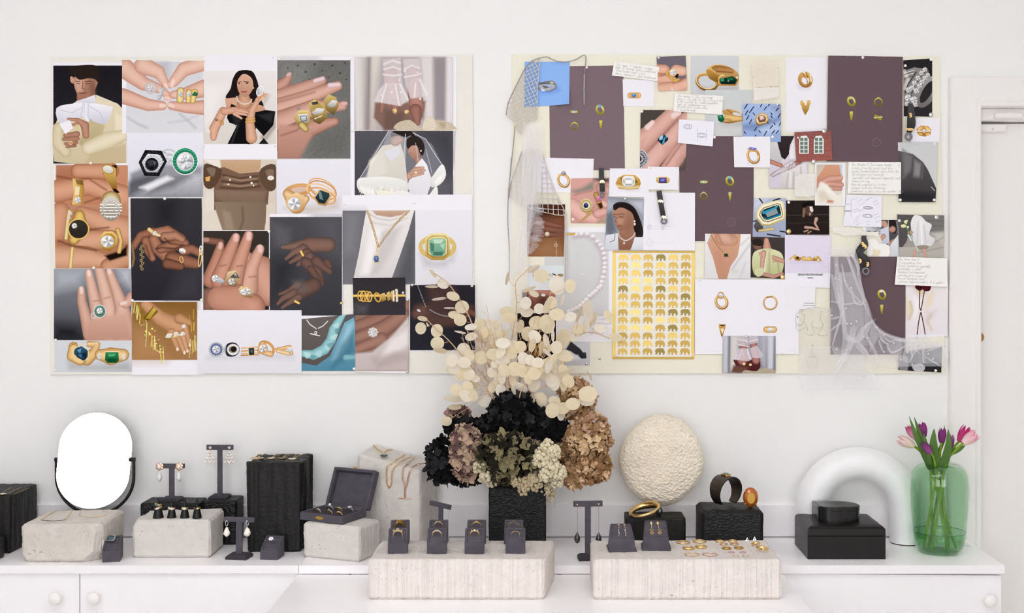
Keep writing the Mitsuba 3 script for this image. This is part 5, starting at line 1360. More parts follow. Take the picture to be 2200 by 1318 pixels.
for key, (label, y, way, pods) in PODS.items():
    k = thing('dried_lunaria', label, 'dried flower', 'dried lunaria stems in the bouquet')
    pts = [VT + (pod_r.uniform(-.02, .02), pod_r.uniform(-.02, .02), -0.02)]
    pts += [at(px, py, y + (0.012 if key != 'k' else [0.10, 0.09, 0.012][i])) for i, (px, py) in enumerate(way)]
    line = spline(pts, 7)
    twigs = []
    obj('stem', tube(line, np.linspace(0.0021, 0.0009, len(line)), 7), 'twig_pale' if 'twig_pale' in scene else mat('twig_pale', plastic('#c9a888', 0.7)), k, smooth=40)
    for i, (zx, zy, rx, ry, turn) in enumerate(pods):
        px, py = zpx(zx, zy)
        yy = y + pod_r.uniform(-0.028, 0.028)
        c = at(px, py, yy)
        sc_ = yy / F / 3.877
        face = min(rx, ry) / max(rx, ry)
        # a narrow outline is a disc seen turned: build the full disc and turn it about its long axis
        full = max(rx, ry)
        other = max(min(rx, ry), full * 0.72)
        m = pod_mesh(other * sc_, full * sc_, 0.0022 * pod_r.uniform(-1, 1.4))
        swing = math.degrees(math.acos(min(1, min(rx, ry) / other)))
        base = 0 if ry >= rx else 90
        M = moved(moved(m, rz=swing * pod_r.choice([-1, 1])), ry=base)
        M = moved(M, c, ry=turn)
        obj('seed_disc', M, f'seed_disc_{int(pod_r.integers(0, 4))}', k, smooth=True)
        j = int(np.argmin(np.linalg.norm(line - c, axis=1)))
        j = max(1, min(len(line) - 2, j - 2))
        b0 = line[j]
        dv = b0 - c
        e = c + dv / np.linalg.norm(dv) * min(rx, ry) * sc_ * 0.95
        md = (b0 + e) / 2 + (0, 0, -0.004)
        twigs.append(tube(spline([b0, md, e], 4), 0.0006, 5))
    obj('twigs', cat(twigs), 'twig_pale', k)
# bare fine twigs between the discs
tw = []
for i in range(34):
    x0, y0 = 1060 + 90 * pod_r.random(), 860 - 20 * pod_r.random()
    x1, y1 = x0 + pod_r.uniform(-110, 60), y0 - pod_r.uniform(60, 190)
    yy = pod_r.uniform(3.28, 3.38)
    a0, b0 = at(x0, y0, yy), at(x1, y1, yy)
    tw.append(tube(spline([a0, (a0 + b0) / 2 + (pod_r.uniform(-.012, .012), 0, 0), b0], 5), 0.0007, 5))
    for q in range(3):
        s = pod_r.uniform(0.4, 0.95)
        p = a0 * (1 - s) + b0 * s
        tw.append(tube([p, p + (pod_r.uniform(-.022, .022), 0, pod_r.uniform(0.008, 0.03))], 0.0005, 4))
k = thing('twig_sprays', 'fine bare branching twigs of dried stems among the pale seed discs', 'dried stems')
labels[k]['kind'] = 'stuff'
scene[k] = ply(cat(tw), 'twig_pale')
# ------------------------------------------------------------------ printed sheets pinned to the boards
scene['print_ink'] = {'type': 'twosided', 'b': {'type': 'diffuse', 'reflectance': proc(ink_fn)}}
PLACED, PLAB = [], []
def quad_of(q):
    return [(q[0], q[1]), (q[2], q[1]), (q[2], q[3]), (q[0], q[3])] if len(q) == 4 and np.ndim(q[0]) == 0 else list(q)
def sheet(label, q, *art, cat='photo print', name='photo_print', group=None, curl=None, level=None, zoom=None, lift=0.0):
    """a paper sheet; q its rectangle or four corners (from top left, clockwise) in frame pixels; art: ink programs, or (program, ox, oy, k)"""
    q = np.array(quad_of(q), float)
    lo, hi = q.min(0), q.max(0)
    if level is None:
        level = 1 + max([l for a, b, l in PLACED if (lo < b - 1).all() and (a + 1 < hi).all()], default=0)
    PLACED.append((lo, hi, level))
    PLAB.append(label)
    r0 = len(INK)
    for a in art:
        draw(*a) if isinstance(a, tuple) else draw(a)
    SHEETS.append((r0, len(INK)))
    y = BOARD_Y - 0.0003 - 0.00075 * level - lift
    n = 14 if curl else 1
    s = np.linspace(0, 1, n + 1)
    U, V = np.meshgrid(s, s)
    P2 = (q[0] * (1 - U)[..., None] + q[1] * U[..., None]) * (1 - V)[..., None] + (q[3] * (1 - U)[..., None] + q[2] * U[..., None]) * V[..., None]
    off = np.zeros_like(U) if curl is None else curl(U, V)
    W = np.stack([(P2[..., 0] - CX) / F * y, np.full_like(U, y) - off, CZ - (P2[..., 1] - CY) / F * y], -1).reshape(-1, 3)
    uv = P2.reshape(-1, 2) + (4096.0 * (len(SHEETS) - 1), 0)
    m = n + 1
    f = []
    for i in range(n):
        for j in range(n):
            a = i * m + j
            f += [(a, a + m + 1, a + 1), (a, a + m, a + m + 1)]
    f = np.array(f)
    k = len(W)
    rim_ = [i for i in range(m)] + [i * m + n for i in range(1, m)] + [n * m + j for j in range(n - 1, -1, -1)] + [i * m for i in range(n - 1, 0, -1)]
    side = []
    for a, b in zip(rim_, rim_[1:] + rim_[:1]):
        side += [(a, b, b + k), (a, b + k, a + k)]
    W2 = W + (0, 0.0003, 0)
    mesh = tm(np.vstack([W, W2]), np.vstack([f, f[:, ::-1] + k, side]))
    key = thing(name, label, cat, group)
    scene[key] = ply(mesh, 'print_ink', False, uv=np.vstack([uv, uv]))
    return key, y
ZA, ZB, ZC, ZD, ZE, ZF = (100, 100, 3.662), (430, 100, 3.662), (740, 100, 3.662), (100, 440, 3.468), (420, 440, 3.468), (720, 420, 3.294)
WHITE = 'R #efedf3 0,0,2200,1318'
# ------------------------------------------------------------------ left board
rs = random.Random(2)
sheet('studio portrait print of a dark-haired man in a cream coat with a huge white bow', [(113, 134), (272, 134), (272, 352), (113, 352)], WHITE, ('''
R #1f1d22-#2a282e 53,150,626,922
P #e5d9be-#cfc09c 390,380 560,450 626,520 626,922 190,922 60,905 50,800 55,650 90,560 180,470 250,420
P #c9b991-#b5a47c ~4 330,560 460,620 420,760 320,830 250,760
P #f2e9d2 ~6 @.6 540,520 610,560 620,760 540,700
C #e8ddc3-#c6b68f 600,700,46 480,740,70 330,800,56
C #dfd2b4-#bfae86 90,640,40 90,760,50 150,830,44
P #bfa981 @.5 ~5 340,850 620,770 626,922 300,922
S #b98a74-#8f6250 218,240 400,240 385,330 340,400 285,408 240,370 215,300
S #d9ad96 ~5 @.7 225,260 290,270 290,340 260,380 232,340
P #a47562 ~3 240,360 380,350 385,440 240,430
S #2a201c 175,170 260,148 390,150 420,220 410,290 385,262 330,250 262,262 230,240 205,220 188,215
E #c99a84 200,262,14,28,-10
L #4a2f26 3 228,272 262,278;L #4a2f26 3 305,278 345,272
L #2b1c18 2.5 235,291 262,294;L #2b1c18 2.5 308,294 340,292;P #6f4a3a ~8 @.6 330,260 385,260 385,400 350,400 340,330
L #8f5f4e 4 285,280 282,330 296,336
L #7a3e38 3.5 262,365 285,371 312,364
P #eceaf2-#d3d1de 235,430 300,410 380,380 390,440 330,470 230,470
S #f2f0f7-#d5d3e0 78,485 200,450 295,450 300,520 200,590 100,600
S #f4f2f8-#cbc9d8 330,450 500,470 515,500 460,612 330,560
C #eeecf4-#c9c7d6 310,455,26 300,540,30 322,580,16
L #c2c0d0 2.5 340,470 420,520 450,590;L #c2c0d0 2.5 100,500 200,520 280,480;L #d5d3e0 2 300,450 298,560
C #c08f78-#94634f 170,570,10 250,580,16 300,620,34 310,700,26
C #c08f78-#8f5f4c 160,635,9 240,605,13
C #b5836c-#8a5a48 150,700,18 240,690,24
C #b5836c-#8a5a48 135,730,14 245,725,16;C #b07e68-#845544 150,765,12 235,755,14;C #a87762-#7c4f3f 160,790,10 225,780,12
O #e6c477 240,640,8,24,0,3;O #e6c477 190,762,12,10,0,3
P #f3f1f7 100,610 180,580 210,640 150,690''', *ZA))
sheet('print of two hands pinching diamond and gold rings over white marble', [(262, 129), (438, 131), (437, 287), (262, 287)], WHITE, ('''
R #d5d4d9-#dcdbe0 626,120,1232,682
L #9a99a2 5 ~8 @.6 640,560 720,610 790,640;L #9a99a2 5 ~8 @.6 1050,530 1120,590 1170,640;L #b2b1b9 4 ~8 @.6 960,600 1100,580 1232,520
P #a3a5ae ~20 @.6 800,120 960,120 960,240 840,240
C #e8bfae-#c08873 610,170,80 760,290,55 880,330,38 950,380,26
C #e9c2b1-#c58e79 760,150,70 880,200,52 935,290,30
C #e6bba9-#bd8570 600,390,62 800,460,48 910,466,36
C #eac3b2-#c48c77 1240,130,60 1080,180,56 1000,280,40 975,300,30
C #e9c1b0-#c08873 1240,330,70 1100,370,50 1000,380,32
C #e6bba9-#bb836e 1240,480,60 1100,480,44 985,465,34
C #f3d7cb-#dfae9d 935,300,20 945,318,16;C #f3d7cb-#dfae9d 1000,270,24 985,310,17;C #f1d3c6-#dcab99 900,466,24 925,466,20;C #f1d3c6-#dcab99 970,460,20 1000,470,16;C #efd0c3-#d9a896 945,405,24 965,410,16
O #b9bcc2 820,325,44,42,0,5;H #f0f1f4-#9ea3aa 818,330,32,6,13;G #eef0f3-#8f949c 818,330,22
C #c9ccd2-#8d9299 915,330,14 885,405,16;G #eceef2-#868c94 900,350,13 890,378,14 880,402,10
C #f2dfa0-#a87c28 1055,350,30 1050,420,28;G #e8ebee-#757b84 1055,375,16,26
C #efd78f-#a67a2a 1120,360,26 1115,430,18;G #e8ebee-#868c94 1122,376,20
C #efd78f-#a67a2a 1165,360,28 1150,430,20;P #2f7f5a-#1c5a3e 1140,385 1165,352 1195,372 1180,392''', *ZA))
sheet('print of a black hexagonal ring and a round emerald halo ring in hard light', [(272, 286.6), (436, 286.6), (436, 424), (275, 424)], WHITE, ('''
R #e9e8f2-#d8d8e0 630,683,1228,1186
P #a3a3ab-#5e5e66 ~10 660,1000 820,920 1228,940 1228,1186 650,1186
P #c9c9cf-#94949c ~14 %.15 640,1120 900,1010 1228,1010 1228,1186 640,1186
P #4e4e56 ~14 @.85 640,1070 800,1010 930,1010 760,1130 640,1186
P #55555d ~14 @.7 960,1010 1110,1000 1140,1030 1000,1110 800,1160
P #f0f0f4 ~8 @.9 730,1110 950,1020 1000,1040 800,1130
O #c9cbd0 960,860,60,48,0,8;C #e4e6ea-#8f9298 900,850,26 1000,880,24;G #f4f5f7-#7b7f86 930,880,14 950,850,12 960,900,12
P #17171b 775,815 905,820 948,905 885,1022 770,1018 724,912
P #e4e6ea-#a9acb2 795,845 890,850 925,905 872,992 785,990 748,912
H #f5f6f8-#8f9399 835,920,62,9,18
H #3a3a40-#0e0e12 835,920,88,8,20
E #101014-#2a2a30 828,928,52,52;P #45454d @.8 790,905 830,890 850,925 815,940;P #6b6b74 @.7 835,895 865,910 850,940;P #000 @.8 800,950 850,950 830,975
E #e7e9ec 1090,902,104,110;E #1f8a62-#0f5f40 1090,902,96,102;H #49b98c-#0c4a33 1090,902,86,13,22;E #d9dce0 1092,905,70,74;G #ffffff-#6e737b 1092,905,62,66;G #ffffff-#8d9299 1080,880,26 1115,930,22''', *ZA))
sheet('close print of fingers stacked with gold signet and diamond ball rings', [(116, 353), (275, 351), (276, 577), (119, 577)], WHITE, ('''
R #c98e6e-#b97c5c 76,935,640,1340
P #b97f63-#a56b50 ~6 76,935 440,935 420,1010 76,1060
C #d9a284-#a76a4c 90,1140,90 330,1090,80 600,1180,90
C #d6a081-#a0633f 250,980,60 500,980,70
L #7e452c 4 ~6 80,1020 220,1050 330,1040 470,1130;L #7e452c 4 ~6 300,1230 420,1190
P #1b130e 455,935 552,935 548,1120 575,1150 540,1160 500,1090 440,1000
P #e9c26f-#8c5e1c 430,970 500,930 545,960 555,1120 520,1120 470,1050
E #f2efe8-#c9c2b4 484,968,44,32,20;O #b98a38 484,968,46,34,20,4
P #f0cf83-#a9772a > 205,1040 285,1045 298,1130 275,1250 195,1270 215,1160
P #5a3c14 @.7 225,1045 285,1050 290,1090 240,1085;P #fbeec8 @.7 225,1100 262,1105 255,1170 225,1170
G #eef0f2-#8d9299 245,1208,24
P #3a230f 150,1260 200,1240 220,1280 200,1330 160,1320''', *ZA), ('''
R #c08a6a-#ad7355 76,0,610,470
C #d5a080-#a4694b 60,180,110 100,60,80;C #d8a485-#a86d4f 260,70,60 600,200,110
C #d9a687-#a4694b 250,270,90 480,260,70;C #dba98a-#a36848 60,400,110 300,400,90 440,420,60;C #cf9a7a-#9d6344 460,460,60 640,380,80
P #1c110b ~5 430,380 560,340 600,300 600,380 470,420;L #5e3320 5 ~6 90,270 200,310 370,340;L #5e3320 4 ~6 300,190 460,170
C #eedfae-#8b6021 480,-30,72 480,60,60
E #d9d2c6-#8d8478 478,30,80,90
L #f4efe6 5 402,0 555,0;L #f4efe6 5 400,22 560,22;L #f4efe6 5 402,44 558,44;L #f4efe6 5 412,66 545,66;L #f4efe6 5 430,88 525,88;L #5f564b 2.5 402,11 556,11;L #5f564b 2.5 402,33 558,33;L #5f564b 2.5 408,55 552,55;L #5f564b 2.5 422,77 535,77
H #f7f4ee-#7d7468 478,10,40,7,14;H #f7f4ee-#7d7468 478,40,62,7,16
C #efd9a0-#8f6522 170,50,16 155,140,14 145,250,16;G #eee-#988 178,66,14 168,100,11
C #e9c473-#8a5f1f 245,80,40 240,180,80 205,260,40
E #3b332c-#2a241f 238,182,72,70;O #e2bd6b 238,182,76,74,0,5;G #f7f7f5-#98948c 208,158,20
P #edcb7d-#96681f 430,200 490,200 528,235 522,300 470,350 420,330 392,280 400,235
P #b98a35 445,215 485,215 512,240 508,295 465,330 430,315 408,275 414,240
G #f7f7f6-#8d8b86 453,274,50,46;O #c99c46 453,274,52,48,0,3
C #e5c27a-#7a5218 530,190,18 555,270,16 540,350,18
C #f0d592-#9b6e28 192,325,14 178,465,15''', *ZD))
sheet('print of a hand with a round green halo ring against a grey blur', [(115.6, 577), (283, 577), (283, 732), (115.6, 732)], WHITE, ('''
R #8a8d96-#33333a 55,478,632,1010
P #b9bcc6 ~30 @.7 55,478 300,478 240,600 55,640;P #c6c8d0 ~20 @.8 540,480 632,480 632,620 560,560
P #17171a ~30 @.8 55,880 230,900 280,1010 55,1010
C #d8ae9b-#a87866 259,640,28 262,720,34 290,830,42 330,960,60
C #e0b8a6-#b08270 314,510,30 345,650,40 380,800,52 400,950,70
C #e2bba9-#b58774 390,470,36 430,620,44 470,780,54 480,960,80
C #dfb7a5-#ad7e6c 470,505,30 520,640,38 560,760,54 580,960,90
C #dcb29f-#ab7c6a 640,690,44 590,745,30 555,740,18
P #d6ab98-#c09080 ~12 300,860 600,800 640,1010 290,1010
C #f0d6cc-#d0a595 259,625,18 261,655,17;C #f2dad0-#d3a998 314,500,18 318,525,19;C #f0d6cc-#d0a595 466,490,18 472,510,18;C #f0d6cc-#d3a998 560,738,18 590,730,16
L #a97868 3 ~5 350,720 400,715;L #a97868 3 ~5 430,700 470,690
O #c5c8cc 352,825,18,22,20,4
E #4f7f69-#2c5443 397,795,44,46;O #dfe3e4 397,795,44,46,0,3;H #86b59e-#23483a 397,795,35,6,18;G #fbfbfb-#8b9198 396,792,24''', *ZD))
sheet('print of a teal pear ring and an emerald-cut gold ring side by side on white', [(117, 732), (283, 732), (283, 800), (117, 800)], '''R #e3e6ea-#c9cccf 0,0,2200,1318''', ('''
P #b2b2b4 ~16 @.9 160,1170 330,1200 610,1170 635,1210 635,1250 170,1230
C #e8c48a-#a87638 320,1040,24 380,1040,20 350,1110,40 300,1150,50
C #eecb90-#a97837 200,1060,36 190,1130,40 250,1160,40
P #2f5876-#12283d 205,1075 260,1055 305,1085 308,1130 290,1172 230,1140 205,1110
P #6fa3bd @.8 225,1085 262,1070 250,1110;P #0d1c2b @.8 260,1110 300,1100 290,1150;P #4d8aa5 @.7 235,1120 260,1115 262,1145;O #f2d9a0 255,1112,58,60,20,3
L #a57a3c 3 180,1055 200,1035;L #a57a3c 3 200,1045 225,1030;L #f8e6bf 3 290,1040 380,1030
C #f0cd92-#a87636 400,1120,42 480,1130,66 570,1120,46
P #23834c-#0f5230 440,1100 535,1100 540,1165 520,1180 455,1180 435,1160;P #5cb884 @.7 455,1112 520,1110 505,1130 465,1135;P #0b3d22 @.7 450,1150 525,1150 515,1172 460,1172
L #f6dfae 3 436,1096 540,1096;G #f4f4f5-#9aa 393,1132,14,24 577,1136,12,24''', *ZD))
sheet('dark print of two clasped hands wearing several rings and chains', [(280, 424.5), (433, 424.5), (438.5, 649), (283, 649)], WHITE, ('''
R #3a383d-#2b2a30 625,-48,1158,716
P #232227 ~40 @.8 800,-48 980,-48 960,160 820,160;P #47454c ~40 @.6 1000,500 1158,450 1158,716 900,716
C #a06c55-#5f3a2c 650,310,26 700,230,28 790,200,30;C #b57f66-#6f4535 790,210,30 900,200,44 1000,260,40
C #a9735b-#63402f 740,270,34 760,350,30 790,400,24
C #b07a61-#6a4433 800,260,40 830,330,44 930,400,60;C #a8735b-#5d3a2b 850,330,34 960,300,44 1030,290,34
C #b9856c-#704838 880,240,36 960,230,32 1010,260,24;C #9d6a53-#553427 930,400,50 1030,420,50 1110,440,40
C #a26e57-#5b392b 1030,340,40 1080,330,34 1140,360,30;C #8b5b47-#4a2e23 900,440,40 1000,460,30
L #3b231a 5 ~5 815,330 860,320 960,330 1020,300;L #3b231a 4 ~5 880,250 920,290 1000,300;L #3b231a 4 ~5 740,300 770,390
C #f1dba4-#9a7430 765,185,16 790,205,14;C #f3dfae-#94702e 800,215,16 840,230,12;G #fff-#a99 808,212,14
E #f4f1ea-#b9b2a6 1012,345,26,20,20;L #fff 4 995,335 1032,350;L #8f8677 2 1000,352 1025,362
O #d9b46a 1005,410,12,24,-10,3;O #e0c081 1145,400,10,60,8,4;O #f0e6cf 1150,340,8,30,0,4
O #c9a86a 710,310,9,7,0,2;O #c9a86a 702,330,9,8,0,2;O #c9a86a 716,350,9,8,0,2;O #c9a86a 704,372,9,8,0,2;O #c9a86a 718,392,9,8,0,2;O #c9a86a 705,415,9,8,0,2;O #c9a86a 716,436,9,8,0,2;O #c9a86a 704,458,9,8,0,2;O #c9a86a 712,480,9,8,0,2
C #8f6e4e-#5d4530 640,300,10 650,400,12 640,460,8''', *ZD))
rs = random.Random(2)
tin = '\n'.join(f'L {rs.choice(["#d8b545", "#f2dc7e", "#a97f22", "#8a661b", "#fff3b5", "#c9d45e"])} {rs.uniform(1.4, 2.8):.1f} @.85 {x:.0f},{y:.0f} {x + rs.uniform(-14, 14):.0f},{y + rs.uniform(50, 120):.0f}' for x, y in [(rs.uniform(640, 720), rs.uniform(725, 820)) for _ in range(16)] + [(rs.uniform(1050, 1118), rs.uniform(725, 1040)) for _ in range(16)] + [(rs.uniform(700, 730) + t * 150, 860 + t * 220 + rs.uniform(-20, 20)) for t in [rs.random() for _ in range(18)]])
spk = '\n'.join(f'E {rs.choice(["#fff6c0", "#f0e27a", "#b8d86a", "#ffd98a"])} {740 + t * 120 + rs.gauss(0, 22):.0f},{880 + t * 240:.0f},{rs.uniform(3, 8):.0f}' for t in [rs.random() for _ in range(20)])
sheet('print of a hand with gold cuff and rings among glittering gold tinsel', [(283.5, 649), (436, 649), (437, 806), (283.5, 806)], WHITE, ('''
R #8d6534-#a67a4e 635,725,1122,1158
P #b98a5e ~40 @.7 640,920 760,920 880,1158 640,1158
P #7a5528 ~20 @.6 700,725 1122,725 1122,800 900,760
C #cf9d77-#a3714c 740,745,40 850,850,56 960,900,66 1000,930,56
C #cf9d77-#a3714c 930,950,30 980,1080,15;C #d3a27c-#a3714c 980,970,30 1025,1100,15;C #d3a27c-#a67550 1010,960,28 1048,1090,14;C #cf9d77-#a3714c 1030,900,24 1065,1040,12;C #c8966f-#9d6c47 990,850,40 1060,880,24
E #f3dccb 975,1078,9,14 1028,1104,9,13 1050,1092,8,13 1068,1048,7,12
P #8f6e22-#5b430f 720,850 795,755 832,800 760,865;P #d8bb55-#a88426 735,850 800,765 818,785 770,855
C #f2e6bd-#a98a4a 895,985,12 925,970,16;G #fff-#bba 912,978,18;C #eed28a-#9a7430 950,985,12 985,970,14;G #ffe-#b98 966,965,18;C #eee-#aa9 1000,972,10 1025,962,10;G #fff-#baa 1015,962,14 1023,908,15''', *ZD), (tin, *ZD), (spk, *ZD))
sheet('print of a long-haired woman in an off-shoulder black bow dress with pearls', [(438, 119), (595, 119), (595, 343), (438, 343)], WHITE, ('''
R #e9e5e4-#d9d2cb 28,192,600,768
P #f2eeec ~20 @.7 28,300 200,300 100,600 28,640
P #b5aaa0 ~10 @.8 505,400 545,385 520,440 480,480;P #9b9087 ~6 @.7 590,520 596,640 520,745 470,720
S #241c1b 300,194 400,192 450,270 475,400 500,470 460,490 400,440 300,410 200,405 240,330 255,260
P #d9ab90-#c08a6c 195,410 290,400 400,440 500,470 520,510 400,560 280,580 215,540
C #d3a387-#a97357 345,400,44 350,440,60
S #dcae95-#b98a70 293,270 320,222 370,218 412,262 415,330 385,380 345,398 305,360 291,310
S #1f1817 300,194 405,192 440,260 425,330 412,260 370,222 330,220 292,275 285,350 258,360 262,260
L #2b1d18 3 296,282 322,277;L #2b1d18 3 343,276 382,281;E #2a1c18 308,292,8,5 368,288,10,5
L #b98a70 3 328,290 326,325 340,330;L #9a4f47 5 326,355 345,360 365,354
E #e8c27a 418,325,5,9
E #f6ece4-#cdb9aa 289,395,6 291,409,6 296,422,6 304,433,6 314,442,6 326,449,6 339,453,6 352,454,6 365,453,6 378,449,6 389,442,6 398,432,6 404,420,6
P #d9ab90 292,330 400,330 405,420 292,412 @0
P #121214 245,450 340,500 420,520 515,500 592,510 575,620 500,705 440,640 415,768 215,768 290,620 230,600 210,560
P #2b2b2e ~6 @.8 240,520 340,560 280,630;P #303033 ~6 @.8 450,540 580,520 560,600;L #000 4 380,520 380,768;L #38383b 4 ~4 300,620 250,760
C #e0b096-#b37d60 180,510,34 110,650,40 105,720,24
C #dcac92-#b27c60 190,510,30 280,500,26 350,510,20;C #e0b299-#b98468 280,500,14 378,520,8;C #e0b299-#b98468 280,520,14 370,540,8;C #e0b299-#b98468 270,530,14 325,565,8
C #dcae94-#b27c5f 405,720,44 390,600,34 410,500,26 450,430,20
C #e0b299-#b98468 450,420,18 500,370,10;C #e0b299-#b98468 470,420,14 525,375,8;C #d8a68c-#b07a5e 460,400,14 490,350,8
E #d9dbe0 470,350,24,40,20 @.7;O #f4f4f6 470,350,24,40,20,3
O #c89a4a 395,570,34,10,-4,4;O #c89a4a 395,590,36,10,-4,4;O #b98a3a 170,600,12,18,-30,4;O #5b4326 130,578,10,6,0,3;E #f0cf83 492,408,8,9
P #e5e1de 50,640 80,660 75,690 45,670
P #1a1a1c 460,768 500,720 520,745 540,768''', *ZB))
sheet('brownish print of a torso in a sheer ruffled corset and briefs', [(437, 343), (593, 343), (593, 495), (437, 495)], '''R #d9cdbf 437,343,593,495''', ('''
P #e3dbd0 ~14 28,1120 110,1120 150,1318 28,1318
P #c9a888-#bf9a78 160,892 480,892 470,980 310,1000 170,970
P #7c5f4e-#6a5142 100,960 190,950 310,1000 470,985 560,1000 540,1150 520,1400 110,1400 110,1130
P #8a7160-#74604f ~6 110,1130 520,1140 500,1240 330,1290 130,1200
S #5d4535 30,930 110,940 170,970 150,1050 90,1120 30,1090
S #604a3a 480,960 590,930 600,1100 540,1140 470,1050
S #8c7866 @.7 50,960 120,960 100,1030;S #8f7a66 @.7 510,980 580,970 560,1050
L #3f2c20 5 ~5 180,1010 310,1040 450,1020;L #3f2c20 5 ~5 170,1060 310,1080 460,1060;L #4b3627 5 ~5 160,1110 300,1120 470,1100;L #a88f78 4 ~5 200,1030 320,1055 440,1040;L #a88f78 4 ~5 190,1085 320,1100 440,1085
E #f4efe6 235,1050,7 222,1085,7 395,1028,8 405,1075,9 420,1095,6;P #e2b262 40,1030 80,1020 75,1060 45,1060;E #efe6da 555,1035,26,18
P #ece5da 30,895 150,892 160,960 110,935''', *ZB), ('''
P #8f7a68-#7e6a59 > 140,-20 530,-20 525,60 515,190 200,190 165,100
P #e0d6c8 ~3 55,60 150,40 200,190 55,190;P #a8947f ~8 @.6 200,40 260,60 290,190 220,190;L #5f4d3e 4 ~6 350,20 355,120 330,190
P #ddd1c3 528,0 590,0 590,185 520,185''', *ZE))
sheet('print of a hand wearing three bold gold rings against grey stone', [(595, 121), (761, 121), (761, 342), (595, 342)], WHITE, ('''
R #6d6c69-#7b7a78 %.25 608,108,1182,882
P #8d8c89 ~40 @.6 %.3 608,108 900,108 800,400 608,300;P #5f5e5b ~40 @.6 %.3 900,700 1182,600 1182,882 850,882
E #3d3c3a 770,150,9,5 830,200,8 900,140,7,10 960,190,8,5 1040,150,10,6 1100,210,8 690,170,8,5 1140,130,7 1010,240,6 860,260,6 1150,260,8,5
C #c99a8a-#946456 600,330,56 670,280,40 700,235,26
C #d3a595-#a06f60 600,420,80 800,330,50 960,270,34
C #dbaf9f-#a97767 600,520,110 850,400,60 1080,310,38
C #d8ab9b-#a3715f 640,620,120 900,480,66 1120,470,34
C #c99888-#8e6051 680,740,110 850,640,80 1060,590,32
P #c79788-#b08070 ~10 608,600 800,640 880,700 780,882 608,882
C #e6cfd4-#c69ea0 905,270,18 965,252,18;C #ead2d8-#cba4a7 1020,305,20 1090,300,18;C #e0b9b0-#c29389 1120,450,18 1145,448,16;C #d9bcb8-#b98f88 690,225,14 705,215,14
L #94604f 4 ~6 640,700 760,660 880,560;L #a87565 4 ~6 610,440 760,400 900,360
P #e6cf8c-#86662a 735,560 780,500 850,505 870,600 830,640 770,620;P #cdb06a 750,560 790,515 845,520 850,590 800,615
P #e9ecee-#8c9297 770,535 840,530 855,590 795,605;L #5f656b 3 785,550 835,545 840,580 800,590 785,550
C #d9c07c-#6e5320 800,620,30 830,650,24;E #9a8f88 775,490,16,12
P #dcc178-#5d461c 850,450 900,415 980,460 1005,560 940,612 890,590;P #b4954e @.8 870,480 940,440 990,520 940,560
P #f0efee-#a39c98 878,520 920,485 980,490 960,525 905,540;P #2b2a2e-#55535a 875,440 925,430 930,452 885,462
P #d8bc75-#59431a 970,420 1010,375 1070,400 1092,470 1050,540 990,500;P #eceaea-#99928e 1000,460 1040,420 1080,430 1060,475 1020,482
L #f3ead0 3 900,570 960,545''', *ZB))
sheet('print of a bezel diamond ring leaning on a dark emerald-cut ring on white', [(594, 343), (755, 343), (755, 460), (594, 460)], '''R #e9e7f0-#e2dfe4 594,343,755,460''', ('''
P #c9c0b8 ~16 @.8 660,1270 850,1318 1090,1280 1090,1200 1000,1240
O #d8a46c 770,1130,90,36,-8,14;C #f0cd9a-#a8743c 690,1160,40 760,1250,66 830,1200,30
P #e2b077-#b27c42 ~4 680,1110 760,1080 840,1100 850,1170 800,1160 690,1150 @.6
P #f2d3a2-#b8854a 690,1180 760,1150 820,1180 825,1260 770,1310 690,1270 670,1225
G #f7f7f8-#84888e 740,1238,52;O #e2b47a 740,1238,56,56,0,4
O #e2ad74 960,1110,110,60,25,5;O #c88f54 965,1130,112,60,25,5;O #efc894 950,1150,115,58,22,6;O #d9a268 960,1175,110,52,22,6
P #f0cfa0-#b17d42 890,1190 940,1115 1025,1145 1035,1180 990,1255 930,1245
P #33444a-#16262c 905,1190 945,1130 1015,1155 1018,1180 980,1238 935,1232;P #7f999d @.7 930,1150 950,1140 970,1210 940,1200;P #20464a @.8 975,1160 1005,1165 985,1215''', *ZB))
sheet('print of a hand wearing three diamond rings over a pale hand in the dark', [(437, 495), (580.5, 495), (580.5, 667), (437, 667)], WHITE, ('''
R #3a3430-#2a2624 58,196,548,785
C #8d6250-#5a3a2d 60,262,26 190,280,26
C #d3a08c-#9c6b57 380,420,70 480,500,120 560,640,120
C #dcab97-#a17060 480,330,34 420,470,52 380,620,90
C #c18b75-#875847 185,310,30 150,430,44 110,560,60
C #cd9781-#93604d 300,245,34 240,390,52 180,560,70
C #d19c86-#976451 395,230,36 330,420,54 270,620,80
C #d09a84-#95624f 300,700,110 180,700,90 420,760,100
P #bd8872 ~10 60,640 160,600 340,660 400,785 60,785 @.5
C #e9c3bb-#cf9f94 302,235,22 300,258,22;C #ebc8c1-#d1a297 398,220,22 396,250,22;C #e3bab0-#c7968a 188,295,18 184,318,18;C #eccac3-#d3a59a 480,318,22 482,345,20;E #b98c7c 80,262,24,16
L #94604e 3 ~5 180,460 225,450;L #94604e 3 ~5 310,460 350,455;L #94604e 3 ~5 400,540 450,535
P #e4e6ea-#8d9198 120,545 165,535 215,565 210,590 150,575;G #fff-#80858c 148,550,26
P #e9cfa0-#80582f 215,570 240,500 300,490 335,560 300,612 250,605;P #3b3a38-#5d5a55 255,545 300,500 330,550;P #d9d6d0 @.7 285,520 300,505 310,540;G #eee-#776f66 270,575,24
P #ecd2a4-#8a6338 320,625 380,610 432,645 425,695 370,690 330,665;G #f3f1ee-#8d867d 375,650,42,26;E #e6c491 345,618,16,12''', *ZE))
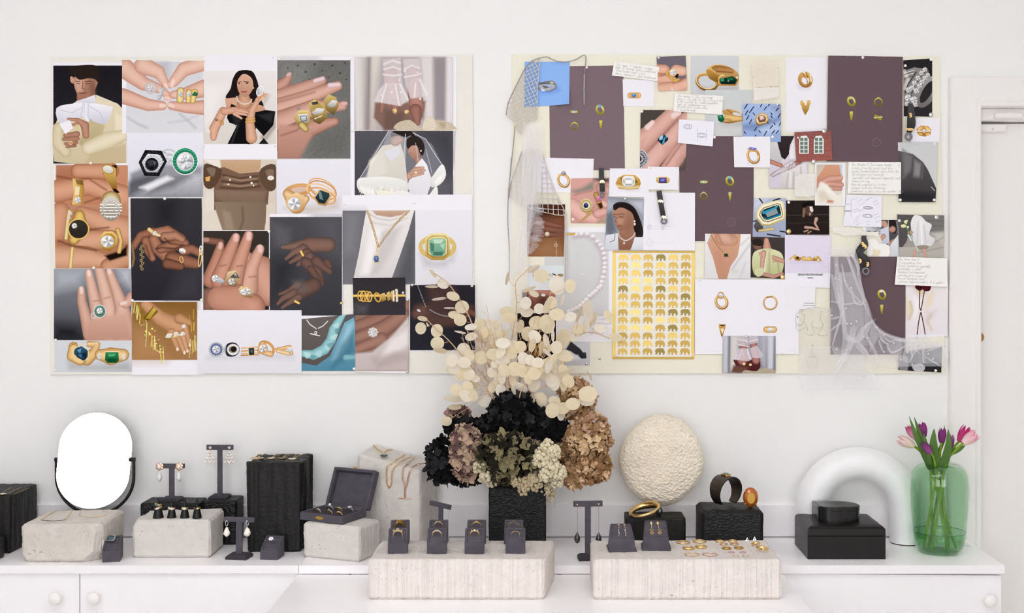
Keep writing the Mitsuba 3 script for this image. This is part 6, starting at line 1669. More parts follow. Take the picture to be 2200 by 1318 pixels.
sheet('smoky dark print of three overlapping hands with slim gold rings', [(579.5, 460), (736, 460), (736, 686), (579.5, 686)], WHITE, ('''
R #4e4d52-#3b3b40 550,92,1092,828
P #5d5c62 ~50 @.8 900,92 1092,92 1092,400 950,300;P #303035 ~40 @.9 560,400 760,400 700,620 560,700;P #66656b ~20 @.6 %.3 560,130 700,180 700,320 600,300
C #86665a-#52423d 990,300,56 850,300,60 760,310,40 645,318,12
C #84635a-#51413c 800,340,50 740,350,24 675,405,12;C #7d5d53-#4e3e3a 830,370,46 760,400,22 705,432,12;C #7d5d53-#4e3e3a 850,390,40 760,450,14
C #75574f-#4a3e3b 820,430,40 900,500,50 930,570,30;C #75574f-#4a3e3b 900,420,40 1000,500,22;C #705249-#473c39 860,480,30 940,590,20;C #705249-#473c39 980,430,30 1000,460,20
C #6f534a-#453a38 880,600,60 780,650,60 690,660,30;C #7b5c52-#4b3d39 760,600,34 700,640,20 625,668,10;C #7d5e54-#4b3d39 730,660,34 650,700,22 612,740,12;C #7d5e54-#4b3d39 770,690,30 700,730,20 645,768,12
P #6e6b6c ~14 @.4 %.4 720,570 800,560 850,640 760,650
C #f0d27c-#b98d2f 785,348,9 800,378,9;C #f0d27c-#b98d2f 742,720,9 770,735,9''', *ZE))
sheet('wide white print of five rings in a row, sapphire halo to gold pear', [(424, 667), (648, 667), (648, 803), (424, 803)], '''R #eceaf2-#e2e1e6 424,667,648,803''', ('''
P #cbcad0 ~18 @.8 90,1130 720,1120 730,1145 90,1150
E #c9ccd3 155,1080,58,58;H #f2f3f6-#7d838d 155,1080,52,6,26;H #7c87ad-#414c78 155,1080,38,9,14;G #f4f6fa-#737b93 152,1078,26
E #b2b5bb 270,1082,58,54,-10;S #26262c 225,1100 235,1040 290,1028 325,1060 325,1100 290,1130 240,1130;O #e8eaee 280,1080,38,34,0,7;E #1b1b20 283,1078,25,23;O #d9c48c 283,1078,26,24,0,2;H #fff-#888 278,1082,40,4,20
L #e6b27c 5 345,1070 470,1062;L #cf9658 5 342,1092 470,1084;L #e6b27c 5 345,1112 470,1106;L #b98147 4 340,1124 470,1120;P #e9bf8c 390,1062 440,1060 442,1128 394,1130;P #35474a-#1c2b2e 396,1070 436,1066 438,1120 400,1124;P #8fa5a6 @.7 410,1090 422,1085 424,1105
O #d29a5a 530,1070,58,40,40,10;C #efc896-#ac773d 500,1040,24 480,1090,20 560,1115,22;G #f5f5f6-#83868c 503,1072,30;O #d9a668 503,1072,33,33,0,4
C #efc690-#a8733a 605,1080,12 700,1062,16 715,1110,14;C #f3d6a8-#b88448 610,1090,14 690,1110,16;P #f3f3f4-#a8a49e 682,1068 722,1060 715,1105 700,1112''', *ZE))
sheet('print of a pale blue ruffled gown with a silver T-bar necklace', [(648.5, 686), (735, 686), (763, 673), (765.5, 797), (648.5, 797)][:1] + [(764.5, 675), (765.5, 797), (648.5, 797)], ('''
R #6a625f-#5a5350 780,800,1210,1260
R #5b5a60 1090,800,1210,870
P #7cb0c4-#4f86a0 1110,880 1180,840 1200,960 1200,1260 790,1260 790,1180 900,1200 1000,1130 1060,1000
P #a5d0df ~10 @.7 1130,900 1175,880 1140,1040 1060,1150 1020,1160;P #3f728c ~12 @.7 1080,1050 1180,940 1190,1100 1000,1240
C #9ccbd0-#6ca4ad 1105,820,16 1060,880,30 1030,930,34 1010,1010,36 960,1080,38 880,1120,36 800,1110,26
S #bfe2e2 @.8 1020,900 1070,880 1060,920;S #bfe2e2 @.8 1000,990 1060,960 1040,1010;S #b4dcde @.8 960,1060 1010,1040 990,1090;S #b4dcde @.8 890,1110 940,1090 930,1140;S #5f97a2 @.7 1040,930 1080,930 1050,970;S #5f97a2 @.7 980,1040 1030,1030 1000,1070;S #5f97a2 @.7 860,1120 900,1130 870,1160;S #bfe2e2 @.8 810,1100 860,1110 830,1150
L #d9d6d2 4 830,860 850,890;L #d9d6d2 4 853,893 900,925;L #d9d6d2 4 915,922 950,905;L #d9d6d2 4 952,902 985,870;O #e4e1dd 896,955,7,10,0,3;L #e4e1dd 4 855,962 925,978
C #86b8c4-#5b919f 1120,1140,24 1190,1135,20''', *ZE))
sheet('print of forearms in pearl-sewn sheer tulle sleeves before white curtains', [(754, 121), (981, 121), (981, 282), (754, 282)], WHITE, ('''
R #c6bfbd-#b5aba9 78,82,855,660
P #e4dfdb-#cfc8c4 > ~8 78,82 140,82 150,660 90,660;P #8f8484 ~12 180,82 210,82 205,660 170,660;P #dad3cd-#c4bab2 ~8 215,82 290,82 250,660 200,660;P #b3a9ab ~16 290,82 600,82 640,400 250,400
P #ddd6d6 ~10 600,82 690,82 700,560 640,560;P #998f93 ~10 700,82 800,82 795,580 710,580;P #e3dce0 ~8 805,82 855,82 855,600 800,600
P #8a6a62-#7d6057 ~6 240,440 500,440 640,430 620,560 560,620 420,640 320,660 230,560;P #6f5850 ~10 320,500 480,520 430,660 310,660
C #b98a80-#8d655d 360,200,54 370,330,60 390,430,60;C #b58478-#8a6158 540,200,50 550,340,54 570,480,60
C #a8786c-#7c564d 310,400,30 290,510,14;C #a8786c-#7c564d 400,450,40 400,520,20;C #9f7065-#754f46 560,500,50 575,600,24
P #d9cdcf @.75 ~3 305,100 440,90 455,300 310,300;P #ded3d6 @.7 ~3 460,100 590,95 600,250 480,290
L #f0e8ea 5 ~3 310,140 380,110 440,130;L #f0e8ea 5 ~3 305,220 380,230 450,220;L #f0e8ea 5 ~3 310,180 380,160 440,180;L #efe7e9 5 ~3 470,180 530,150 590,170;L #efe7e9 5 ~3 470,240 540,230 600,215
P #e2d8da @.75 ~3 320,290 450,290 505,420 440,470 330,450 235,430 270,340;P #e2d8da @.7 ~3 480,290 600,240 665,370 620,400 520,410
L #f6f0f2 4 ~3 330,300 290,440;L #f6f0f2 4 ~3 400,300 430,460;L #f6f0f2 4 ~3 440,300 500,420;L #f6f0f2 4 ~3 590,260 650,380;L #f6f0f2 4 ~3 560,290 550,400
E #fbf4ee 432,264,6 473,194,6 372,360,7 447,358,7 597,412,8 290,385,6 577,204,6
E #e6cf8a 395,506,18,16 490,514,18,15;E #8a6a2c 385,510,5 500,520,5
S #cbbca6 %.2 420,600 520,580 600,640 640,560 720,580 800,590 855,620 855,660 420,660;S #ddd2bf %.2 640,560 700,560 720,650 620,655;S #b09c82 @.7 740,600 800,600 780,650''', *ZC))
sheet('print of a couple embracing under a long sheer veil edged with white feathers', [(754, 281), (979, 281), (974, 438), (753, 440)], ('R #efedf3 700,200,1100,500',), ('''
R #57565d-#45444b 80,660,855,1240
P #3c3b42 ~50 @.8 600,660 855,660 855,900;P #6c6b71 ~30 @.6 620,1000 855,1060 855,1240 740,1240
P #8d8c95 @.6 350,662 540,670 690,770 770,930 690,1230 180,1210 130,1040 200,880
P #e9e3d2-#d6cdb6 300,780 440,760 470,860 500,1080 515,1120 400,1200 250,1200 170,1050 210,900
P #efe9da ~8 @.8 200,900 310,830 330,1000 180,1060
P #eceaf4 310,830 420,790 440,840 370,905
C #c9a48f-#a07d6b 400,745,40 430,730,36;S #2c2422 365,690 400,662 520,662 560,720 520,700 470,720 420,700 370,712
C #b58d78-#8f6a58 570,870,26 585,910,30
S #c79d88-#a27a66 508,800 548,775 592,800 592,850 562,886 532,880 514,856 502,832
S #302725 480,745 545,700 610,735 632,800 615,860 590,835 572,785 530,780 500,805
E #b05a50 520,842,7,5;E #f4efe6 602,822,5,8
P #f0eef2-#dedbe2 540,960 610,880 650,930 690,1060 640,1200 520,1200 500,1080
C #cfa691-#a67f6b 510,1020,26 560,970,24 620,955,10;C #cfa691-#a67f6b 530,1000,18 630,975,9;C #cfa691-#a67f6b 540,1015,16 620,1000,9;E #f4efe6 562,992,8
P #c7c6ce @.35 350,662 300,790 150,1040 330,1030 480,1060 490,720
L #dddce4 3 @.8 350,662 240,850 120,1040;L #dddce4 3 @.8 480,690 470,860 490,1060;L #dddce4 3 @.8 540,680 640,730 720,860 765,925;L #d6d5de 2 @.8 560,760 580,900;L #d6d5de 2 @.8 640,810 690,1000
S #f0efec-#dad8d4 110,1040 200,1030 330,1025 480,1060 490,1150 380,1140 300,1120 240,1140 150,1160 100,1110
S #f2f1ef-#dddbd8 120,1100 230,1140 260,1230 200,1235 170,1180;S #f2f1ef-#dddbd8 380,1150 500,1140 560,1210 640,1200 720,1100 735,1170 700,1238 400,1235
S #f4f3f1-#dcdad7 700,1010 770,925 800,1010 760,1080 690,1110 670,1060
P #ece8d6 245,1130 380,1140 370,1195 270,1200''', *ZC), ('\n'.join(f'L #f7f6f4 2 @.8 {x:.0f},{y:.0f} {x + rs.uniform(-22, 14):.0f},{y + rs.uniform(30, 62):.0f}' for x, y in [(rs.uniform(105, 480), 1100 + rs.uniform(-10, 40)) for _ in range(34)] + [(rs.uniform(380, 720), 1175 + rs.uniform(-10, 20)) for _ in range(26)] + [(700 + t * 90, 1060 - t * 70) for t in [rs.random() for _ in range(24)]]), *ZC))
sheet('two-part print, a chain with blue pendant on a white top and a green gold ring', [(736, 420), (1014, 418), (1014.5, 611), (736, 611)], WHITE, ('''
R #67676c-#77767b 50,108,567,632
P #8b8a8f ~30 @.6 50,108 200,108 140,400 50,420;P #5b5b60 ~20 567,200 567,632 420,632
P #e9e5e4-#d8d3d2 220,108 560,108 520,250 440,480 400,590 130,590 170,400 200,220
P #c4bebd ~14 @.7 330,260 470,220 400,400 300,560 250,560;P #f3f0ef ~12 @.8 250,230 330,240 240,560 180,560
P #c9a892-#b59078 ~3 260,108 520,108 470,140 390,155 290,140;L #c9c2bf 4 ~4 240,130 300,165 390,178 480,150;L #d1cac7 4 ~4 250,190 390,215 510,160
R #e9e7ee-#e2e0e7 567,105,985,632
P #b5b2b6 ~22 @.8 610,420 700,480 830,460 840,400 780,500 640,500
O #d8bc72 724,365,118,74,0,16;P #efdc9a-#b39347 636,300 680,270 780,270 812,300 815,420 775,458 680,458 640,430
P #6f5c30 @.6 650,310 690,285 775,285 800,310 800,415 770,440 690,440 652,415;P #e9d592 660,310 695,292 770,292 792,312 792,412 765,432 695,432 660,412
P #8fbfa0-#6a9f88 665,320 690,305 775,305 785,325 780,410 760,430 690,430 668,400
P #cfe8cf @.8 690,312 770,312 750,340 705,340;P #3f6f5c @.8 672,335 700,345 700,395 678,395;P #2f5d4e @.7 690,400 765,400 755,425 700,425;P #b9dcc4 @.7 740,350 775,340 770,390
P #dcdde0 608,348 632,352 632,378;P #dcdde0 838,348 818,352 818,378''', *ZF), (' '.join(['O #c9a24c-#8a6a2a'] + [f'{228 + t * 74 + 6 * math.sin(t * 3):.0f},{112 + t * 250:.0f},5.5,6.5,0,2.2' for t in np.linspace(0, 1, 19)] + [f'{520 - t * 212:.0f},{112 + t * 250 - 18 * math.sin(t * 3.1):.0f},5.5,6.5,0,2.2' for t in np.linspace(0, 1, 22)]), *ZF), ('''
O #d9cba6 302,385,9,14,0,4;E #d9c9a9 292,450,26,36;H #f3eee6-#8f8574 292,450,25,4,18;P #5f75a8-#3c4f86 278,432 296,426 310,440 306,470 284,474 274,456;P #93a6cc @.7 284,440 298,438 292,458''', *ZF))
key = sheet('print of a hand with a flower diamond ring against white satin', [(751.5, 611), (879, 611), (878, 803), (720, 803)][:0] or [(763, 645), (879, 645), (878, 803), (763, 800)], WHITE, ('''
R #8f7266-#7a5e54 140,745,520,1243
P #8a675a-#a37c6e ~8 140,745 520,745 520,860 400,1000 250,1110 140,1110
C #9d7466-#6f4d43 140,930,40 330,880,60 500,780,60;C #a37a6b-#74524a 150,1010,40 350,940,60 480,850,50;C #a67d6e-#785549 150,1090,34 330,1020,50
P #d9cfcd-#c6b8b6 ~6 140,1120 260,1110 400,1000 520,860 520,1243 140,1243;P #efe9e8 ~12 @.8 400,1020 520,940 520,1060 300,1180;P #b5a5a2 ~14 @.7 250,1150 420,1110 520,1120 520,1160 300,1230
H #f3f2f1-#9d9a98 268,972,26,11,8;G #fff-#8d8a88 268,972,16''', *ZF))
sheet('dark print of gold rings threaded along a gold rod', [(758, 598), (870.5, 597), (871.5, 677), (759.5, 678)], ('''
R #353135-#3a373b 120,580,500,850
P #68656a ~20 @.5 %.5 140,770 230,780 210,840 140,830
L #e2b257 8 130,712 495,710;L #f6dc94 2.5 140,707 490,706
O #d9a848 178,712,18,34,0,4;O #eac06a 200,714,20,36,0,4;O #c8963a 224,716,18,36,0,4;O #eac06a 243,718,16,34,0,4;O #d9a848 300,722,18,32,-20,5
P #e6c57c-#8a642a 320,700 350,690 362,740 330,755;P #f0d08a-#94702e 365,690 385,680 392,740 372,750;P #ecc878-#8d6828 390,690 402,675 410,740 398,745;C #e9dcc2-#a9905a 412,680,9 414,745,9;C #f0e6d0-#a58a55 435,672,10 438,745,9;G #fff-#b9a 432,672,8 437,748,8 482,692,8''', *ZF))
sheet('near-black print of a ball chain necklace on bare skin', [(879.5, 611), (1021, 611), (1021.5, 755.5), (880, 755.5)], WHITE, ('''
R #2c292e-#2b2b33 530,635,990,1097
S #5b423d ~14 560,800 640,770 800,820 960,780 985,830 900,900 760,930 640,900
S #6b4c44 ~10 545,830 620,790 640,830 570,870;S #4d3a39 ~20 660,640 830,640 850,800 700,850;C #7a5548-#3c2b29 900,800,16 985,840,26
E #d9d9dd 592,816,14,8,30;C #e9e4dd-#948c83 648,905,4 656,920,8''', *ZF), (' '.join(['E #b5b3b7-#6a6a70'] + [f'{585 + t * 55:.0f},{640 + t * 150:.0f},4.2' for t in np.linspace(0, 1, 14)] + [f'{640 + t * 260:.0f},{780 + 78 * math.sin(t * 2.2 + 0.15):.0f},4.4' for t in np.linspace(0.12, 0.75, 20)]), *ZF))
# ------------------------------------------------------------------ right board
RA, RB, RC, RD, RE, RF, RG, RH, RI, RJ, RK, RL = [(x, y, k) for x, y, k in ((1080, 100, 4.708), (1300, 100, 4.708), (1540, 100, 4.708), (1760, 100, 4.707), (1080, 340, 4.708), (1300, 340, 4.708), (1500, 340, 4.707),
                                                                           (1760, 340, 4.707), (1080, 560, 4.708), (1300, 520, 4.392), (1480, 560, 4.707), (1760, 540, 4.393))]
def Q(z, *pts):
    """corners given in the numbers of a zoom frame"""
    if len(pts) == 2:
        (a, b), (c, d) = pts
        pts = [(a, b), (c, b), (c, d), (a, d)]
    return [(z[0] + x / z[2], z[1] + y / z[2]) for x, y in pts]
def ringshot(x, y, w, h, rot=60, t=6, gemc=None, gx=0, gy=0, gr=14, c='#d9aa62-#9c6c2c'):
    s = f'P #c9c6cf ~12 @.6 {x - w},{y + h * .75:.0f} {x + w},{y + h * .7:.0f} {x + w * .8:.0f},{y + h * 1.05:.0f} {x - w * .8:.0f},{y + h * 1.1:.0f}\n'
    s += f'O {c} {x},{y},{w},{h},{rot},{t}\nO #f4dca8 {x - t * .3:.0f},{y - t * .3:.0f},{w},{h},{rot},{t * .28:.1f}\n'
    if gemc:
        s += f'C #e9c583-#a87433 {x + gx},{y + gy},{gr * 1.25:.1f}\nE {gemc} {x + gx},{y + gy - gr * .1},{gr},{gr * .62:.1f},15\nE #ffffff @.6 {x + gx - gr * .25:.1f},{y + gy - gr * .3:.1f},{gr * .4:.1f},{gr * .18:.1f}'
    return s
def plumrings(z, *items):
    """small gold rings drawn in gouache on plum paper"""
    s = ''
    for kind, x, y, r, g in items:
        if kind == 'o':
            s += f'O #b5a83c-#6d6420 {x},{y},{r},{r * .95:.0f},0,{r * .16:.1f}\nL #d8cf74 {r * .08:.1f} {x - r * .6:.0f},{y - r * .7:.0f} {x},{y - r:.0f} {x + r * .6:.0f},{y - r * .7:.0f}\nE {g} {x},{y - r * 1.02:.0f},{r * .4:.0f},{r * .2:.0f}\n'
        elif kind == 't':
            s += f'O #d8cc54-#8d8220 {x},{y},{r * .75:.0f},{r},-25,{r * .24:.1f}\nL #efe9a0 {r * .08:.1f} {x + r * .3:.0f},{y - r * .9:.0f} {x + r * .85:.0f},{y + r * .1:.0f}\nE {g} {x - r * .1:.0f},{y - r * .8:.0f},{r * .5:.0f},{r * .28:.0f},-20\n'
        elif kind == 'f':
            s += f'C #d8cb58-#8f8424 {x - r * .7:.0f},{y},{r * .38:.1f} {x + r * .7:.0f},{y},{r * .38:.1f}\nE {g} {x},{y},{r * .42:.0f},{r * .34:.0f}\nE #fff @.6 {x - r * .1:.0f},{y - r * .12:.0f},{r * .15:.0f}\n'
        else:
            s += f'P #d8cb50-#8d8220 {x - r * .4:.0f},{y - r:.0f} {x + r * .4:.0f},{y - r:.0f} {x + r * .15:.0f},{y + r} {x - r * .15:.0f},{y + r}\nE {g} {x},{y - r * .95:.0f},{r * .35:.0f},{r * .18:.0f}\n'
    return (s, *z)
PLUM = 'R #6b585f-#655459 %.06 0,0,2200,1318'
PLUM1 = 'R #7f6c73-#786670 %.05 0,0,2200,1318'
sheet('plum design card with four gouache rings, partly under the bright blue print', Q(RA, (468, 202), (1220, 192), (1236, 1252), (480, 1252)), PLUM1, plumrings(RA, ('f', 722, 660, 36, '#5f8fd0-#dfe9ff'), ('t', 984, 640, 42, '#6fa0d8'), ('o', 727, 806, 36, '#c9bf60'), ('s', 992, 795, 42, '#d8cb60')), cat='design card', name='design_card')
blue_curl = lambda U, V: 0.022 * np.clip((U + V - 1.45) / 0.55, 0, 1) ** 2
sheet('bright blue print of a polished silver ring with its corner curling away', Q(RA, (222, 155), (678, 155), (672, 590), (222, 612)), 'R #92b9f2-#86aff0 0,0,2200,1318', ('''
P #5d83d6 ~16 @.8 380,440 540,400 570,440 480,470 400,465
C #b9bdc8-#5f636e 385,400,40 470,415,44 505,400,40
P #8d8f99-#4b4a55 350,385 430,350 500,342 528,360 525,390 480,375 400,385
E #d8cdb4-#8d9a70 500,370,22,14,20;P #e8ebf2 @.9 380,420 430,440 470,435 400,455;P #43414e @.8 390,395 440,400 480,415 430,425;P #8fb6f0 @.9 455,385 490,380 470,400;P #7e86d8 @.8 480,400 505,410 490,425''', *RA), curl=blue_curl)
sheet('card of a gold ring with an oval blue stone, beside the rhinestone mesh', Q(RE, (300, -6), (922, 6), (908, 352), (330, 345)), WHITE, (ringshot(615, 225, 50, 66, -25, 13, '#7fa9e8-#3f6fc0', 2, -68, 20), *RE))
sheet('print of a pink gem ring and a sapphire halo ring in a pink palm', Q(RE, (686, 205), (1078, 200), (1052, 660), (688, 658)), ('''
R #d9a59c-#cf9a90 680,200,1080,665
P #5a4a4e ~8 920,205 1078,200 1078,250 920,225;P #8f8a80 ~10 690,330 800,300 920,230 920,320 740,360;P #b09a84 ~8 760,640 1050,600 1050,660 760,660
C #e3b3a9-#bd8379 1000,300,60 1060,330,40;C #e8bab0-#c28a80 700,480,80 800,560,90 920,600,70;C #e0afa6-#b98076 960,560,50 1040,540,40;C #e7bab0-#c48d83 1000,450,40 1040,470,34
L #b77d74 4 ~6 720,380 800,350 900,330;L #b77d74 4 ~6 850,560 930,490 1000,430
C #c8a46a-#8f6c3c 790,640,8 900,545,16
E #d9c58c-#a8884c 845,480,66,72;H #e6d8ac-#8f7440 845,480,56,8,24;E #ece6da 845,480,36;P #33365c-#1d2142 822,460 850,450 868,475 860,500 832,508 816,485;P #8c8fd0 @.7 835,465 855,460 850,485
C #c9a25e-#7c5420 945,370,28 990,490,26;P #e48fc0-#b8528f 945,390 978,378 996,430 960,445;P #f6c8e0 @.7 952,395 972,388 975,405;P #3b2418 960,460 1000,450 1012,500 985,510''', *RE))
sheet('large grey print of a pearl necklace lying in a wide loop', [(1170, 489), (1318, 489), (1316.5, 681), (1170, 681)], WHITE, ('R #d6d6d7-#cfcfd1 1150,499,1308,682\n' + '\n'.join(f'E #b3a4ac @.5 ~8 {x - 3:.1f},{y + 3:.1f},{r:.1f}\nE #f3eef1-#b9a8b2 {x:.1f},{y:.1f},{r:.1f},{r * .95:.1f}\nE #ffffff @.8 ~3 {x - r * .25:.1f},{y - r * .3:.1f},{r * .3:.1f}' for x, y, r in [(1080 + a / 4.708, 340 + b / 4.708, 6.2) for a, b in ((745, 782), (800, 774), (858, 772), (915, 800), (962, 850), (990, 885), (1012, 925), (1024, 972), (1032, 1022), (1036, 1072), (1034, 1116), (1028, 1160), (1016, 1212), (1004, 1258), (992, 1300))] + [(1080 + a / 4.708, 560 + b / 4.708, 6.2) for a, b in ((968, 286), (940, 316), (912, 340), (880, 366), (848, 402), (818, 434), (785, 464), (750, 488), (712, 506), (672, 520))]) + '\nC #e3bb62-#a87c2c 1218,504,2.5 1234,503,2.2;E #e3bb62 1222,503,3',))
sheet('warm brown print of a draped hand with a flower ring behind the tulle ruffle', Q(RE, (246, 470), (632, 468), (618, 997), (250, 995)), ('''
R #6e4130-#8d5f42 240,460,640,1000
P #4a2a20 ~20 240,460 640,460 640,560 400,600 240,560;P #a57a55 ~30 @.7 330,880 480,820 620,960 620,1000 330,1000
C #8d5d4e-#5f3a2e 300,640,40 450,670,40 590,690,16;C #8a5b4c-#5c382d 330,700,40 480,720,34 608,735,14;C #85564a-#57352b 330,770,40 470,775,30 580,775,12
E #e8dcb8-#a89a70 450,770,24;G #fff6dc-#8d7a50 450,770,16
H #d8c8b0 538,880,14,4,8;L #d8c8b0 2 538,840 545,990''', *RE))
sheet('pale print of a pearl cluster earring and bracelet behind the seed discs', Q(RI, (256, 48), (626, 52), (622, 300), (256, 300)), ('''
R #dde4e8-#e6e8ec 250,40,640,310
H #f2ece4-#a89f94 340,130,34,11,9;H #f2ece4-#a89f94 480,170,26,10,8;E #e9e3da-#a89c90 352,96,12 385,100,9 312,160,10 480,140,11;C #b88f6a-#7a5538 570,150,14 600,150,12;L #1c1c1e 5 505,135 540,150''', *RI))
sheet('print of bare skin with a white pearl earring behind the seed discs', Q(RI, (198, 298), (532, 298), (532, 500), (198, 500)), ('''
R #a86f60-#6e453a 190,290,540,510
P #3c2622 ~8 190,300 240,340 300,420 280,500 190,500;P #c08878 ~10 300,300 530,300 530,340 380,350;P #5f3a32 ~14 380,350 500,380 480,500 330,480;E #ecebe6 410,350,22,15''', *RI))
sheet('black print with dim gold jewellery behind the thick of the seed discs', Q(RI, (150, 536), (537, 536), (537, 1030), (150, 1030)), ('R #2a2023-#231c1f 140,530,540,1040\nC #c9962e-#5d4210 375,770,22 380,820,14;C #b98522-#4d360c 345,860,12 330,960,16;E #e6bd5a 375,765,9', *RI))
sheet('grey print of a jewelled heart pendant beside the black gold print', Q(RI, (537, 592), (760, 592), (760, 700), (537, 700)), ('R #c9c6c8-#bdbabd 530,580,770,710\nP #c2a489-#8f6f58 580,610 670,615 660,640 625,672 595,640;H #efe2d2-#8d6f58 625,632,22,7,10;E #e6d3c0 625,632,9', *RI))
kN0, yN0 = sheet('handwritten white note half hidden behind the seed discs', Q(RI, (537, 562), (1122, 568), (1114, 826), (537, 822)), WHITE, cat='handwritten note', name='handwritten_note')
sheet('grey print of a dark angular collar near the lower edge of the cream board', Q(RI, (630, 826), (884, 826), (880, 1064), (622, 1062)), ('R #d0d0d6-#c6c6cc 600,820,900,1070\nP #3c3c44-#2b2b32 640,900 690,820 790,900 850,990 800,995 690,920;P #e6e4ea ~6 690,960 760,960 780,1000 700,1010;P #3a3a42 800,930 840,930 850,980 810,960', *RI))
kN1, yN1 = sheet('handwritten note tilted down at the top beside the palm print', Q(RB, (92, 150), (548, 207), (530, 350), (68, 293)), 'R #f4f2ee-#efece6 0,0,2200,1318', cat='handwritten note', name='handwritten_note', lift=0.004)
sheet('white card of a gold ring with a blue heart stone under the tilted note', Q(RB, (177, 330), (500, 335), (492, 606), (185, 604)), WHITE, ('C #f2cf98-#c98f4e 255,495,30 335,495,30;C #e9bd7c-#b07c3c 270,498,20 318,498,20;P #4f98dc-#2f68b0 268,485 290,478 315,485 312,505 292,515 270,505;E #9cc8f2 @.8 285,490,9,6', *RB), level=2)
sheet('print of fingertips holding a gold ring with a round diamond', Q(RB, (520, 104), (815, 94), (824, 445), (540, 452)), ('''
R #6f6872-#76707a 510,80,830,460
C #e8b7a0-#bd8068 520,230,50 600,240,56;C #e6b49d-#b97b62 540,330,60 640,330,60 720,380,50;C #ecc0aa-#c58a72 720,240,56 780,250,50;C #e9b9a2-#bd8068 560,430,60 700,420,70 830,380,60
L #9c6650 4 ~5 545,300 610,285 640,280;L #9c6650 4 ~5 690,370 760,350 820,300
P #1f1a1a 700,270 745,280 735,320 705,310
C #e3b765-#94641f 640,250,14 620,270,12 680,340,10 715,350,14 745,330,10;C #e3b765-#94641f 640,300,8 720,335,8
E #e6c27c 688,262,40,38;G #fbfbfc-#8d9097 688,262,30''', *RB), curl=lambda U, V: 0.008 * (2 * U - 1) ** 2 * V)
RBR = '''
R #d3d5d9-#cfd0d2 860,90,1360,560
P #aaa8a8 ~20 @.8 960,440 1130,420 1340,400 1370,340 1370,440 1100,470
O #c99a52-#7d5520 1030,360,104,76,18,16;O #f2d9a4 1024,348,104,76,18,4
E #e6bc74-#8a6230 1190,285,172,96,14;S #f4d9a0 @.7 ~6 1040,230 1080,240 1150,330 1130,340 1050,290;E #9a6a38-#c39356 1195,235,118,40,10;L #c98a5c 8 ~6 1150,235 1260,250;L #6e3f24 5 ~4 1130,250 1290,265
P #c99648-#6b4717 1020,240 1060,230 1180,320 1170,370 1060,330
P #14352a-#0c211a 1150,330 1290,300 1340,340 1320,390 1180,390;P #2f9a6a 1165,325 1200,320 1205,350 1170,355;P #1c6a48 1230,320 1290,310 1300,340 1240,345;P #dceee4 @.8 1240,345 1250,343 1252,352 1242,354;L #e9c582 8 1150,320 1180,290 1200,292;L #d9aa5e 7 1150,380 1150,320;L #b98640 8 1150,390 1320,392 1345,340'''
sheet('large print of an emerald gold ring leaning on a plain gold band', Q(RB, (865, 95), (1355, 95), (1350, 545), (862, 550)), (RBR, *RB))
sheet('print of an emerald gold ring seen from its side with engraving', Q(RC, (-118, 440), (366, 440), (362, 906), (-118, 906)), ('''
R #cfd3d4-#d0d1d0 -130,430,370,910
P #b5b5b3 ~16 @.8 40,780 260,760 260,800 60,800
P #cfa15c-#8f6428 55,650 120,630 220,660 275,710 262,755 120,780 60,770 80,700;P #e6bf80 ~4 75,760 85,690 260,715 255,745;L #7a5220 3 100,640 150,670 280,690;E #d3d3d0 205,685,50,16,12;L #9c7034 3 90,730 145,738;L #9c7034 3 92,742 145,748
P #1f7d54-#0c4630 5,700 60,690 80,740 50,770 15,750;P #56b58a @.7 15,710 45,700 50,725''', *RC))
kN2, yN2 = sheet('handwritten note above the pencil ring sketch, level with the lace swatch', Q(RB, (705, 478), (1198, 500), (1180, 690), (690, 655)), 'R #f3f1ec-#efece6 0,0,2200,1318', cat='handwritten note', name='handwritten_note', lift=0.003)
sheet('print of a loose blue emerald-cut stone between pale fingers', Q(RB, (360, 643), (828, 643), (816, 1262), (352, 1240)), ('''
R #4a443f-#544d47 340,640,840,1270
C #d9a89d-#b07d72 420,880,70 480,800,44;C #e0b1a5-#b8867a 300,1020,120 560,800,80 700,660,70;C #e2b5aa-#bb8a7f 420,1200,110 640,960,86 830,740,80;C #ddaea3-#b58378 640,1240,80 760,1060,80 840,980,80
P #d6a498 ~8 350,960 420,920 380,1010 350,1040
C #f0d9d3-#d3aaa2 430,820,34 480,770,26;C #eed6d0-#d2a79f 690,700,40 740,670,34;E #d09a90 @.5 ~10 640,1040,60,50;E #d09a90 @.5 ~10 750,1160,40
L #9c6a5f 5 ~5 400,1100 560,930 740,740;L #9c6a5f 5 ~5 620,1200 760,1000 830,930
P #3a3c42-#1e2028 350,1050 400,1060 440,1130 420,1180 352,1230;H #e6e6ea-#85858c 340,1140,92,8,34;H #c9cad0-#55565e 345,1140,66,13,18;H #d3d4da-#5d5e66 345,1140,36,13,10
P #1c2f44-#14202e 545,920 590,885 640,925 635,950 580,998 530,950;P #9fd0e0 550,915 590,890 580,940 548,950;P #46a0c8 590,930 610,910 600,980 575,990;P #62b8d0 @.8 610,905 632,915 620,930''', *RB))
sheet('white sheet with two pencil ring sketches beside the blue stone print', Q(RB, (748, 738), (1105, 760), (1088, 1013), (735, 975)), 'R #efedf6-#eceaf3 0,0,2200,1318', ('''
O #8d8b94 835,812,40,24,5,1.6;O #8d8b94 832,812,24,16,5,1.4;O #9c9aa3 862,812,14,22,5,1.4;O #a3a1aa 815,812,14,20,5,1.2
L #b3b1ba 1.3 930,830 935,960;L #b3b1ba 1.3 1030,840 1022,965;O #8d8b94 978,898,48,22,2,1.6;O #8d8b94 978,898,28,15,2,1.4;L #9c9aa3 1.3 930,885 1026,892;L #9c9aa3 1.3 930,912 1022,918''', *RB), lift=0.003)
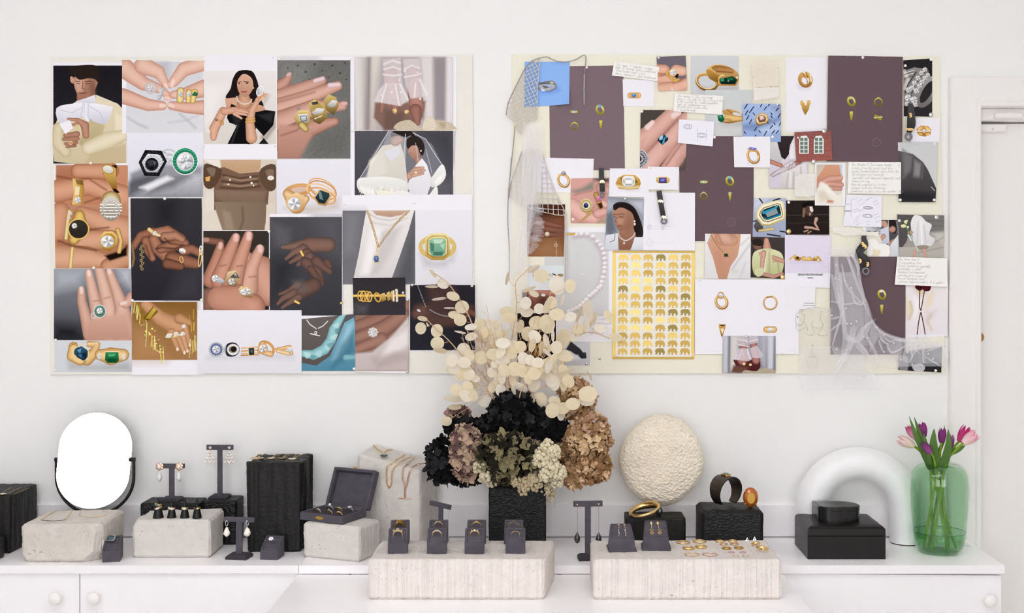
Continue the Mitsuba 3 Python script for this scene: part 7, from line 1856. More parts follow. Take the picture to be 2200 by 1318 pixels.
sheet('plum design card with blue stone ring studies, in the middle of the cream board', [(1460, 292.5), (1619.5, 293), (1618.5, 518), (1460, 518)], PLUM, plumrings(RG, ('f', 57, 240, 38, '#4f9fd0-#bfe6f6'), ('t', 320, 232, 42, '#62b4dc'), ('o', 55, 382, 34, '#c9cbc0'), ('s', 321, 390, 42, '#b9c4b8')), ('O #7a676d 335,650,40,44,0,4;O #77646a 335,655,20,24,0,3', *RG), cat='design card', name='design_card', level=4)
DASH = [(300, 600), (330, 670), (380, 690), (440, 610), (520, 600), (560, 690), (300, 740), (350, 640), (290, 880), (330, 780), (380, 850), (440, 870), (480, 900), (540, 830), (590, 790), (630, 800), (600, 650), (560, 720), (620, 720), (410, 780), (310, 940), (370, 940), (600, 880), (500, 930), (280, 630), (480, 640), (630, 600), (290, 690), (560, 880), (520, 780)]
sheet('print of a gold morganite ring on blue cloth with black dashes', Q(RC, (262, 580), (648, 580), (648, 966), (265, 966)), ('R #a9bfe6-#94abd6 250,570,660,980\nP #6f84b4 ~16 265,800 400,780 640,720 648,760 420,840 265,830;P #8d93b8 ~14 @.8 540,600 648,600 648,700;P #c3d3f0 ~12 @.7 420,830 640,760 640,850 480,900\n' + '\n'.join(f'L #2a3048 5 {x},{y} {x + (-1) ** (i * 2 % 3) * 18 + 6},{y - 42 + i % 3 * 12}' for i, (x, y) in enumerate(DASH)) + '''
P #6d6f74 ~6 400,790 530,760 540,740 420,810
P #d9b577-#8a6430 388,730 405,690 470,668 510,690 528,740 505,780 430,800 395,780
P #ecd3a0 398,728 412,698 468,680 500,698 515,738 495,768 432,785 405,768
P #a0786c-#6b4a42 410,720 425,700 470,692 500,722 490,760 430,772;P #e6c9c0 430,705 470,700 478,735 440,745;P #5f3f3a @.8 470,745 495,730 488,758;P #f6e4de @.8 440,712 455,708 452,722''', *RC), lift=0.002)
sheet('white card with two views of a knotted gold ring beside the top plum card', Q(RC, (700, 108), (1110, 105), (1106, 872), (698, 862)), WHITE, ('''
P #c9c7d0 ~14 @.7 820,390 950,390 940,425 840,425
O #d8a864-#a06f33 895,335,56,66,-20,17;P #f0d08a-#c08a40 850,290 900,250 950,290 930,320 870,310;L #9c6c2c 5 870,270 890,310;L #9c6c2c 5 905,262 920,310;L #f6e6c0 8 945,290 955,350;E #e9e9ec 880,262,14,9;O #c9955a 885,350,30,44,-20,5
P #d9b060-#8f6028 850,570 945,565 930,640 895,695 865,640;C #ecc872-#b08430 860,560,14 855,580,12;C #ecc872-#b08430 930,556,14 940,575,12;P #f0ece6 885,545 905,545 908,595 890,595''', *RC))
sheet('white card of a gold signet ring with a lilac blue stone', Q(RC, (168, 912), (540, 912), (536, 1226), (176, 1222)), WHITE, (ringshot(370, 1110, 54, 68, -22, 13, None) + '\nP #e6b873-#b07a38 305,1035 330,1020 400,1040 430,1070 420,1110 400,1070 330,1060;P #8f8ad8-#5f62b4 325,1022 345,1015 408,1032 385,1052 330,1042;P #b9b4f0 @.8 345,1022 380,1030 360,1040', *RC), lift=0.002)
sheet('print of a bride in white with long pale gloves below the blue cloth print', [(1652.6, 291.8), (1736, 291.8), (1735, 404.4), (1653, 404.4)], ('''
R #dcd6e0-#d3cdda 530,900,920,1440
P #3a3034-#2b2427 595,905 785,905 740,1000 730,1090 690,1145 650,1120 620,1000
P #d6d4d6-#c3c1c4 535,960 600,950 640,1070 660,1150 640,1190 535,1150;P #eeecef 785,930 730,1060 740,1140 800,1130
C #c48f7c-#96624f 545,1165,22 650,1205,22;C #b98470-#8d5a48 840,1165,24 770,1195,24
C #d9cdd2-#a3949a 770,1200,34 640,1260,26 560,1300,20;C #e0d5da-#a89aa0 760,1170,20 700,1210,24
L #8d7a80 3 600,1260 540,1310;L #8d7a80 3 640,1280 570,1320;L #8d7a80 3 740,1190 720,1260;L #8d7a80 3 765,1190 750,1255
P #e9e6e6-#cfcac9 660,1280 900,1180 920,1440 640,1440;L #b5afac 4 ~4 720,1290 700,1440;L #b5afac 4 ~4 780,1270 770,1440;L #b5afac 4 ~4 850,1220 850,1440;L #f6f4f4 4 ~4 750,1280 740,1440''', *RC))
BR = '\n'.join(f'L #6a3a38 1.6 @.8 {790 + (i % 2) * 14},{860 + i * 15} {1165},{858 + i * 15}' for i in range(21))
WN = '\n'.join(f'P #e9ebe6 {x},{y + 40} {x + 20},{y} {x + 75},{y - 4} {x + 100},{y + 35} {x + 98},{y + 180} {x},{y + 182}\n' + '\n'.join(f'R #7f8f86-#5f6f68 {x + 10 + 42 * a},{y + 18 + 40 * b},{x + 44 + 42 * a},{y + 50 + 40 * b}' for a in (0, 1) for b in range(4)) for x, y in ((832, 905), (982, 905)))
sheet('cut-out print of a red brick wall with two arched sash windows', Q(RC, (785, 868), (1155, 850), (1166, 1150), (802, 1168)), ('R #96605a-#a8625a %.25 770,840,1180,1180\n' + BR + '\n' + WN, *RC), lift=0.002, curl=lambda U, V: 0.006 * (2 * U - 1) ** 2 * V)
sheet('largest plum design card at the top with four carved gold ring studies', Q(RD, (92, 92), (846, 104), (838, 1168), (75, 1162)), PLUM, plumrings(RD, ('t', 325, 555, 42, '#c9c4a0'), ('o', 598, 560, 38, '#c9bf60'), ('s', 325, 705, 44, '#d8cb60'), ('f', 595, 717, 40, '#d3d0c4')), ('O #7a676d 580,970,44,40,0,4;O #77646a 580,950,24,26,0,3;C #a89c30-#6d6420 570,700,16 620,735,16;L #d3d0c4 4 555,717 638,715', *RD), cat='design card', name='design_card')
sheet('black and white close-up of a pave diamond ring at the corner of the board', Q(RD, (850, 140), (1143, 120), (1143, 710), (855, 706)), ('''
R #2a282a-#323032 840,110,1150,715
O #a8a3a2-#6f6a69 1090,460,70,150,30,24
P #8d8987 850,250 960,210 1100,230 1110,290 1000,480 1000,610 850,600
C #cfcbc9-#6a6664 860,260,34 900,330,30 870,420,34;L #f2f0ef 3 860,270 960,240;L #f2f0ef 3 860,300 950,270;L #5c5856 3 855,285 950,255;L #5c5856 3 860,330 930,300
L #4d4a49 7 930,500 950,420 1040,280 1100,240;L #4d4a49 7 870,470 900,380 980,260;G #f6f5f5-#6a6868 1070,235,24 1035,270,24 1000,320,26 965,370,26 940,420,26 905,440,28
G #f6f5f5-#6a6868 1100,290,22 1070,320,24 1040,360,25 1015,400,26 985,450,28;G #f9f8f8-#777474 900,520,34 960,540,34 890,580,24 970,590,24
L #8f8b8a 5 870,480 1010,490;P #1d1b1d 905,570 960,600 950,700 890,700''', *RD))
sheet('small white card of a gold ring with a diamond cross centre', Q(RD, (925, 726), (1222, 722), (1216, 968), (922, 970)), WHITE, ('P #d6a258-#a8742c 985,830 1030,800 1100,805 1135,840 1125,890 1070,912 1010,900 985,870;P #f0d08c 995,830 1040,808 1040,835 1000,850;P #f0d08c 1075,808 1125,835 1120,855 1080,840;P #e9c478 1000,880 1040,880 1045,900 1015,895;P #e9c478 1080,880 1120,878 1110,898 1080,905;G #fafafa-#9a9a9c 1060,855,18;L #f0ece4 6 985,857 1035,856;L #f0ece4 6 1085,856 1132,855', *RD), lift=0.003)
sheet('grey print of a draped dark sleeve against pale grey', [(1929, 306), (2014.5, 306), (2010.5, 434.5), (1931, 434)], ('''
R #cfd0d1-#d3d3d2 0,-170,1300,460
P #5d5a5c-#3c393c 780,-80 950,-40 1050,40 1100,120 1185,310 1175,445 780,445
P #777476 ~10 845,-90 950,-10 930,120 850,200;P #8b888a ~10 960,20 1040,60 1030,200 950,180;P #2f2d30 ~14 800,330 1170,360 1170,445 800,445;L #454244 5 ~5 950,0 940,180;L #454244 5 ~5 1040,60 1020,220;L #4b484a 4 ~4 1090,130 1160,340;L #c9c7c4 3 1130,290 1170,330''', *RH))
kN3, yN3 = sheet('largest handwritten note below the top plum card', Q(RH, (296, 38), (828, 40), (828, 363), (285, 358)), 'R #f5f3ef-#f1efea 0,0,2200,1318', cat='handwritten note', name='handwritten_note')
sheet('white-framed print of a hand resting in cream tulle', Q(RG, (1180, 48), (1490, 45), (1488, 482), (1180, 478)), WHITE, ('''
R #cbbfae-#e6e0d4 1197,65,1455,465
P #d9a284-#c58a6c 1200,200 1290,70 1420,68 1460,160 1450,300 1250,320 1200,290
C #dba898-#b57c6c 1230,260,30 1330,210,34 1440,200,26;C #d8a696-#b17868 1320,260,30 1450,270,24;C #d09c8c-#a87060 1300,300,26 1440,310,20
P #c9d6e0 1430,70 1455,70 1455,200 1440,150;P #8a5a4a ~6 1200,290 1290,270 1260,320 1200,330
P #efeadf ~5 1197,320 1240,240 1300,260 1400,380 1455,360 1455,465 1197,465;P #dcd3c2 ~10 1210,340 1290,330 1340,420 1230,440;P #c58a74 ~5 1310,420 1370,430 1360,455 1300,450;P #f9f6ee ~8 @.7 1250,260 1340,330 1420,400 1300,350''', *RG), level=4, lift=0.002)
sheet('small sketch sheet hanging under the design sketch with ring profiles', Q(RH, (438, 560), (622, 560), (615, 741), (440, 735)), 'R #efedf5 0,0,2200,1318', level=3)
SK = ''.join(f'L #8d8b98 1.3 @.9 {x},{y} {x + 14},{y - 7} {x + 26},{y - 9} {x + 38},{y - 20} {x + 52},{y - 22}\n' for x, y in ((330, 425), (380, 440), (400, 480), (450, 440), (480, 420), (540, 450), (555, 475), (340, 530), (355, 545), (400, 540), (360, 605), (350, 635), (345, 660), (370, 680), (550, 580), (560, 610), (570, 650)))
sheet('sheet of pencil ring sketches and scribbled measurements below the largest note', Q(RH, (278, 370), (634, 378), (628, 700), (240, 688)), 'R #efedf6-#edebf4 0,0,2200,1318', ('''
L #a19fa9 1.4 262,470 258,580;L #a19fa9 1.4 325,420 322,590;L #8d8b94 2 258,470 325,462;L #6d6b75 3 258,534 322,534;L #a19fa9 1.4 260,540 320,540
O #5f5d69 495,503,46,12,3,2.2;O #5f5d69 495,503,16,10,3,1.6;L #5f5d69 1.6 465,495 465,512;L #5f5d69 1.6 525,495 525,513;O #5f5d69 490,585,46,15,3,2.2;L #5f5d69 1.6 470,572 470,600;L #5f5d69 1.6 515,572 515,600;L #8d8b98 1.4 480,640 510,640;L #8d8b98 1.4 480,672 510,672
''' + SK, *RH), level=4, lift=0.002)
sheet('print of the veiled couple cropped close, next to the bride with lilies', Q(RH, (470, 628), (805, 625), (806, 1002), (480, 998)), ('''
R #57555d-#4a4850 470,620,810,1010
C #c9a08c-#a37c68 655,665,34 680,690,26;S #2b2322 700,630 780,640 775,760 720,740;C #c59884-#9d735f 740,720,34;S #2b2322 705,640 770,640 780,690 740,680 715,700;E #b2635a 736,742,6,4
P #d6d8e6-#c3c6d6 620,720 700,690 710,860 640,880 610,800;C #cda48f-#a87d69 650,790,24 620,830,14;C #c29480-#97705c 800,830,30 740,850,26 720,870,18
P #efe9dd-#dcd4c4 470,760 600,740 640,870 720,890 730,1000 480,1000;P #e6e8ec-#cfd2da 720,880 800,770 806,1000 730,1000;S #f6f4f0 480,850 560,820 600,880 560,960 500,980;S #f4f2ee 590,880 700,880 700,990 600,990;P #e9e0c0 545,920 625,930 610,985 540,980
L #c9ccd8 4 @.7 700,630 705,880;L #c9ccd8 4 @.6 640,640 600,760;L #b9bcc8 3 @.6 780,640 800,780''', *RH), level=3)
sheet('print of a faceless bride in a ruffled white dress holding calla lilies', Q(RH, (787, 570), (1265, 578), (1262, 1004), (812, 1000)), ('''
R #8f8c88-#a8a49e 780,560,1270,1010
P #5c5858-#54504f 787,570 960,575 930,700 880,850 810,940 800,700;P #7b7877 1040,575 1265,580 1262,745 1130,760 1060,640;P #b9b4ac 810,900 1000,900 1262,760 1262,1004 812,1004;P #c9c4bc ~10 1130,760 1262,745 1262,880;L #948f88 3 ~3 1000,960 1262,900;L #948f88 3 ~3 1120,880 1262,800;L #6a6664 4 1060,680 1262,690;L #6a6664 4 1050,630 1262,640
S #eeedee-#dcdadc 960,580 1030,590 1080,640 1140,680 1110,770 1170,820 1130,890 1060,880 1000,900 960,850 940,760 925,660
L #c9c7ca 4 ~4 1000,650 990,860;L #c9c7ca 4 ~4 1060,680 1080,860;L #fafafa 5 ~4 1030,640 1040,870;S #9c9080 990,890 1060,880 1110,895 1070,930 1010,920
C #d9ab9b-#b58373 970,940,14 955,1000,10;C #d9ab9b-#b58373 1060,930,16 1085,1000,11;C #cf9f8c-#b58373 905,755,12 945,750,9
L #6f9050 5 875,670 925,790 1000,930;L #dfe8e6 4 930,790 1000,940;S #eef0c8-#d6d98a 825,680 860,670 880,695 840,705;S #f0efcf-#d0d480 855,640 895,625 880,670;S #f3f2da 885,690 910,690 895,712;L #e6e9ee 8 900,780 930,830''', *RH), lift=0.001)
sheet('plum design card behind the pearl-sewn tulle with solitaire ring studies', [(1783.5, 552), (1946, 552), (1944.5, 762), (1783.5, 762)], PLUM, plumrings(RL, ('t', 592, 410, 40, '#e6e6e0'), ('s', 590, 550, 40, '#c9c490')), cat='design card', name='design_card')
sheet('print of two dark roses with crossed stems on cream satin', [(1945.5, 605), (2037, 605), (2036, 722), (1945.5, 729)], WHITE, ('''
R #efe8ea-#e9e2e6 815,280,1210,785
P #e6cf9a ~14 @.8 820,430 870,560 830,620;P #e9d6a8 ~14 @.8 1030,420 1080,380 1060,480 1000,560;P #d9c08c ~14 @.8 890,330 940,420 1000,400 1020,330;P #f9f5f6 ~12 @.9 900,420 960,480 900,620;P #dccfcf ~14 @.8 1010,580 1110,560 1060,640 1000,700;L #cfb98a 6 ~8 850,640 880,560 860,480;L #d3c0a0 5 ~8 1060,600 1020,660 1060,740
S #5f1f2a-#3a1018 905,340 930,300 975,325 970,365 935,370;S #6a2430-#3f121a 965,330 1010,300 1055,325 1040,375 990,375;C #4a1a22-#32101a 945,345,20;C #7a4a44 945,370,6
L #5d3a38 5 950,370 945,520 960,570 990,720 1000,785;L #5d3a38 5 992,380 975,480 955,590 935,690 925,785;E #f0ecd8 957,570,8''', *RL))
sheet('small dark print of folded white cloth at the lower corner of the cream board', Q(RL, (752, 965), (1158, 900), (1152, 1146), (748, 1122)), ('''
R #3a3839-#2c2a2b 740,890,1170,1150
S #a9a8ac-#86858a 750,1000 830,1000 835,1120 760,1120;P #5f5e63 1000,920 1140,880 1158,1000 1010,1020;S #c9c8cc 880,1080 960,1060 1000,1100 970,1140 900,1130''', *RL))
sheet('large print of a rectangular teal stone in a stepped pale gold ring', Q(RG, (562, 406), (892, 404), (890, 800), (550, 796)), ('''
R #b3bad0-#a3abc4 540,395,900,805
P #d3d9e6 ~14 @.8 560,406 700,410 600,520 562,540;L #2a2c38 7 620,410 650,450;L #2a2c38 7 760,430 830,408;L #2a2c38 7 700,770 830,790;L #2a2c38 7 830,740 890,750;L #2a2c38 6 560,640 590,630
P #6d6a68-#3e3c3c 560,690 600,600 660,700 640,750 590,745;C #d9c88e-#8d7c40 620,735,14 760,715,16
P #efe4bf-#b9a96c 590,530 640,470 800,425 860,440 890,560 880,620 720,690 640,680 580,600
P #f7f0d6 605,540 650,480 800,436 850,450 870,560 860,610 715,670 650,665 595,590;P #8d7f50 625,540 660,500 800,455 835,465 858,560 850,600 710,650 655,640 615,580
P #efe5c2 635,545 668,508 800,464 828,474 848,560 842,592 708,638 660,630 626,580
P #16323e-#0f2631 640,545 672,516 795,474 820,482 838,555 832,580 705,625 668,620 640,580;P #2f9cc0 645,545 790,490 800,500 660,570;P #1f7fa3 690,615 835,560 835,580 705,625;P #8f9ca0 680,560 790,505 810,560 700,600;P #5fc3dc @.8 770,485 805,482 800,500;P #4fb4d0 @.7 660,590 690,610 680,620''', *RG))
sheet('near-black print of a man and a small pale hand in profile', Q(RG, (888, 430), (1322, 428), (1326, 775), (888, 772)), ('''
R #2c2523-#27211f 880,420,1330,780
L #5a504a 2 895,580 1325,570;L #463d38 2 895,660 1325,650
S #1a1514 1050,460 1120,440 1180,460 1170,500 1060,500;C #8a6a5c-#4a352d 1075,520,22 1065,590,12;S #54403a 1090,490 1150,490 1165,540 1140,590 1090,560;P #e9dcd2 1125,490 1155,488 1165,530 1150,550 1130,530;C #cbb3a4-#7a6050 1130,560,10 1130,578,6
C #c9a896-#86665a 1195,615,20 1180,660,12 1210,710,10;C #c4a290-#7c5c50 1085,700,16 1150,705,14 1220,725,9;C #b08f7e-#6b4e42 1070,745,9 1110,730,10;C #b08f7e-#6b4e42 1110,760,8 1140,740,8''', *RG), lift=0.001)
sheet('print of an open white shirt collar with a dark stone pendant', Q(RG, (70, 764), (532, 768), (530, 1222), (65, 1220)), ('''
R #d4a48c-#c48f76 60,760,540,1230
C #dcae98-#b8826a 260,800,90 340,830,60;L #a8745e 4 ~6 200,770 240,860;P #b98670 ~14 320,770 360,770 350,850;P #c28d74 ~20 @.7 180,950 260,900 240,1220
P #eceae9-#dedcdd 60,760 130,770 90,860 150,1010 205,1222 60,1222;P #f2f0f0-#dcdadc 430,768 532,768 532,1222 290,1222 330,1090 400,990 425,850;L #c9c7ca 5 ~5 430,880 520,800;L #c3c1c5 6 ~6 340,1130 480,930 520,880;L #cfcdd0 6 ~6 420,1222 480,1060;L #bdbbbe 4 ~4 95,860 130,780
E #d8d6cc 375,1145,26,22;E #e6e4de 510,795,9
L #8a6a3c 4 130,780 190,880 260,960;L #c9a45c 2.5 135,778 195,880 262,960;L #c9a45c 3 410,780 360,880 305,955;P #c9b06c-#7d6430 255,960 305,960 308,1000 260,1002;P #2e3a34 262,966 300,966 300,994 266,995''', *RG), lift=0.001)
sheet('print of a person embraced from behind in a pale yellow shirt', Q(RG, (538, 796), (876, 806), (874, 1222), (528, 1205)), ('''
R #453e3c-#3a3432 520,790,880,1230
C #8d6a5c-#5f463c 600,880,50;S #2f2725 545,830 620,815 660,860 640,890 560,880;C #d3a08c-#a8786a 690,830,24 695,900,40
S #e0dfb8-#b9ba86 560,960 640,920 740,920 840,960 866,1060 850,1150 820,1190 700,1200 640,1190 570,1180 545,1080;L #a3a470 5 ~5 720,940 720,1180;L #f2f2d8 6 ~5 680,960 670,1160;L #9d9e6c 5 ~5 800,1010 820,1150;P #cdceA0 ~4 640,925 740,915 750,945 650,950
C #d6a896-#a87e6c 660,960,30 650,1050,22 645,1110,20;C #d6a896-#a87e6c 620,960,9 640,1000,12;C #d0a18e-#a37866 850,1040,24 770,1010,24 755,990,10;C #d0a18e-#a37866 790,1040,10 760,1050,7;C #c8968a-#9c7060 650,1170,20 760,1200,18 850,1170,16;S #d3d6a8 575,1130 640,1110 665,1140 640,1190 590,1195''', *RG), lift=0.001)
sheet('lilac card of three gold rings with the business name printed below', [(1686, 505), (1785, 507), (1783, 619), (1686, 617)], ('''
R #e3dced-#e0d9ea 860,770,1350,1165
R #efedf4 860,1165,1350,1330
P #cfc7d8 ~12 @.7 920,1040 1250,1040 1250,1060 930,1062
C #e3b85e-#a87a2c 930,1020,7 980,985,8;P #d9ac50-#9c6c22 960,985 1000,990 1050,1010 1030,1040 980,1035;C #2f2a38 1005,1010,14;C #ecca7c-#a87a2c 1065,1015,22 1130,1020,22;G #f6f4f0-#a89 1105,1000,18;P #e3b85e-#9c6c22 1145,1040 1180,985 1220,990 1250,1040;G #f3ead6-#a8874a 1190,1000,14;C #efe0b0-#b9985c 1215,1030,18;L #e9cf8a 4 925,1035 990,980''', *RG), cat='printed card', name='printed_card')
R4 = ringshot(330, 420, 54, 66, -25, 14, '#f3f3f5-#b5b5bb', -6, -66, 28) + f'\nO #d9a862-#a06c2c 822,430,66,66,0,9;O #f3d9a4 820,428,66,66,0,2.5;L #8d5c20 5 790,372 840,368;L #f3e6c6 4 800,358 845,355\nP #d9aa60-#94642a 302,640 372,640 372,670 345,760 332,778 325,760 303,670;P #f6e6c4 318,690 356,690 340,745;P #3c2c18 315,650 362,650 360,662 318,662;P #f6efe0 312,640 362,638 358,648 316,648\nC #eec684-#b07f3c 785,700,32 860,700,32;P #f2d8a4 @.7 765,680 880,680 880,690 765,690;R #e9e9ee-#b9b9c2 800,682,852,720;R #f9f9fb 810,690,835,700'
sheet('white page with four renderings of one gold solitaire ring', [(1493, 600), (1717, 601), (1716, 761), (1493, 761)], WHITE, (R4, *RK))
sheet('small print of tulle-sleeved forearms, a repeat of the one on the portrait board', Q(RK, (342, 764), (878, 766), (876, 1142), (340, 1140)), ('''
R #a9a9b3-#8d8c94 330,750,890,1150
P #c9c9d3 ~8 345,764 400,764 390,1140 345,1140;P #6f6e76 ~6 400,764 425,764 415,1140 400,1140;P #d6d3cc ~6 425,764 500,764 470,1140 420,1140;P #b5b4be ~8 740,764 780,764 770,1100 730,1000;P #cfcfda ~6 800,764 860,764 860,1100 800,1100;P #7c7b84 ~6 862,764 878,764 878,1140 850,1140
P #5f2a2a-#4a2022 445,1000 720,985 725,1080 680,1130 600,1120 480,1080;P #6d4a3e ~6 450,1060 600,1080 560,1140 420,1140
C #b5817a-#7d4c48 545,840,36 555,950,44 540,1010,50;C #b5817a-#7d4c48 650,830,34 665,930,40 680,1010,40
P #d3c9d0 @.7 500,766 595,766 600,850 505,870;P #d3c9d0 @.7 605,766 695,766 700,830 615,850;L #efe9ef 4 500,800 595,820;L #efe9ef 4 500,850 600,870;L #efe9ef 4 610,820 695,800;P #dcd0d8 @.72 500,890 600,890 640,1000 600,1020 445,1005 470,930;P #dcd0d8 @.7 615,890 690,860 750,960 720,990 640,985;L #f6f0f4 3 540,900 500,1000;L #f6f0f4 3 590,900 620,1000
E #f2d9a0 558,1047,15,13 622,1055,14,13;E #fff 545,945,5 595,940,5 485,965,4;S #b5a890 %.2 570,1110 680,1120 760,1090 860,1110 870,1142 560,1142''', *RK), lift=0.001)
sheet('blank white sheet between the printed card and the elephant drawing', [(1686, 618), (1752, 618), (1750, 664), (1688, 664)], 'R #eeecf0 0,0,2200,1318', 'L #b3b1b6 1 1728,652 1748,652;L #b3b1b6 1 1726,657 1752,657')
scene['tracing_paper'] = {'type': 'mask', 'opacity': 0.55, 'b': {'type': 'twosided', 'b': {'type': 'diffuse', 'reflectance': rgb('#f3efe4')}}}
sheet('white card of a gold ring with a large emerald-cut diamond', Q(RF, (48, 103), (452, 106), (440, 398), (38, 388)), WHITE, ('''
P #c9c5cc ~12 @.6 130,300 350,300 340,325 150,325
P #dcae58-#a07424 105,260 130,200 190,168 300,170 350,210 362,260 340,310 240,322 140,308;P #5d3f14 @.7 150,200 180,185 170,250;P #5d3f14 @.7 300,200 335,240 300,260;L #f6e2ac 8 ~6 120,280 240,305 340,290
P #f0f0ee-#d6d6d2 170,205 200,180 280,180 305,215 300,270 270,290 200,290 172,260;P #b9b9b4 200,205 270,205 260,220 212,220;P #fff 215,225 265,225 265,255 215,255;P #8d8d88 @.7 205,262 275,262 265,278 212,278;P #a8a8a3 @.7 180,215 200,215 200,255 182,250;P #a8a8a3 @.7 280,215 297,220 292,260 278,255''', *RF))
sheet('white card of a gold signet ring with a violet rectangular stone', Q(RF, (433, 85), (750, 92), (740, 322), (435, 318)), WHITE, ('P #e9c684-#c09446 515,200 545,188 625,188 655,205 652,240 630,255 545,255 518,240;R #4a4690-#2e2a66 545,198,622,250;R #6d69c0-#4a46a0 555,206,612,242;P #a8a4e0 @.7 560,225 600,210 590,235', *RF), lift=0.001)
sheet('print of a veiled dark-haired woman in a pearl necklace looking down', Q(RF, (25, 394), (396, 412), (384, 930), (-4, 930)), ('''
R #8f939e-#aab0bc -10,380,400,940
P #b9bdc8 ~14 @.8 20,420 120,440 80,560 10,600;P #6b707c ~14 0,560 80,520 120,740 60,800 0,760;P #c9ccd6 ~10 @.8 250,440 395,430 380,560 300,480
S #2c2422 80,480 140,445 240,460 320,540 380,700 375,800 300,800 270,640 190,620 110,560
S #b88a74-#94654f 85,520 150,490 240,520 290,600 285,700 230,760 170,755 130,720 100,650 110,610 80,590
P #a87a64-#8a5c48 160,740 280,680 320,820 250,930 140,930 130,760
S #8a5f4a @.5 ~10 230,520 290,600 285,700 230,755 200,720 215,620;E #c99c86 @.7 ~10 150,640,30,30;L #33231d 2.2 86,572 100,567 116,570;L #33231d 2.4 130,571 160,562 194,569;E #9a6b56 162,590,24,9;L #2a1c18 2.2 140,596 162,600 186,594;L #2a1c18 2 86,592 108,595;L #7d4e3c 3 114,600 104,642 124,650;E #8f4f48 146,686,20,6;L #6b3230 1.6 128,685 168,687;C #b08068-#805442 310,590,18 300,620,12
S #241d1c 85,500 150,455 250,465 330,560 350,760 300,740 290,580 220,520 150,500 100,530
E #f3f0ec 298,638,9 300,668,9,14
E #f3efe8-#a8a096 136,770,8 142,788,8 152,803,8 164,815,8 177,824,8 190,832,8 204,836,8 219,834,8 234,828,8 249,820,8 262,811,8 275,800,8 287,788,8 296,775,8 301,760,7
P #a87a64-#8d604c 140,735 285,700 290,745 220,800 160,800 @0
P #e3e4ea-#cfd2da 10,780 130,760 130,930 -5,930;P #e9eaf0-#d3d6de 260,930 300,800 385,800 384,930;E #d3cfc8 192,860,11,12;L #3a3c44 3 100,770 95,830 50,850''', *RF), lift=0.001)
sheet('white page with faint ring blueprints under the black ribbon', Q(RF, (396, 345), (910, 350), (908, 936), (384, 932)), WHITE, ('''
O #d3d2da 450,698,24,28,0,2;O #cfced8 450,855,32,36,0,1.6;L #c9c8d0 1.4 568,670 568,720;L #d8d7de 1.4 490,690 700,690;L #d8d7de 1.4 400,858 700,856;R #d9d8df 575,690,600,725;R #dddce4 430,675,470,720;L #d8d7de 1.2 490,720 600,720;L #d8d7de 1.2 490,708 600,708;L #dfdee6 1.2 450,350 450,930''', *RF))
# ------------------------------------------------------------------ handwriting in pen strokes
GL = {'a': '.45,.5 .2,.55 .05,.25 .2,0 .42,.3 .45,.5 .42,.05 .6,.02', 'b': '.1,1 .08,.05 .3,0 .45,.3 .25,.5 .08,.3', 'c': '.45,.42 .25,.52 .06,.25 .22,0 .5,.08', 'd': '.45,.45 .2,.5 .05,.22 .2,0 .42,.2 .55,1 .42,.05 .6,.03',
      'e': '.05,.22 .4,.3 .3,.52 .08,.35 .15,.02 .5,.1', 'f': '.45,.95 .25,1 .18,.5 .05,-.4 .2,-.3 .2,.2 .5,.3', 'g': '.42,.48 .15,.5 .08,.15 .35,.1 .42,.45 .3,-.4 .05,-.35 .5,.1', 'h': '.15,1 .05,0 .2,.42 .38,.45 .35,0 .52,.03', 'i': '.1,.45 .08,.05 .25,.03',
      'j': '.2,.45 .12,-.4 -.05,-.3', 'k': '.15,1 .05,0 .12,.25 .4,.5 .2,.25 .45,0', 'l': '.2,1 .06,.1 .25,.02', 'm': '.05,.45 .03,0 .18,.45 .28,.4 .27,0 .42,.45 .52,.4 .5,0 .65,.03', 'n': '.05,.45 .03,0 .2,.45 .35,.4 .33,0 .5,.03', 'o': '.25,.5 .06,.25 .22,0 .42,.25 .25,.5 .5,.42',
      'p': '.1,.48 .0,-.45 .1,.35 .35,.5 .4,.2 .1,.05', 'q': '.4,.48 .1,.4 .15,.05 .4,.3 .3,-.45 .5,-.1', 'r': '.06,.45 .05,0 .12,.35 .38,.5', 's': '.38,.48 .15,.42 .35,.12 .05,.02 .4,.02', 't': '.2,.9 .1,.05 .3,.02', 'u': '.06,.48 .08,.05 .3,.1 .4,.48 .38,.05 .52,.03', 'v': '.05,.48 .18,0 .42,.5',
      'w': '.04,.48 .12,0 .3,.4 .4,0 .6,.5', 'x': '.05,.45 .42,0 .24,.22 .42,.48 .05,0', 'y': '.06,.48 .12,.1 .38,.2 .42,.48 .28,-.45 .05,-.3 .5,.08', 'z': '.05,.45 .4,.48 .05,0 .45,.02', '.': '.05,0 .08,.02', ',': '.1,.05 .04,-.15', "'": '.1,1 .06,.8', '-': '.05,.25 .4,.28', '&': '.4,0 .1,.8 .3,.9 .05,.2 .3,0 .5,.3', '1': '.1,.8 .25,1 .18,0', '8': '.3,.5 .1,.8 .3,1 .4,.75 .1,.2 .3,0 .4,.3 .2,.5',
      'A': '.0,0 .35,1 .5,0 .1,.4 .5,.38', 'B': '.1,0 .15,1 .5,.8 .15,.5 .5,.3 .1,0', 'C': '.5,.9 .2,.9 .05,.4 .25,0 .55,.2', 'E': '.5,.95 .15,.9 .1,.5 .4,.52 .08,.4 .1,0 .5,.05', 'G': '.5,.9 .2,.95 .05,.4 .3,0 .5,.4 .3,.4', 'H': '.12,1 .05,0 .1,.5 .45,.52 .5,1 .42,0', 'I': '.2,1 .12,0', 'M': '.0,0 .15,1 .3,.3 .5,1 .55,0', 'P': '.1,0 .15,1 .5,.8 .15,.5', 'R': '.1,0 .15,1 .5,.8 .15,.5 .5,0', 'S': '.5,.9 .2,.95 .2,.6 .45,.3 .2,0 .02,.15', 'T': '.0,.95 .6,1 .3,.98 .22,0', 'V': '.0,1 .3,0 .75,1', 'Y': '.05,1 .25,.5 .5,1 .2,0'}
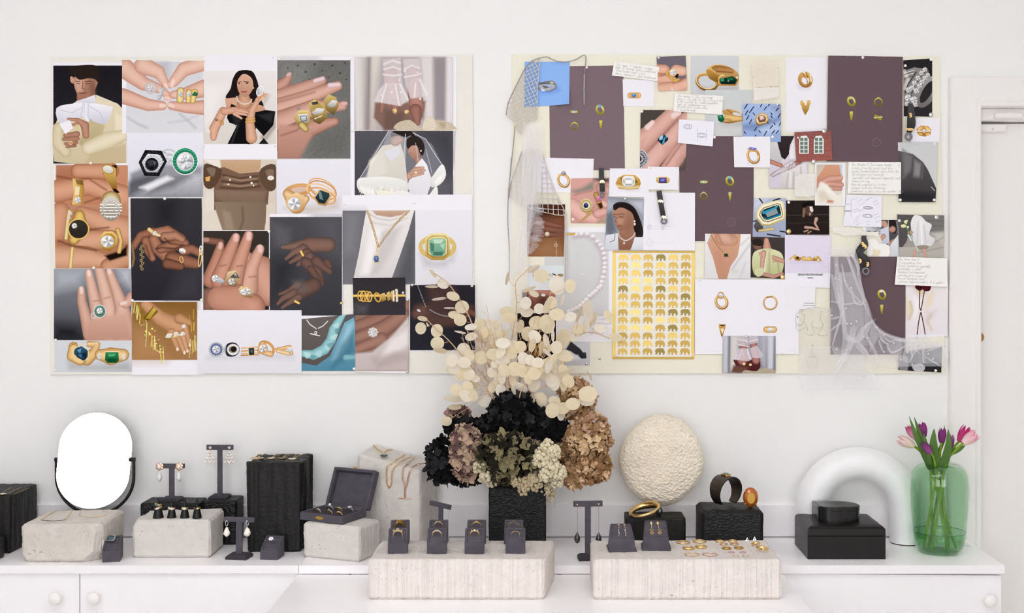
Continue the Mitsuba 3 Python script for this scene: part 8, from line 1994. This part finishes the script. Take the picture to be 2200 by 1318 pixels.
def handwriting(key, y, z, start, dirx, lines, size, gap, lines_dy=None, seed=0):
    """pen lines on a note; start of the first line and its direction in zoom numbers"""
    r = random.Random(seed)
    mm, k = [], z[2]
    d = np.array(dirx, float) / np.linalg.norm(dirx)
    nrm = np.array([-d[1], d[0]])
    for i, line in enumerate(lines):
        o = np.array(start, float) + nrm * gap * i + d * r.uniform(-4, 6)
        for word in line.split(' '):
            pts = []
            for ch in word:
                g = [tuple(map(float, q.split(','))) for q in GL.get(ch, GL['e']).split()]
                wj = r.uniform(0.9, 1.15)
                for gx, gy in g:
                    q = o + d * size * (gx * wj + gy * 0.32) - nrm * size * gy * r.uniform(0.92, 1.08)
                    pts.append(q)
                o = o + d * size * wj * (max(q[0] for q in g) + 0.06)
            o = o + d * size * 0.42
            if len(pts) > 1:
                P3 = np.array([at(z[0] + a / k, z[1] + b / k, y - 0.0004) for a, b in pts])
                w = 0.00024
                n_ = len(P3)
                t = np.gradient(P3, axis=0)
                s = np.stack([-t[:, 2], t[:, 1] * 0, t[:, 0]], 1)
                s /= np.linalg.norm(s, axis=1, keepdims=True) + 1e-9
                v = np.vstack([P3 + s * w, P3 - s * w])
                f = [(a, a + 1, n_ + a + 1) for a in range(n_ - 1)] + [(a, n_ + a + 1, n_ + a) for a in range(n_ - 1)]
                mm.append(tm(v, f))
    obj('handwriting', cat(mm), 'pen_ink', key, label='dark pen handwriting')
mat('pen_ink', {'type': 'diffuse', 'reflectance': rgb('#6d6b72')})
handwriting(kN1, yN1, RB, (108, 190), (456, 57), ['The Gypsy IV Popular vintage', 'style of setting. Yellow gold and', 'white metal simple fine', 'stones. Signature style Gentlemen'], 26, 30, seed=1)
handwriting(kN2, yN2, RB, (725, 512), (493, 22), ['The Bailey IV The very rough', 'form is very flat but has a long & slim', 'in the setting. the wedding popular', 'style of engagement ring', 'Should not be opulent and', 'so its gold easy'], 24, 27, seed=2)
handwriting(kN3, yN3, RH, (322, 76), (540, 4), ['The Bombe II The name bombe', 'comes from the jewel and this', 'means bomb-shaped. Seen from the', 'Edwardian era onwards', 'Emerald and tapered baguette and', 'diamond ring', 'Heavily inspired by Boston', 'shapes and the Bostonian', 'features in this one with modern style'], 28, 33.5, seed=3)
handwriting(kN0, yN0, RI, (870, 600), (500, 6), ['stone vintage', 'and diamond', 'Gypsy style', 'by design'], 34, 46, seed=5)
kN4, yN4 = sheet('handwritten note curling at its edge over the rose print', Q(RH, (790, 998), (1295, 1013), (1298, 1302), (763, 1280)), 'R #f6f4f1-#f2f0ec 0,0,2200,1318', cat='handwritten note', name='handwritten_note', lift=0.006)
handwriting(kN4, yN4, RH, (800, 1034), (505, 15), ['The Moon Star II', 'Every getting Rose', 'Bombe creations typically', 'gradually in scale', 'Brilliant cut diamond', 'possibly from a pair of', 'Round marquise and', 'intense ring mounted in 18 ct yellow'], 26, 32, seed=4)
def print_text(key, y, words, px, py, h, bold=True, ink='print_black'):
    m = meshkit.text_mesh(words, h / F * y, 0.0002, bold)
    w = m.bounds[1][0] - m.bounds[0][0]
    c = at(px, py, y - 0.0005)
    obj('lettering', moved(moved(m, (-w / 2, 0, 0), rx=90), c), ink, key, label='small black capital lettering')
mat('print_black', {'type': 'diffuse', 'reflectance': rgb('#2b2a2e')})
kc = 'printed_card'
yc_ = float(np.mean(np.array(mi_y)) if False else BOARD_Y - 0.0003 - 0.00075 * [l for a, b, l in PLACED if abs(a[0] - 1686) < 0.1 and abs(a[1] - 505) < 0.1][0])
print_text(kc, yc_, 'BEAR BROOKSBANK', 1741, 592.5, 4.0)
print_text(kc, yc_, 'BRIDAL', 1741, 598.5, 2.4)
# ------------------------------------------------------------------ gold foil elephant stickers
gs = thing('sticker_sheet', 'gold framed sticker sheet with thirteen rows of foil elephants', 'sticker sheet')
lev = 1 + max([l for a, b, l in PLACED if (np.array([1317, 540]) < b - 1).all() and (a + 1 < np.array([1491, 771])).all()], default=0)
PLACED.append((np.array([1316., 539.]), np.array([1492., 772.]), lev))
PLAB.append('gold framed sticker sheet')
yS_ = BOARD_Y - 0.0008 - 0.00075 * lev
c4 = [at(px, py, yS_) for px, py in Q(RJ, (72, 85), (845, 85), (840, 1108), (70, 1104))]
mat('sticker_back', {'type': 'diffuse', 'reflectance': rgb('#ece9e2')})
obj('backing', hull([p + (0, e, 0) for p in c4 for e in (0, 0.0004)]), 'sticker_back', gs)
GT = [('#dfc168', 0.36), ('#cfae56', 0.38), ('#bf9d48', 0.4), ('#96813a', 0.4), ('#e9d384', 0.36)]
for i, (c_, r_) in enumerate(GT):
    mat(f'foil_{i}', {'type': 'principled', 'base_color': rgb(c_), 'roughness': r_, 'metallic': 0.2, 'specular': 0.4})
fq = lambda x, y: at(RJ[0] + x / RJ[2], RJ[1] + y / RJ[2], yS_ - 0.0003)
for pts in ([(72, 85), (845, 85), (845, 106), (72, 104)], [(70, 1086), (842, 1086), (840, 1108), (70, 1106)], [(72, 104), (102, 104), (98, 1086), (68, 1086)], [(815, 106), (845, 106), (842, 1086), (812, 1086)]):
    obj('frame_strip', hull([fq(*p) + (0, e, 0) for p in pts for e in (0, 0.0003)]), 'foil_2' if pts[0][1] > 1000 or pts[0][0] < 80 and pts[1][0] > 800 else 'foil_0', gs)
ele = [(-.46, .10), (-.40, .27), (-.22, .36), (.05, .38), (.28, .35), (.42, .2), (.46, .0), (.55, -.1), (.45, -.08), (.42, -.30), (.27, -.30), (.25, -.08), (.08, -.10), (.07, -.32), (-.09, -.32), (-.10, -.06), (-.20, -.02), (-.24, -.22), (-.36, -.28), (-.47, -.24), (-.50, -.16), (-.40, -.17), (-.38, -.08), (-.46, -.02)]
em = extrude([(x * 22.5 / F * yS_, y * 21 / F * yS_) for x, y in ele], 0.0003)
em = moved(em, rx=90)
em_ply = ply(em, None, False)
TON = ['001301', '141012', '102112', '044121', '340301', '112223', '012112', '241233', '112402', '044231'[:6], '212101', '110222', '112322']
for r in range(13):
    for c in range(6):
        p = fq(172 + c * 118 - r * 0.7, 152 + r * 73.9)
        key = numbered(gs + '__sticker')
        scene[key] = {**em_ply, 'bsdf': {'type': 'ref', 'id': f'foil_{min(4, int(TON[r][c]))}'}, 'to_world': T().translate([float(v) for v in p])}
# ------------------------------------------------------------------ rhinestone mesh, tulle, lace, ribbons and pins
def zat(z, x, y, d=0.012):
    return at(z[0] + x / z[2], z[1] + y / z[2], BOARD_Y - d)
mat('rhinestone', {'type': 'principled', 'base_color': rgb('#dcd6d0'), 'roughness': 0.15, 'metallic': 0.6})
mat('rhinestone_dark', {'type': 'principled', 'base_color': rgb('#a39b96'), 'roughness': 0.2, 'metallic': 0.7})
lace_fn = lambda lo, hi, f: (lambda p, n, uv: mix(lo, hi, smoothstep(0.35, 0.65, noise(p.x * f, p.z * f, 0))))
for nm, op, c_ in (('tulle', 0.26, '#f4f3f7'), ('tulle_fold', 0.16, '#f8f7fb'), ('lace', 0.8, '#f3f0ea'), ('lace_beige', 0.85, '#efe6d8')):
    scene[nm] = {'type': 'mask', 'opacity': op, 'b': {'type': 'twosided', 'b': {'type': 'diffuse', 'reflectance': rgb(c_)}}}
def inside(poly, a, b):
    from shapely.geometry import LineString
    q = LineString([a, b]).intersection(poly)
    return [list(g.coords) for g in getattr(q, 'geoms', [q]) if g.geom_type == 'LineString' and g.length > 1]
def net(z, poly, dirs, gap, jig=0.0, d=0.014, bend=0.0):
    """rhinestone strands in two directions, clipped to an outline given in zoom numbers"""
    P_, out = Polygon(poly).buffer(0), []
    x0, y0, x1, y1 = P_.bounds
    for k_, (dx, dy) in enumerate(dirs):
        L = math.hypot(dx, dy)
        nx, ny = -dy / L, dx / L
        for t in np.arange(-1400, 1400, gap):
            cx, cy = (x0 + x1) / 2 + nx * t, (y0 + y1) / 2 + ny * t
            for seg in inside(P_, (cx - dx / L * 1500, cy - dy / L * 1500), (cx + dx / L * 1500, cy + dy / L * 1500)):
                p = np.array([zat(z, *q, d) for q in np.linspace(seg[0], seg[-1], max(3, int(np.hypot(*np.subtract(seg[0], seg[-1])) / 60)))])
                p[:, 0] += 0.0025 * (meshkit.noise(p * 40 + t) - 0.5)
                p[:, 2] += 0.003 * (meshkit.noise(p * 40 + t + 9) - 0.5)
                out.append(bead_chain(p, 0.0015, 0.0034))
    pts = np.array([zat(z, *q, d) for q in poly + poly[:1]])
    out.append(bead_chain(pts, 0.0015, 0.0034))
    return cat(out)
k = thing('rhinestone_necklace', 'draped silver rhinestone mesh bib with long bead chains, half under the tulle', 'necklace')
obj('mesh', net(RA, [(378, 118), (352, 420), (345, 728), (250, 765), (185, 895), (110, 760), (35, 690), (60, 560), (150, 370), (230, 215), (290, 150)], [(0.42, 1), (1, -0.5)], 36), 'rhinestone', k, smooth=True)
obj('mesh', net(RE, [(400, -60), (455, 130), (540, 360), (632, 545), (630, 578), (545, 575), (360, 535), (230, 495), (90, 410), (62, 360), (120, 150), (190, -40), (260, -90)], [(0.05, 1), (1, 0.06)], 52, d=0.010), 'rhinestone', k, smooth=True)
for pts, z in (([(380, 116), (440, 105), (500, 130), (560, 152), (640, 156), (740, 132), (800, 95), (825, 88), (842, 110), (838, 190), (828, 275)], RA), ([(125, 800), (108, 1000), (88, 1180), (76, 1318)], RA), ([(88, 0), (72, 200), (58, 360), (52, 640), (66, 900), (68, 1240)], RE), ([(195, 1060), (130, 1250), (80, 1400), (62, 1540)], RA), ([(378, 118), (330, 130), (280, 160), (225, 225), (150, 370), (60, 560), (35, 690)], RA)):
    obj('bead_chain', bead_chain(spline([zat(z, *q, 0.015) for q in pts], 6), 0.0016, 0.0036), 'rhinestone_dark', k, smooth=True)
for dx in (0, 17):
    obj('bead_chain', bead_chain([zat(RE, 628 + dx, 560, 0.014), zat(RE, 632 + dx, 800, 0.012), zat(RE, 628 + dx, 1235, 0.012)], 0.0016, 0.0036), 'rhinestone', k, smooth=True)
obj('extender', link_chain([zat(RA, 827, 275, 0.013), zat(RA, 824, 440, 0.012), zat(RA, 825, 585, 0.012)], 0.0034, 0.005, 0.0006), 'silver', k, smooth=True)
def drape(z, rows, d=0.02, nx=16, amp=0.006, seed=0, freq=26, ny=26):
    """hanging cloth between left and right outlines given as rows (y, x left, x right)"""
    r = np.array(rows, float)
    ys = np.linspace(r[0, 0], r[-1, 0], ny)
    v = []
    for y in ys:
        xl, xr = np.interp(y, r[:, 0], r[:, 1]), np.interp(y, r[:, 0], r[:, 2])
        for s in np.linspace(0, 1, nx):
            p = zat(z, xl + (xr - xl) * s, y, d)
            p[1] -= amp * (meshkit.noise(np.array([p[0] * freq, p[2] * freq * 0.3, seed])) - 0.5) * 2
            v.append(p)
    f = [(i * nx + j, i * nx + j + 1, (i + 1) * nx + j + 1) for i in range(ny - 1) for j in range(nx - 1)] + [(i * nx + j, (i + 1) * nx + j + 1, (i + 1) * nx + j) for i in range(ny - 1) for j in range(nx - 1)]
    return tm(v, f)
def streak(z, pts, w, d=0.026):
    """a gathered fold: a narrow band of cloth pinched at both ends"""
    p = spline(np.array([zat(z, *q, d) for q in pts]), 5)
    n = len(p)
    t = np.gradient(p, axis=0)
    s = np.stack([-t[:, 2], t[:, 1] * 0, t[:, 0]], 1)
    s /= np.linalg.norm(s, axis=1, keepdims=True)
    ww = w / z[2] / F * 3.47 / 2 * (0.25 + 0.75 * np.sin(PI * np.linspace(0.03, 0.97, n)))
    v = np.stack([p - s * ww[:, None], p + (0, -0.004, 0) , p + s * ww[:, None]], 1).reshape(-1, 3)
    f = [(i * 3 + j, i * 3 + j + 1, i * 3 + j + 4) for i in range(n - 1) for j in (0, 1)] + [(i * 3 + j, i * 3 + j + 4, i * 3 + j + 3) for i in range(n - 1) for j in (0, 1)]
    return tm(v, f)
k = thing('tulle_veil', 'narrow white tulle hanging over the rhinestone mesh with a gathered ruffle', 'tulle')
obj('cloth', drape(RE, [(-360, 210, 400), (-250, 190, 415), (0, 140, 410), (200, 90, 380), (470, 82, 330), (600, 80, 300), (760, 72, 275), (1000, 66, 262), (1250, 64, 250), (1440, 70, 240)], 0.024, seed=1), 'tulle', k, smooth=True)
obj('cloth', drape(RE, [(-330, 230, 395), (0, 200, 400), (300, 180, 390), (560, 240, 330), (800, 150, 280), (1150, 100, 240)], 0.028, seed=2), 'tulle', k, smooth=True)
ruf = []
rr_ = random.Random(6)
for i in range(26):
    t = i / 25
    bx, by = 318 - 60 * t + 10 * math.sin(i), 500 + 470 * t
    L = 110 * math.sin(PI * (0.15 + 0.8 * t)) + 22
    a_ = -0.35 + 0.9 * ((t * 3) % 1) + rr_.uniform(-.15, .15)
    ruf.append(streak(RE, [(bx, by), (bx + L * 0.5 * math.cos(a_), by + L * 0.5 * math.sin(a_) - 8), (bx + L * math.cos(a_), by + L * math.sin(a_))], 40, 0.030))
    if i % 2:
        ruf.append(streak(RE, [(bx, by), (bx - 60, by + 18), (bx - 110, by + 30)], 30, 0.028))
obj('ruffle', cat(ruf), 'tulle_fold', k, smooth=True)
obj('fold', cat([streak(RE, [(250 + i * 22, -280), (225 + i * 26, 60), (190 + i * 30, 330), (150 + i * 30, 700), (110 + i * 26, 1100)], 14 + 9 * (i % 3), 0.031) for i in range(5)]), 'tulle_fold', k, smooth=True)
k = thing('tulle_sleeve', 'sheer white tulle sewn with little pearls, sweeping across the lower corner', 'tulle')
obj('cloth', drape(RL, [(-40, 120, 330), (60, 100, 365), (220, 104, 385), (400, 104, 420), (500, 104, 450), (640, 104, 495), (740, 104, 560), (800, 104, 660), (850, 108, 1010), (890, 110, 1200), (960, 130, 1216), (1000, 170, 1214), (1090, 190, 1190)], 0.028, 22, 0.007, 3, ny=36), 'tulle', k, smooth=True)
obj('cloth', drape(RL, [(200, 180, 300), (400, 180, 400), (600, 190, 470), (800, 220, 560), (1000, 200, 460), (1150, 170, 420), (1210, 190, 400)], 0.033, 12, 0.006, 4), 'tulle', k, smooth=True)
obj('cloth', drape(RL, [(830, 660, 1000), (860, 640, 1170), (950, 640, 1215), (1060, 840, 1150)], 0.034, 16, 0.006, 5, ny=10), 'tulle', k, smooth=True)
obj('cloth', drape(RL, [(900, -150, 160), (1100, -190, 480), (1300, -160, 600)], 0.024, 10, 0.005, 8, ny=10), 'tulle', k, smooth=True)
FOLDS = [([(150, 40), (180, 300), (228, 600), (245, 800)], 60), ([(250, 10), (330, 200), (392, 400)], 44), ([(108, 470), (240, 505), (405, 470)], 26), ([(108, 640), (220, 615)], 30), ([(108, 750), (220, 670)], 26), ([(235, 820), (350, 850), (440, 740), (500, 660)], 70), ([(340, 850), (470, 1000)], 60), ([(120, 220), (180, 470), (200, 560)], 40), ([(560, 830), (600, 950)], 20), ([(640, 870), (690, 960), (840, 880)], 26), ([(830, 850), (960, 980)], 24), ([(975, 850), (992, 1060)], 34), ([(700, 830), (820, 860)], 34),
         ([(1000, 950), (1150, 900)], 22), ([(1000, 1000), (1150, 1085)], 22), ([(300, 340), (330, 480), (400, 500), (430, 470)], 36), ([(375, 200), (402, 400), (440, 500), (490, 640)], 44), ([(490, 640), (560, 740), (660, 805), (830, 850), (960, 835)], 52), ([(210, 120), (260, 330), (400, 500)], 26), ([(330, 700), (300, 860), (200, 1060), (150, 1160)], 70), ([(440, 770), (480, 860), (530, 960), (560, 1090)], 30), ([(200, 200), (215, 420), (240, 700)], 34), ([(870, 880), (880, 1010)], 26), ([(930, 900), (850, 1050)], 20), ([(250, 800), (330, 840)], 80), ([(300, 20), (360, 120), (375, 230)], 40),
         ([(560, 760), (600, 850), (660, 880)], 26), ([(520, 700), (640, 840), (720, 850)], 24), ([(120, 900), (180, 700), (230, 560)], 22)]
for pts, w in FOLDS:
    obj('fold', streak(RL, pts, w, 0.037), 'tulle_fold', k, smooth=True)
    cr = [streak(RL, [(x + rr_.uniform(-w, w) * 0.45, y + rr_.uniform(-w, w) * 0.3) for x, y in pts], w * rr_.uniform(0.12, 0.5), 0.038 + 0.0003 * q) for q in range(6)]
    obj('crease', cat(cr), 'tulle_fold', k, smooth=True)
PRL = [(157, 135), (63, 140), (152, 258), (247, 285), (302, 350), (433, 510), (253, 540), (120, 608), (183, 270), (262, 685), (300, 685), (352, 665), (418, 810), (447, 820), (163, 928), (262, 933), (610, 953), (705, 870), (833, 957), (933, 890), (770, 1027), (878, 1070), (1030, 970), (1073, 1017), (58, 783), (15, 568), (617, 790), (925, 815), (545, 720), (1190, 893), (245, 1080), (420, 1180)]
for x, y in PRL:
    obj('pearl', ball(zat(RL, x, y, 0.041), 0.0027, 2), 'pearl_grey', k, smooth=True)
for z, q, nm, words in ((RC, [(345, 165), (470, 140), (620, 160), (632, 410), (360, 425)], 'lace_beige', 'crumpled beige lace swatch at the top of the cream board'), (RC, [(365, 415), (632, 410), (636, 520), (400, 555), (368, 545)], 'lace', 'white lace trimming under the crumpled beige swatch'),
                        (RG, [(970, 180), (1050, 150), (1185, 155), (1180, 380), (1090, 400), (965, 390)], 'lace', 'crumpled white lace scrap beside the framed tulle hand print'), (RH, [(120, 700), (300, 690), (440, 735), (615, 745), (600, 795), (440, 780), (250, 790), (120, 750)], 'lace', 'strip of white lace under the ring sketch sheets')):
    k = thing('lace_swatch', words, 'lace')
    P_ = Polygon(q)
    x0, y0, x1, y1 = P_.bounds
    N = 26
    gx, gy = np.meshgrid(np.linspace(x0, x1, N), np.linspace(y0, y1, N))
    v = np.array([zat(z, x, y, 0.008) for x, y in zip(gx.ravel(), gy.ravel())])
    v[:, 1] -= 0.004 * meshkit.fbm(v * 70, 3) + 0.0014 * meshkit.noise(v * 480)
    from shapely.geometry import Point
    ok = np.array([P_.buffer(4 * math.sin(x * 0.2 + y * 0.23)).contains(Point(x, y)) for x, y in zip(gx.ravel(), gy.ravel())])
    f = [t for i in range(N - 1) for j in range(N - 1) for t in ((i * N + j, i * N + j + 1, (i + 1) * N + j + 1), (i * N + j, (i + 1) * N + j + 1, (i + 1) * N + j)) if ok[list(t)].all()]
    m = tm(v, f)
    m.remove_unreferenced_vertices()
    scene[k] = ply(m, nm, True)
# tracing paper with a pencilled elephant
k = thing('tracing_paper_sheet', 'translucent tracing paper with a line drawing of an elephant, partly behind the tulle', 'drawing')
tp = [zat(RK, *p, 0.0085) for p in ((1112, 490), (1436, 490), (1430, 1128), (1116, 1124))]
obj('paper', hull([p + (0, e, 0) for p in tp for e in (0, 0.0003)]), 'tracing_paper', k)
ln = []
for pts in ([(1142, 520), (1160, 500), (1210, 482), (1300, 478), (1380, 490), (1425, 520)], [(1125, 515), (1128, 502), (1140, 498), (1152, 508), (1148, 522)], [(1084, 640), (1078, 600), (1078, 570), (1095, 535), (1128, 522), (1150, 545), (1168, 555), (1166, 600), (1148, 640), (1112, 650), (1086, 640)], [(1085, 655), (1088, 692), (1112, 712), (1150, 692), (1192, 668), (1152, 612)],
            [(1085, 655), (1115, 658), (1148, 654)], [(1190, 668), (1202, 700), (1184, 742), (1215, 755), (1260, 752), (1270, 722), (1240, 664), (1260, 612)], [(1250, 670), (1290, 685), (1340, 680), (1358, 655)], [(1240, 535), (1256, 546)], [(1340, 540), (1330, 600), (1358, 660), (1310, 740), (1330, 760), (1400, 762)], [(1125, 600), (1140, 605)], [(1248, 850), (1240, 930), (1228, 970), (1272, 970), (1256, 920), (1250, 850)],
            [(1247 + 60 * math.cos(t), 1030 + 58 * math.sin(t)) for t in np.linspace(0, 2 * PI, 17)]):
    ln.append(tube(spline([zat(RK, *p, 0.0092) for p in pts], 4), 0.00024, 4))
for t in np.linspace(0, 2 * PI, 7)[:-1]:
    ln.append(tube([zat(RK, 1100 + 8 * math.cos(t), 573 + 10 * math.sin(t), 0.0092), zat(RK, 1100 - 8 * math.cos(t), 573 - 10 * math.sin(t), 0.0092)], 0.0004, 4))
obj('line_drawing', cat(ln), 'pen_ink', k, label='thin dark pencil outline of an elephant')
# black ribbon tabs with gold motifs and grey leather loops
mat('ribbon_black', {'type': 'principled', 'base_color': rgb('#1f1d1f'), 'roughness': 0.5, 'sheen': 0.4})
mat('leather_grey', {'type': 'diffuse', 'reflectance': rgb('#80808a')})
def ribbon(z, pts, w, d=0.016):
    p = spline(np.array([zat(z, *q[:2], d + (q[2] if len(q) > 2 else 0)) for q in pts]), 6)
    n = len(p)
    t = np.gradient(p, axis=0)
    s = np.stack([-t[:, 2], t[:, 1] * 0, t[:, 0]], 1)
    s /= np.linalg.norm(s, axis=1, keepdims=True)
    h = w / z[2] / F * 3.47 / 2
    tw_ = 0.002 * np.sin(np.linspace(0, 5, n))
    a, b = p - s * h + np.stack([tw_ * 0, tw_, tw_ * 0], 1), p + s * h - np.stack([tw_ * 0, tw_, tw_ * 0], 1)
    o = np.array([0, 0.0006, 0])
    v = np.vstack([a, b, a + o, b + o])
    f = []
    for i in range(n - 1):
        f += [(i, n + i, n + i + 1), (i, n + i + 1, i + 1), (2 * n + i, 3 * n + i + 1, 3 * n + i), (2 * n + i, 2 * n + i + 1, 3 * n + i + 1), (i, i + 1, 2 * n + i + 1), (i, 2 * n + i + 1, 2 * n + i), (n + i, 3 * n + i + 1, n + i + 1), (n + i, 3 * n + i, 3 * n + i + 1)]
    return tm(v, f)
em2 = moved(extrude([(x * 0.0145, y * 0.0125) for x, y in ele], 0.0005), rx=90)
for words, z, bands, w, loop, motifs in (('hanging by the pink gem print', RE, [[(998, 100), (1000, 200), (1010, 340, 0.004)]], 52, (1006, 372, 22, 32), [(1005, 240, 0)]),
                                         ('on the white page of blueprints', RF, [[(545, 330), (560, 430), (592, 612, 0.002)]], 52, (596, 638, 32, 30), [(562, 437, 10), (592, 600, 10)]),
                                         ('over the pave diamond print', RD, [[(925, 578), (920, 650), (912, 760, 0.004), (905, 870, 0.003)], [(930, 600), (945, 700), (950, 800, 0.004), (905, 870, 0.002)]], 46, (904, 912, 38, 40), [(922, 695, 80), (900, 842, 0), (930, 842, 0)]),
                                         ('knotted beside the veiled couple', RH, [[(452, 785), (450, 860), (400, 930, 0.006), (390, 1000, 0.004), (440, 1090, 0.003)], [(445, 800), (470, 880, 0.004), (420, 960, 0.004), (480, 1020, 0.004), (490, 1085, 0.002), (455, 1110)]], 50, (470, 1145, 38, 38), [(440, 872, 70), (462, 893, 60), (488, 1075, 90), (412, 1040, 80)])):
    k = thing('ribbon_tab', f'black ribbon tab with gold elephants and a grey loop, {words}', 'ribbon', 'black ribbon tabs on the cream board')
    for b_ in bands:
        obj('ribbon', ribbon(z, b_, w), 'ribbon_black', k, smooth=30)
    sc_ = 3.47 / F / z[2]
    c = zat(z, loop[0], loop[1], 0.018)
    obj('loop', moved(moved(torus(1, 0.36, 28, 10), s=(loop[2] * 0.8 * sc_, loop[3] * 0.8 * sc_, 0.010), rx=90), c), 'leather_grey', k, smooth=True)
    for mx, my, rot in motifs:
        obj('motif', moved(moved(em2, ry=rot), zat(z, mx, my, 0.0235)), 'gold', k)
# pins
mat('pin_silver', metal('#e6e4e2', 0.3))
mat('pin_white', plastic('#f1eee9', 0.3))
mat('pin_clear', plastic('#e9e7e6', 0.2))
PINS = '''w195,350.7 w354,427 w201.5,576 w119.6,731 c119.6,796 w284.5,646 w433,645 c586,124 c440,131 c755,127 w599,127 w758,282 c590.6,314 c439.6,314 w740.5,438.6 c977,280 w890,435 w578,497.7 g733,652 w760.8,793 c646,669 s866,629.5 s885.5,613 s1014,615 c875.5,644.6 s875,799.5
w1260,144.6 s1415,124 w1379,239.5 w1534.7,295 c1551,209 c1444.5,193 c1350,365.5 w1714,296.5 S1748,347.5 S1770.5,281.6 w1659.6,294.4 c1583.5,167 c1670,225 w1853.5,123.8 w2000,128 w1944.8,141.4 S2000,246.6 c1982,260.4 w2008,310 w1294.5,374 w1231,471.7 s1343,427 c1397.7,361 c1454,361 w1694.4,435 G1694.4,497.6 G1681.6,596 w1608.3,509 c1522,507
c1625,429 w1934,430 w2007,430 w1932,474.5 S2012,467 w1855,514 c1930.6,355 c1352,545.7 c1453.7,545 c1326,765 w1484.4,762.5 s1603,723.6 c1681,760 c1504,602.5 s1289,771 s1260,782 c1250,591 w2010,796.8'''
PK = {'w': (3.3, 'pin_white', 'white push pin'), 'c': (2.5, 'pin_clear', 'clear push pin'), 's': (3.4, 'pin_silver', 'silver push pin'), 'S': (5.0, 'pin_silver', 'large silver push pin'), 'g': (3.4, 'gold', 'gold push pin'), 'G': (5.5, 'gold', 'large gold push pin')}
for w in PINS.split():
    px, py = map(float, w[1:].split(','))
    R, bs, words = PK[w[0]]
    lv = max([l for a, b, l in PLACED if a[0] - 1 < px < b[0] + 1 and a[1] - 1 < py < b[1] + 1], default=0)
    y = BOARD_Y - 0.0004 - 0.00075 * lv - (0.0062 if py in (514, 374) else 0)
    r_ = R / F * y
    on = [i for i, (a, b, l) in enumerate(PLACED) if a[0] - 1 < px < b[0] + 1 and a[1] - 1 < py < b[1] + 1]
    i = max(on, key=lambda q: PLACED[q][2]) if on else None
    onb = 'portrait' if px < 1050 else 'cream'
    if i is None:
        j = min(range(len(PLACED)), key=lambda q: float(np.hypot(*((PLACED[q][0] + PLACED[q][1]) / 2 - (px, py)))))
        lab = f'{words} in bare cloth near the ' + ' '.join(PLAB[j].split(',')[0].split()[:6])
    else:
        lo, hi, _ = PLACED[i]
        fy = (py - lo[1]) / (hi[1] - lo[1])
        where = 'top' if fy < 0.33 else 'bottom' if fy > 0.67 else 'side'
        short = PLAB[i].split(',')[0].split()[:8 - ('large' in words)]
        while short[-1] in ('of', 'a', 'in', 'an', 'the', 'with', 'and', 'on', 'below', 'under', 'beside', 'at', 'from', 'over', 'before', 'behind', 'to', 'dark', 'gold', 'cream', 'pale', 'small', 'two', 'hard'):
            short.pop()
        lab = f'{words} at {where} of ' + ' '.join(short)
        fx = (px - lo[0]) / (hi[0] - lo[0])
        if abs(fx - 0.5) > 0.2 and len(lab.split()) <= 14:
            lab += ', ' + ('mirror' if fx < 0.5 else 'bouquet') * (px < 1050) + ('bouquet' if fx < 0.5 else 'door') * (px > 1050) + ' side'
    key = thing('push_pin', lab, 'pin', f'{words}s on the {onb} board')
    scene[key] = ply(moved(lathe([(0, -0.001), (r_ * 0.8, -0.001), (r_, 0.0006), (r_ * 0.9, 0.002), (r_ * 0.5, 0.003), (0, 0.0033)], 16), at(px, py, y), rx=90), bs, True)
ink_ready() if SHEETS else None
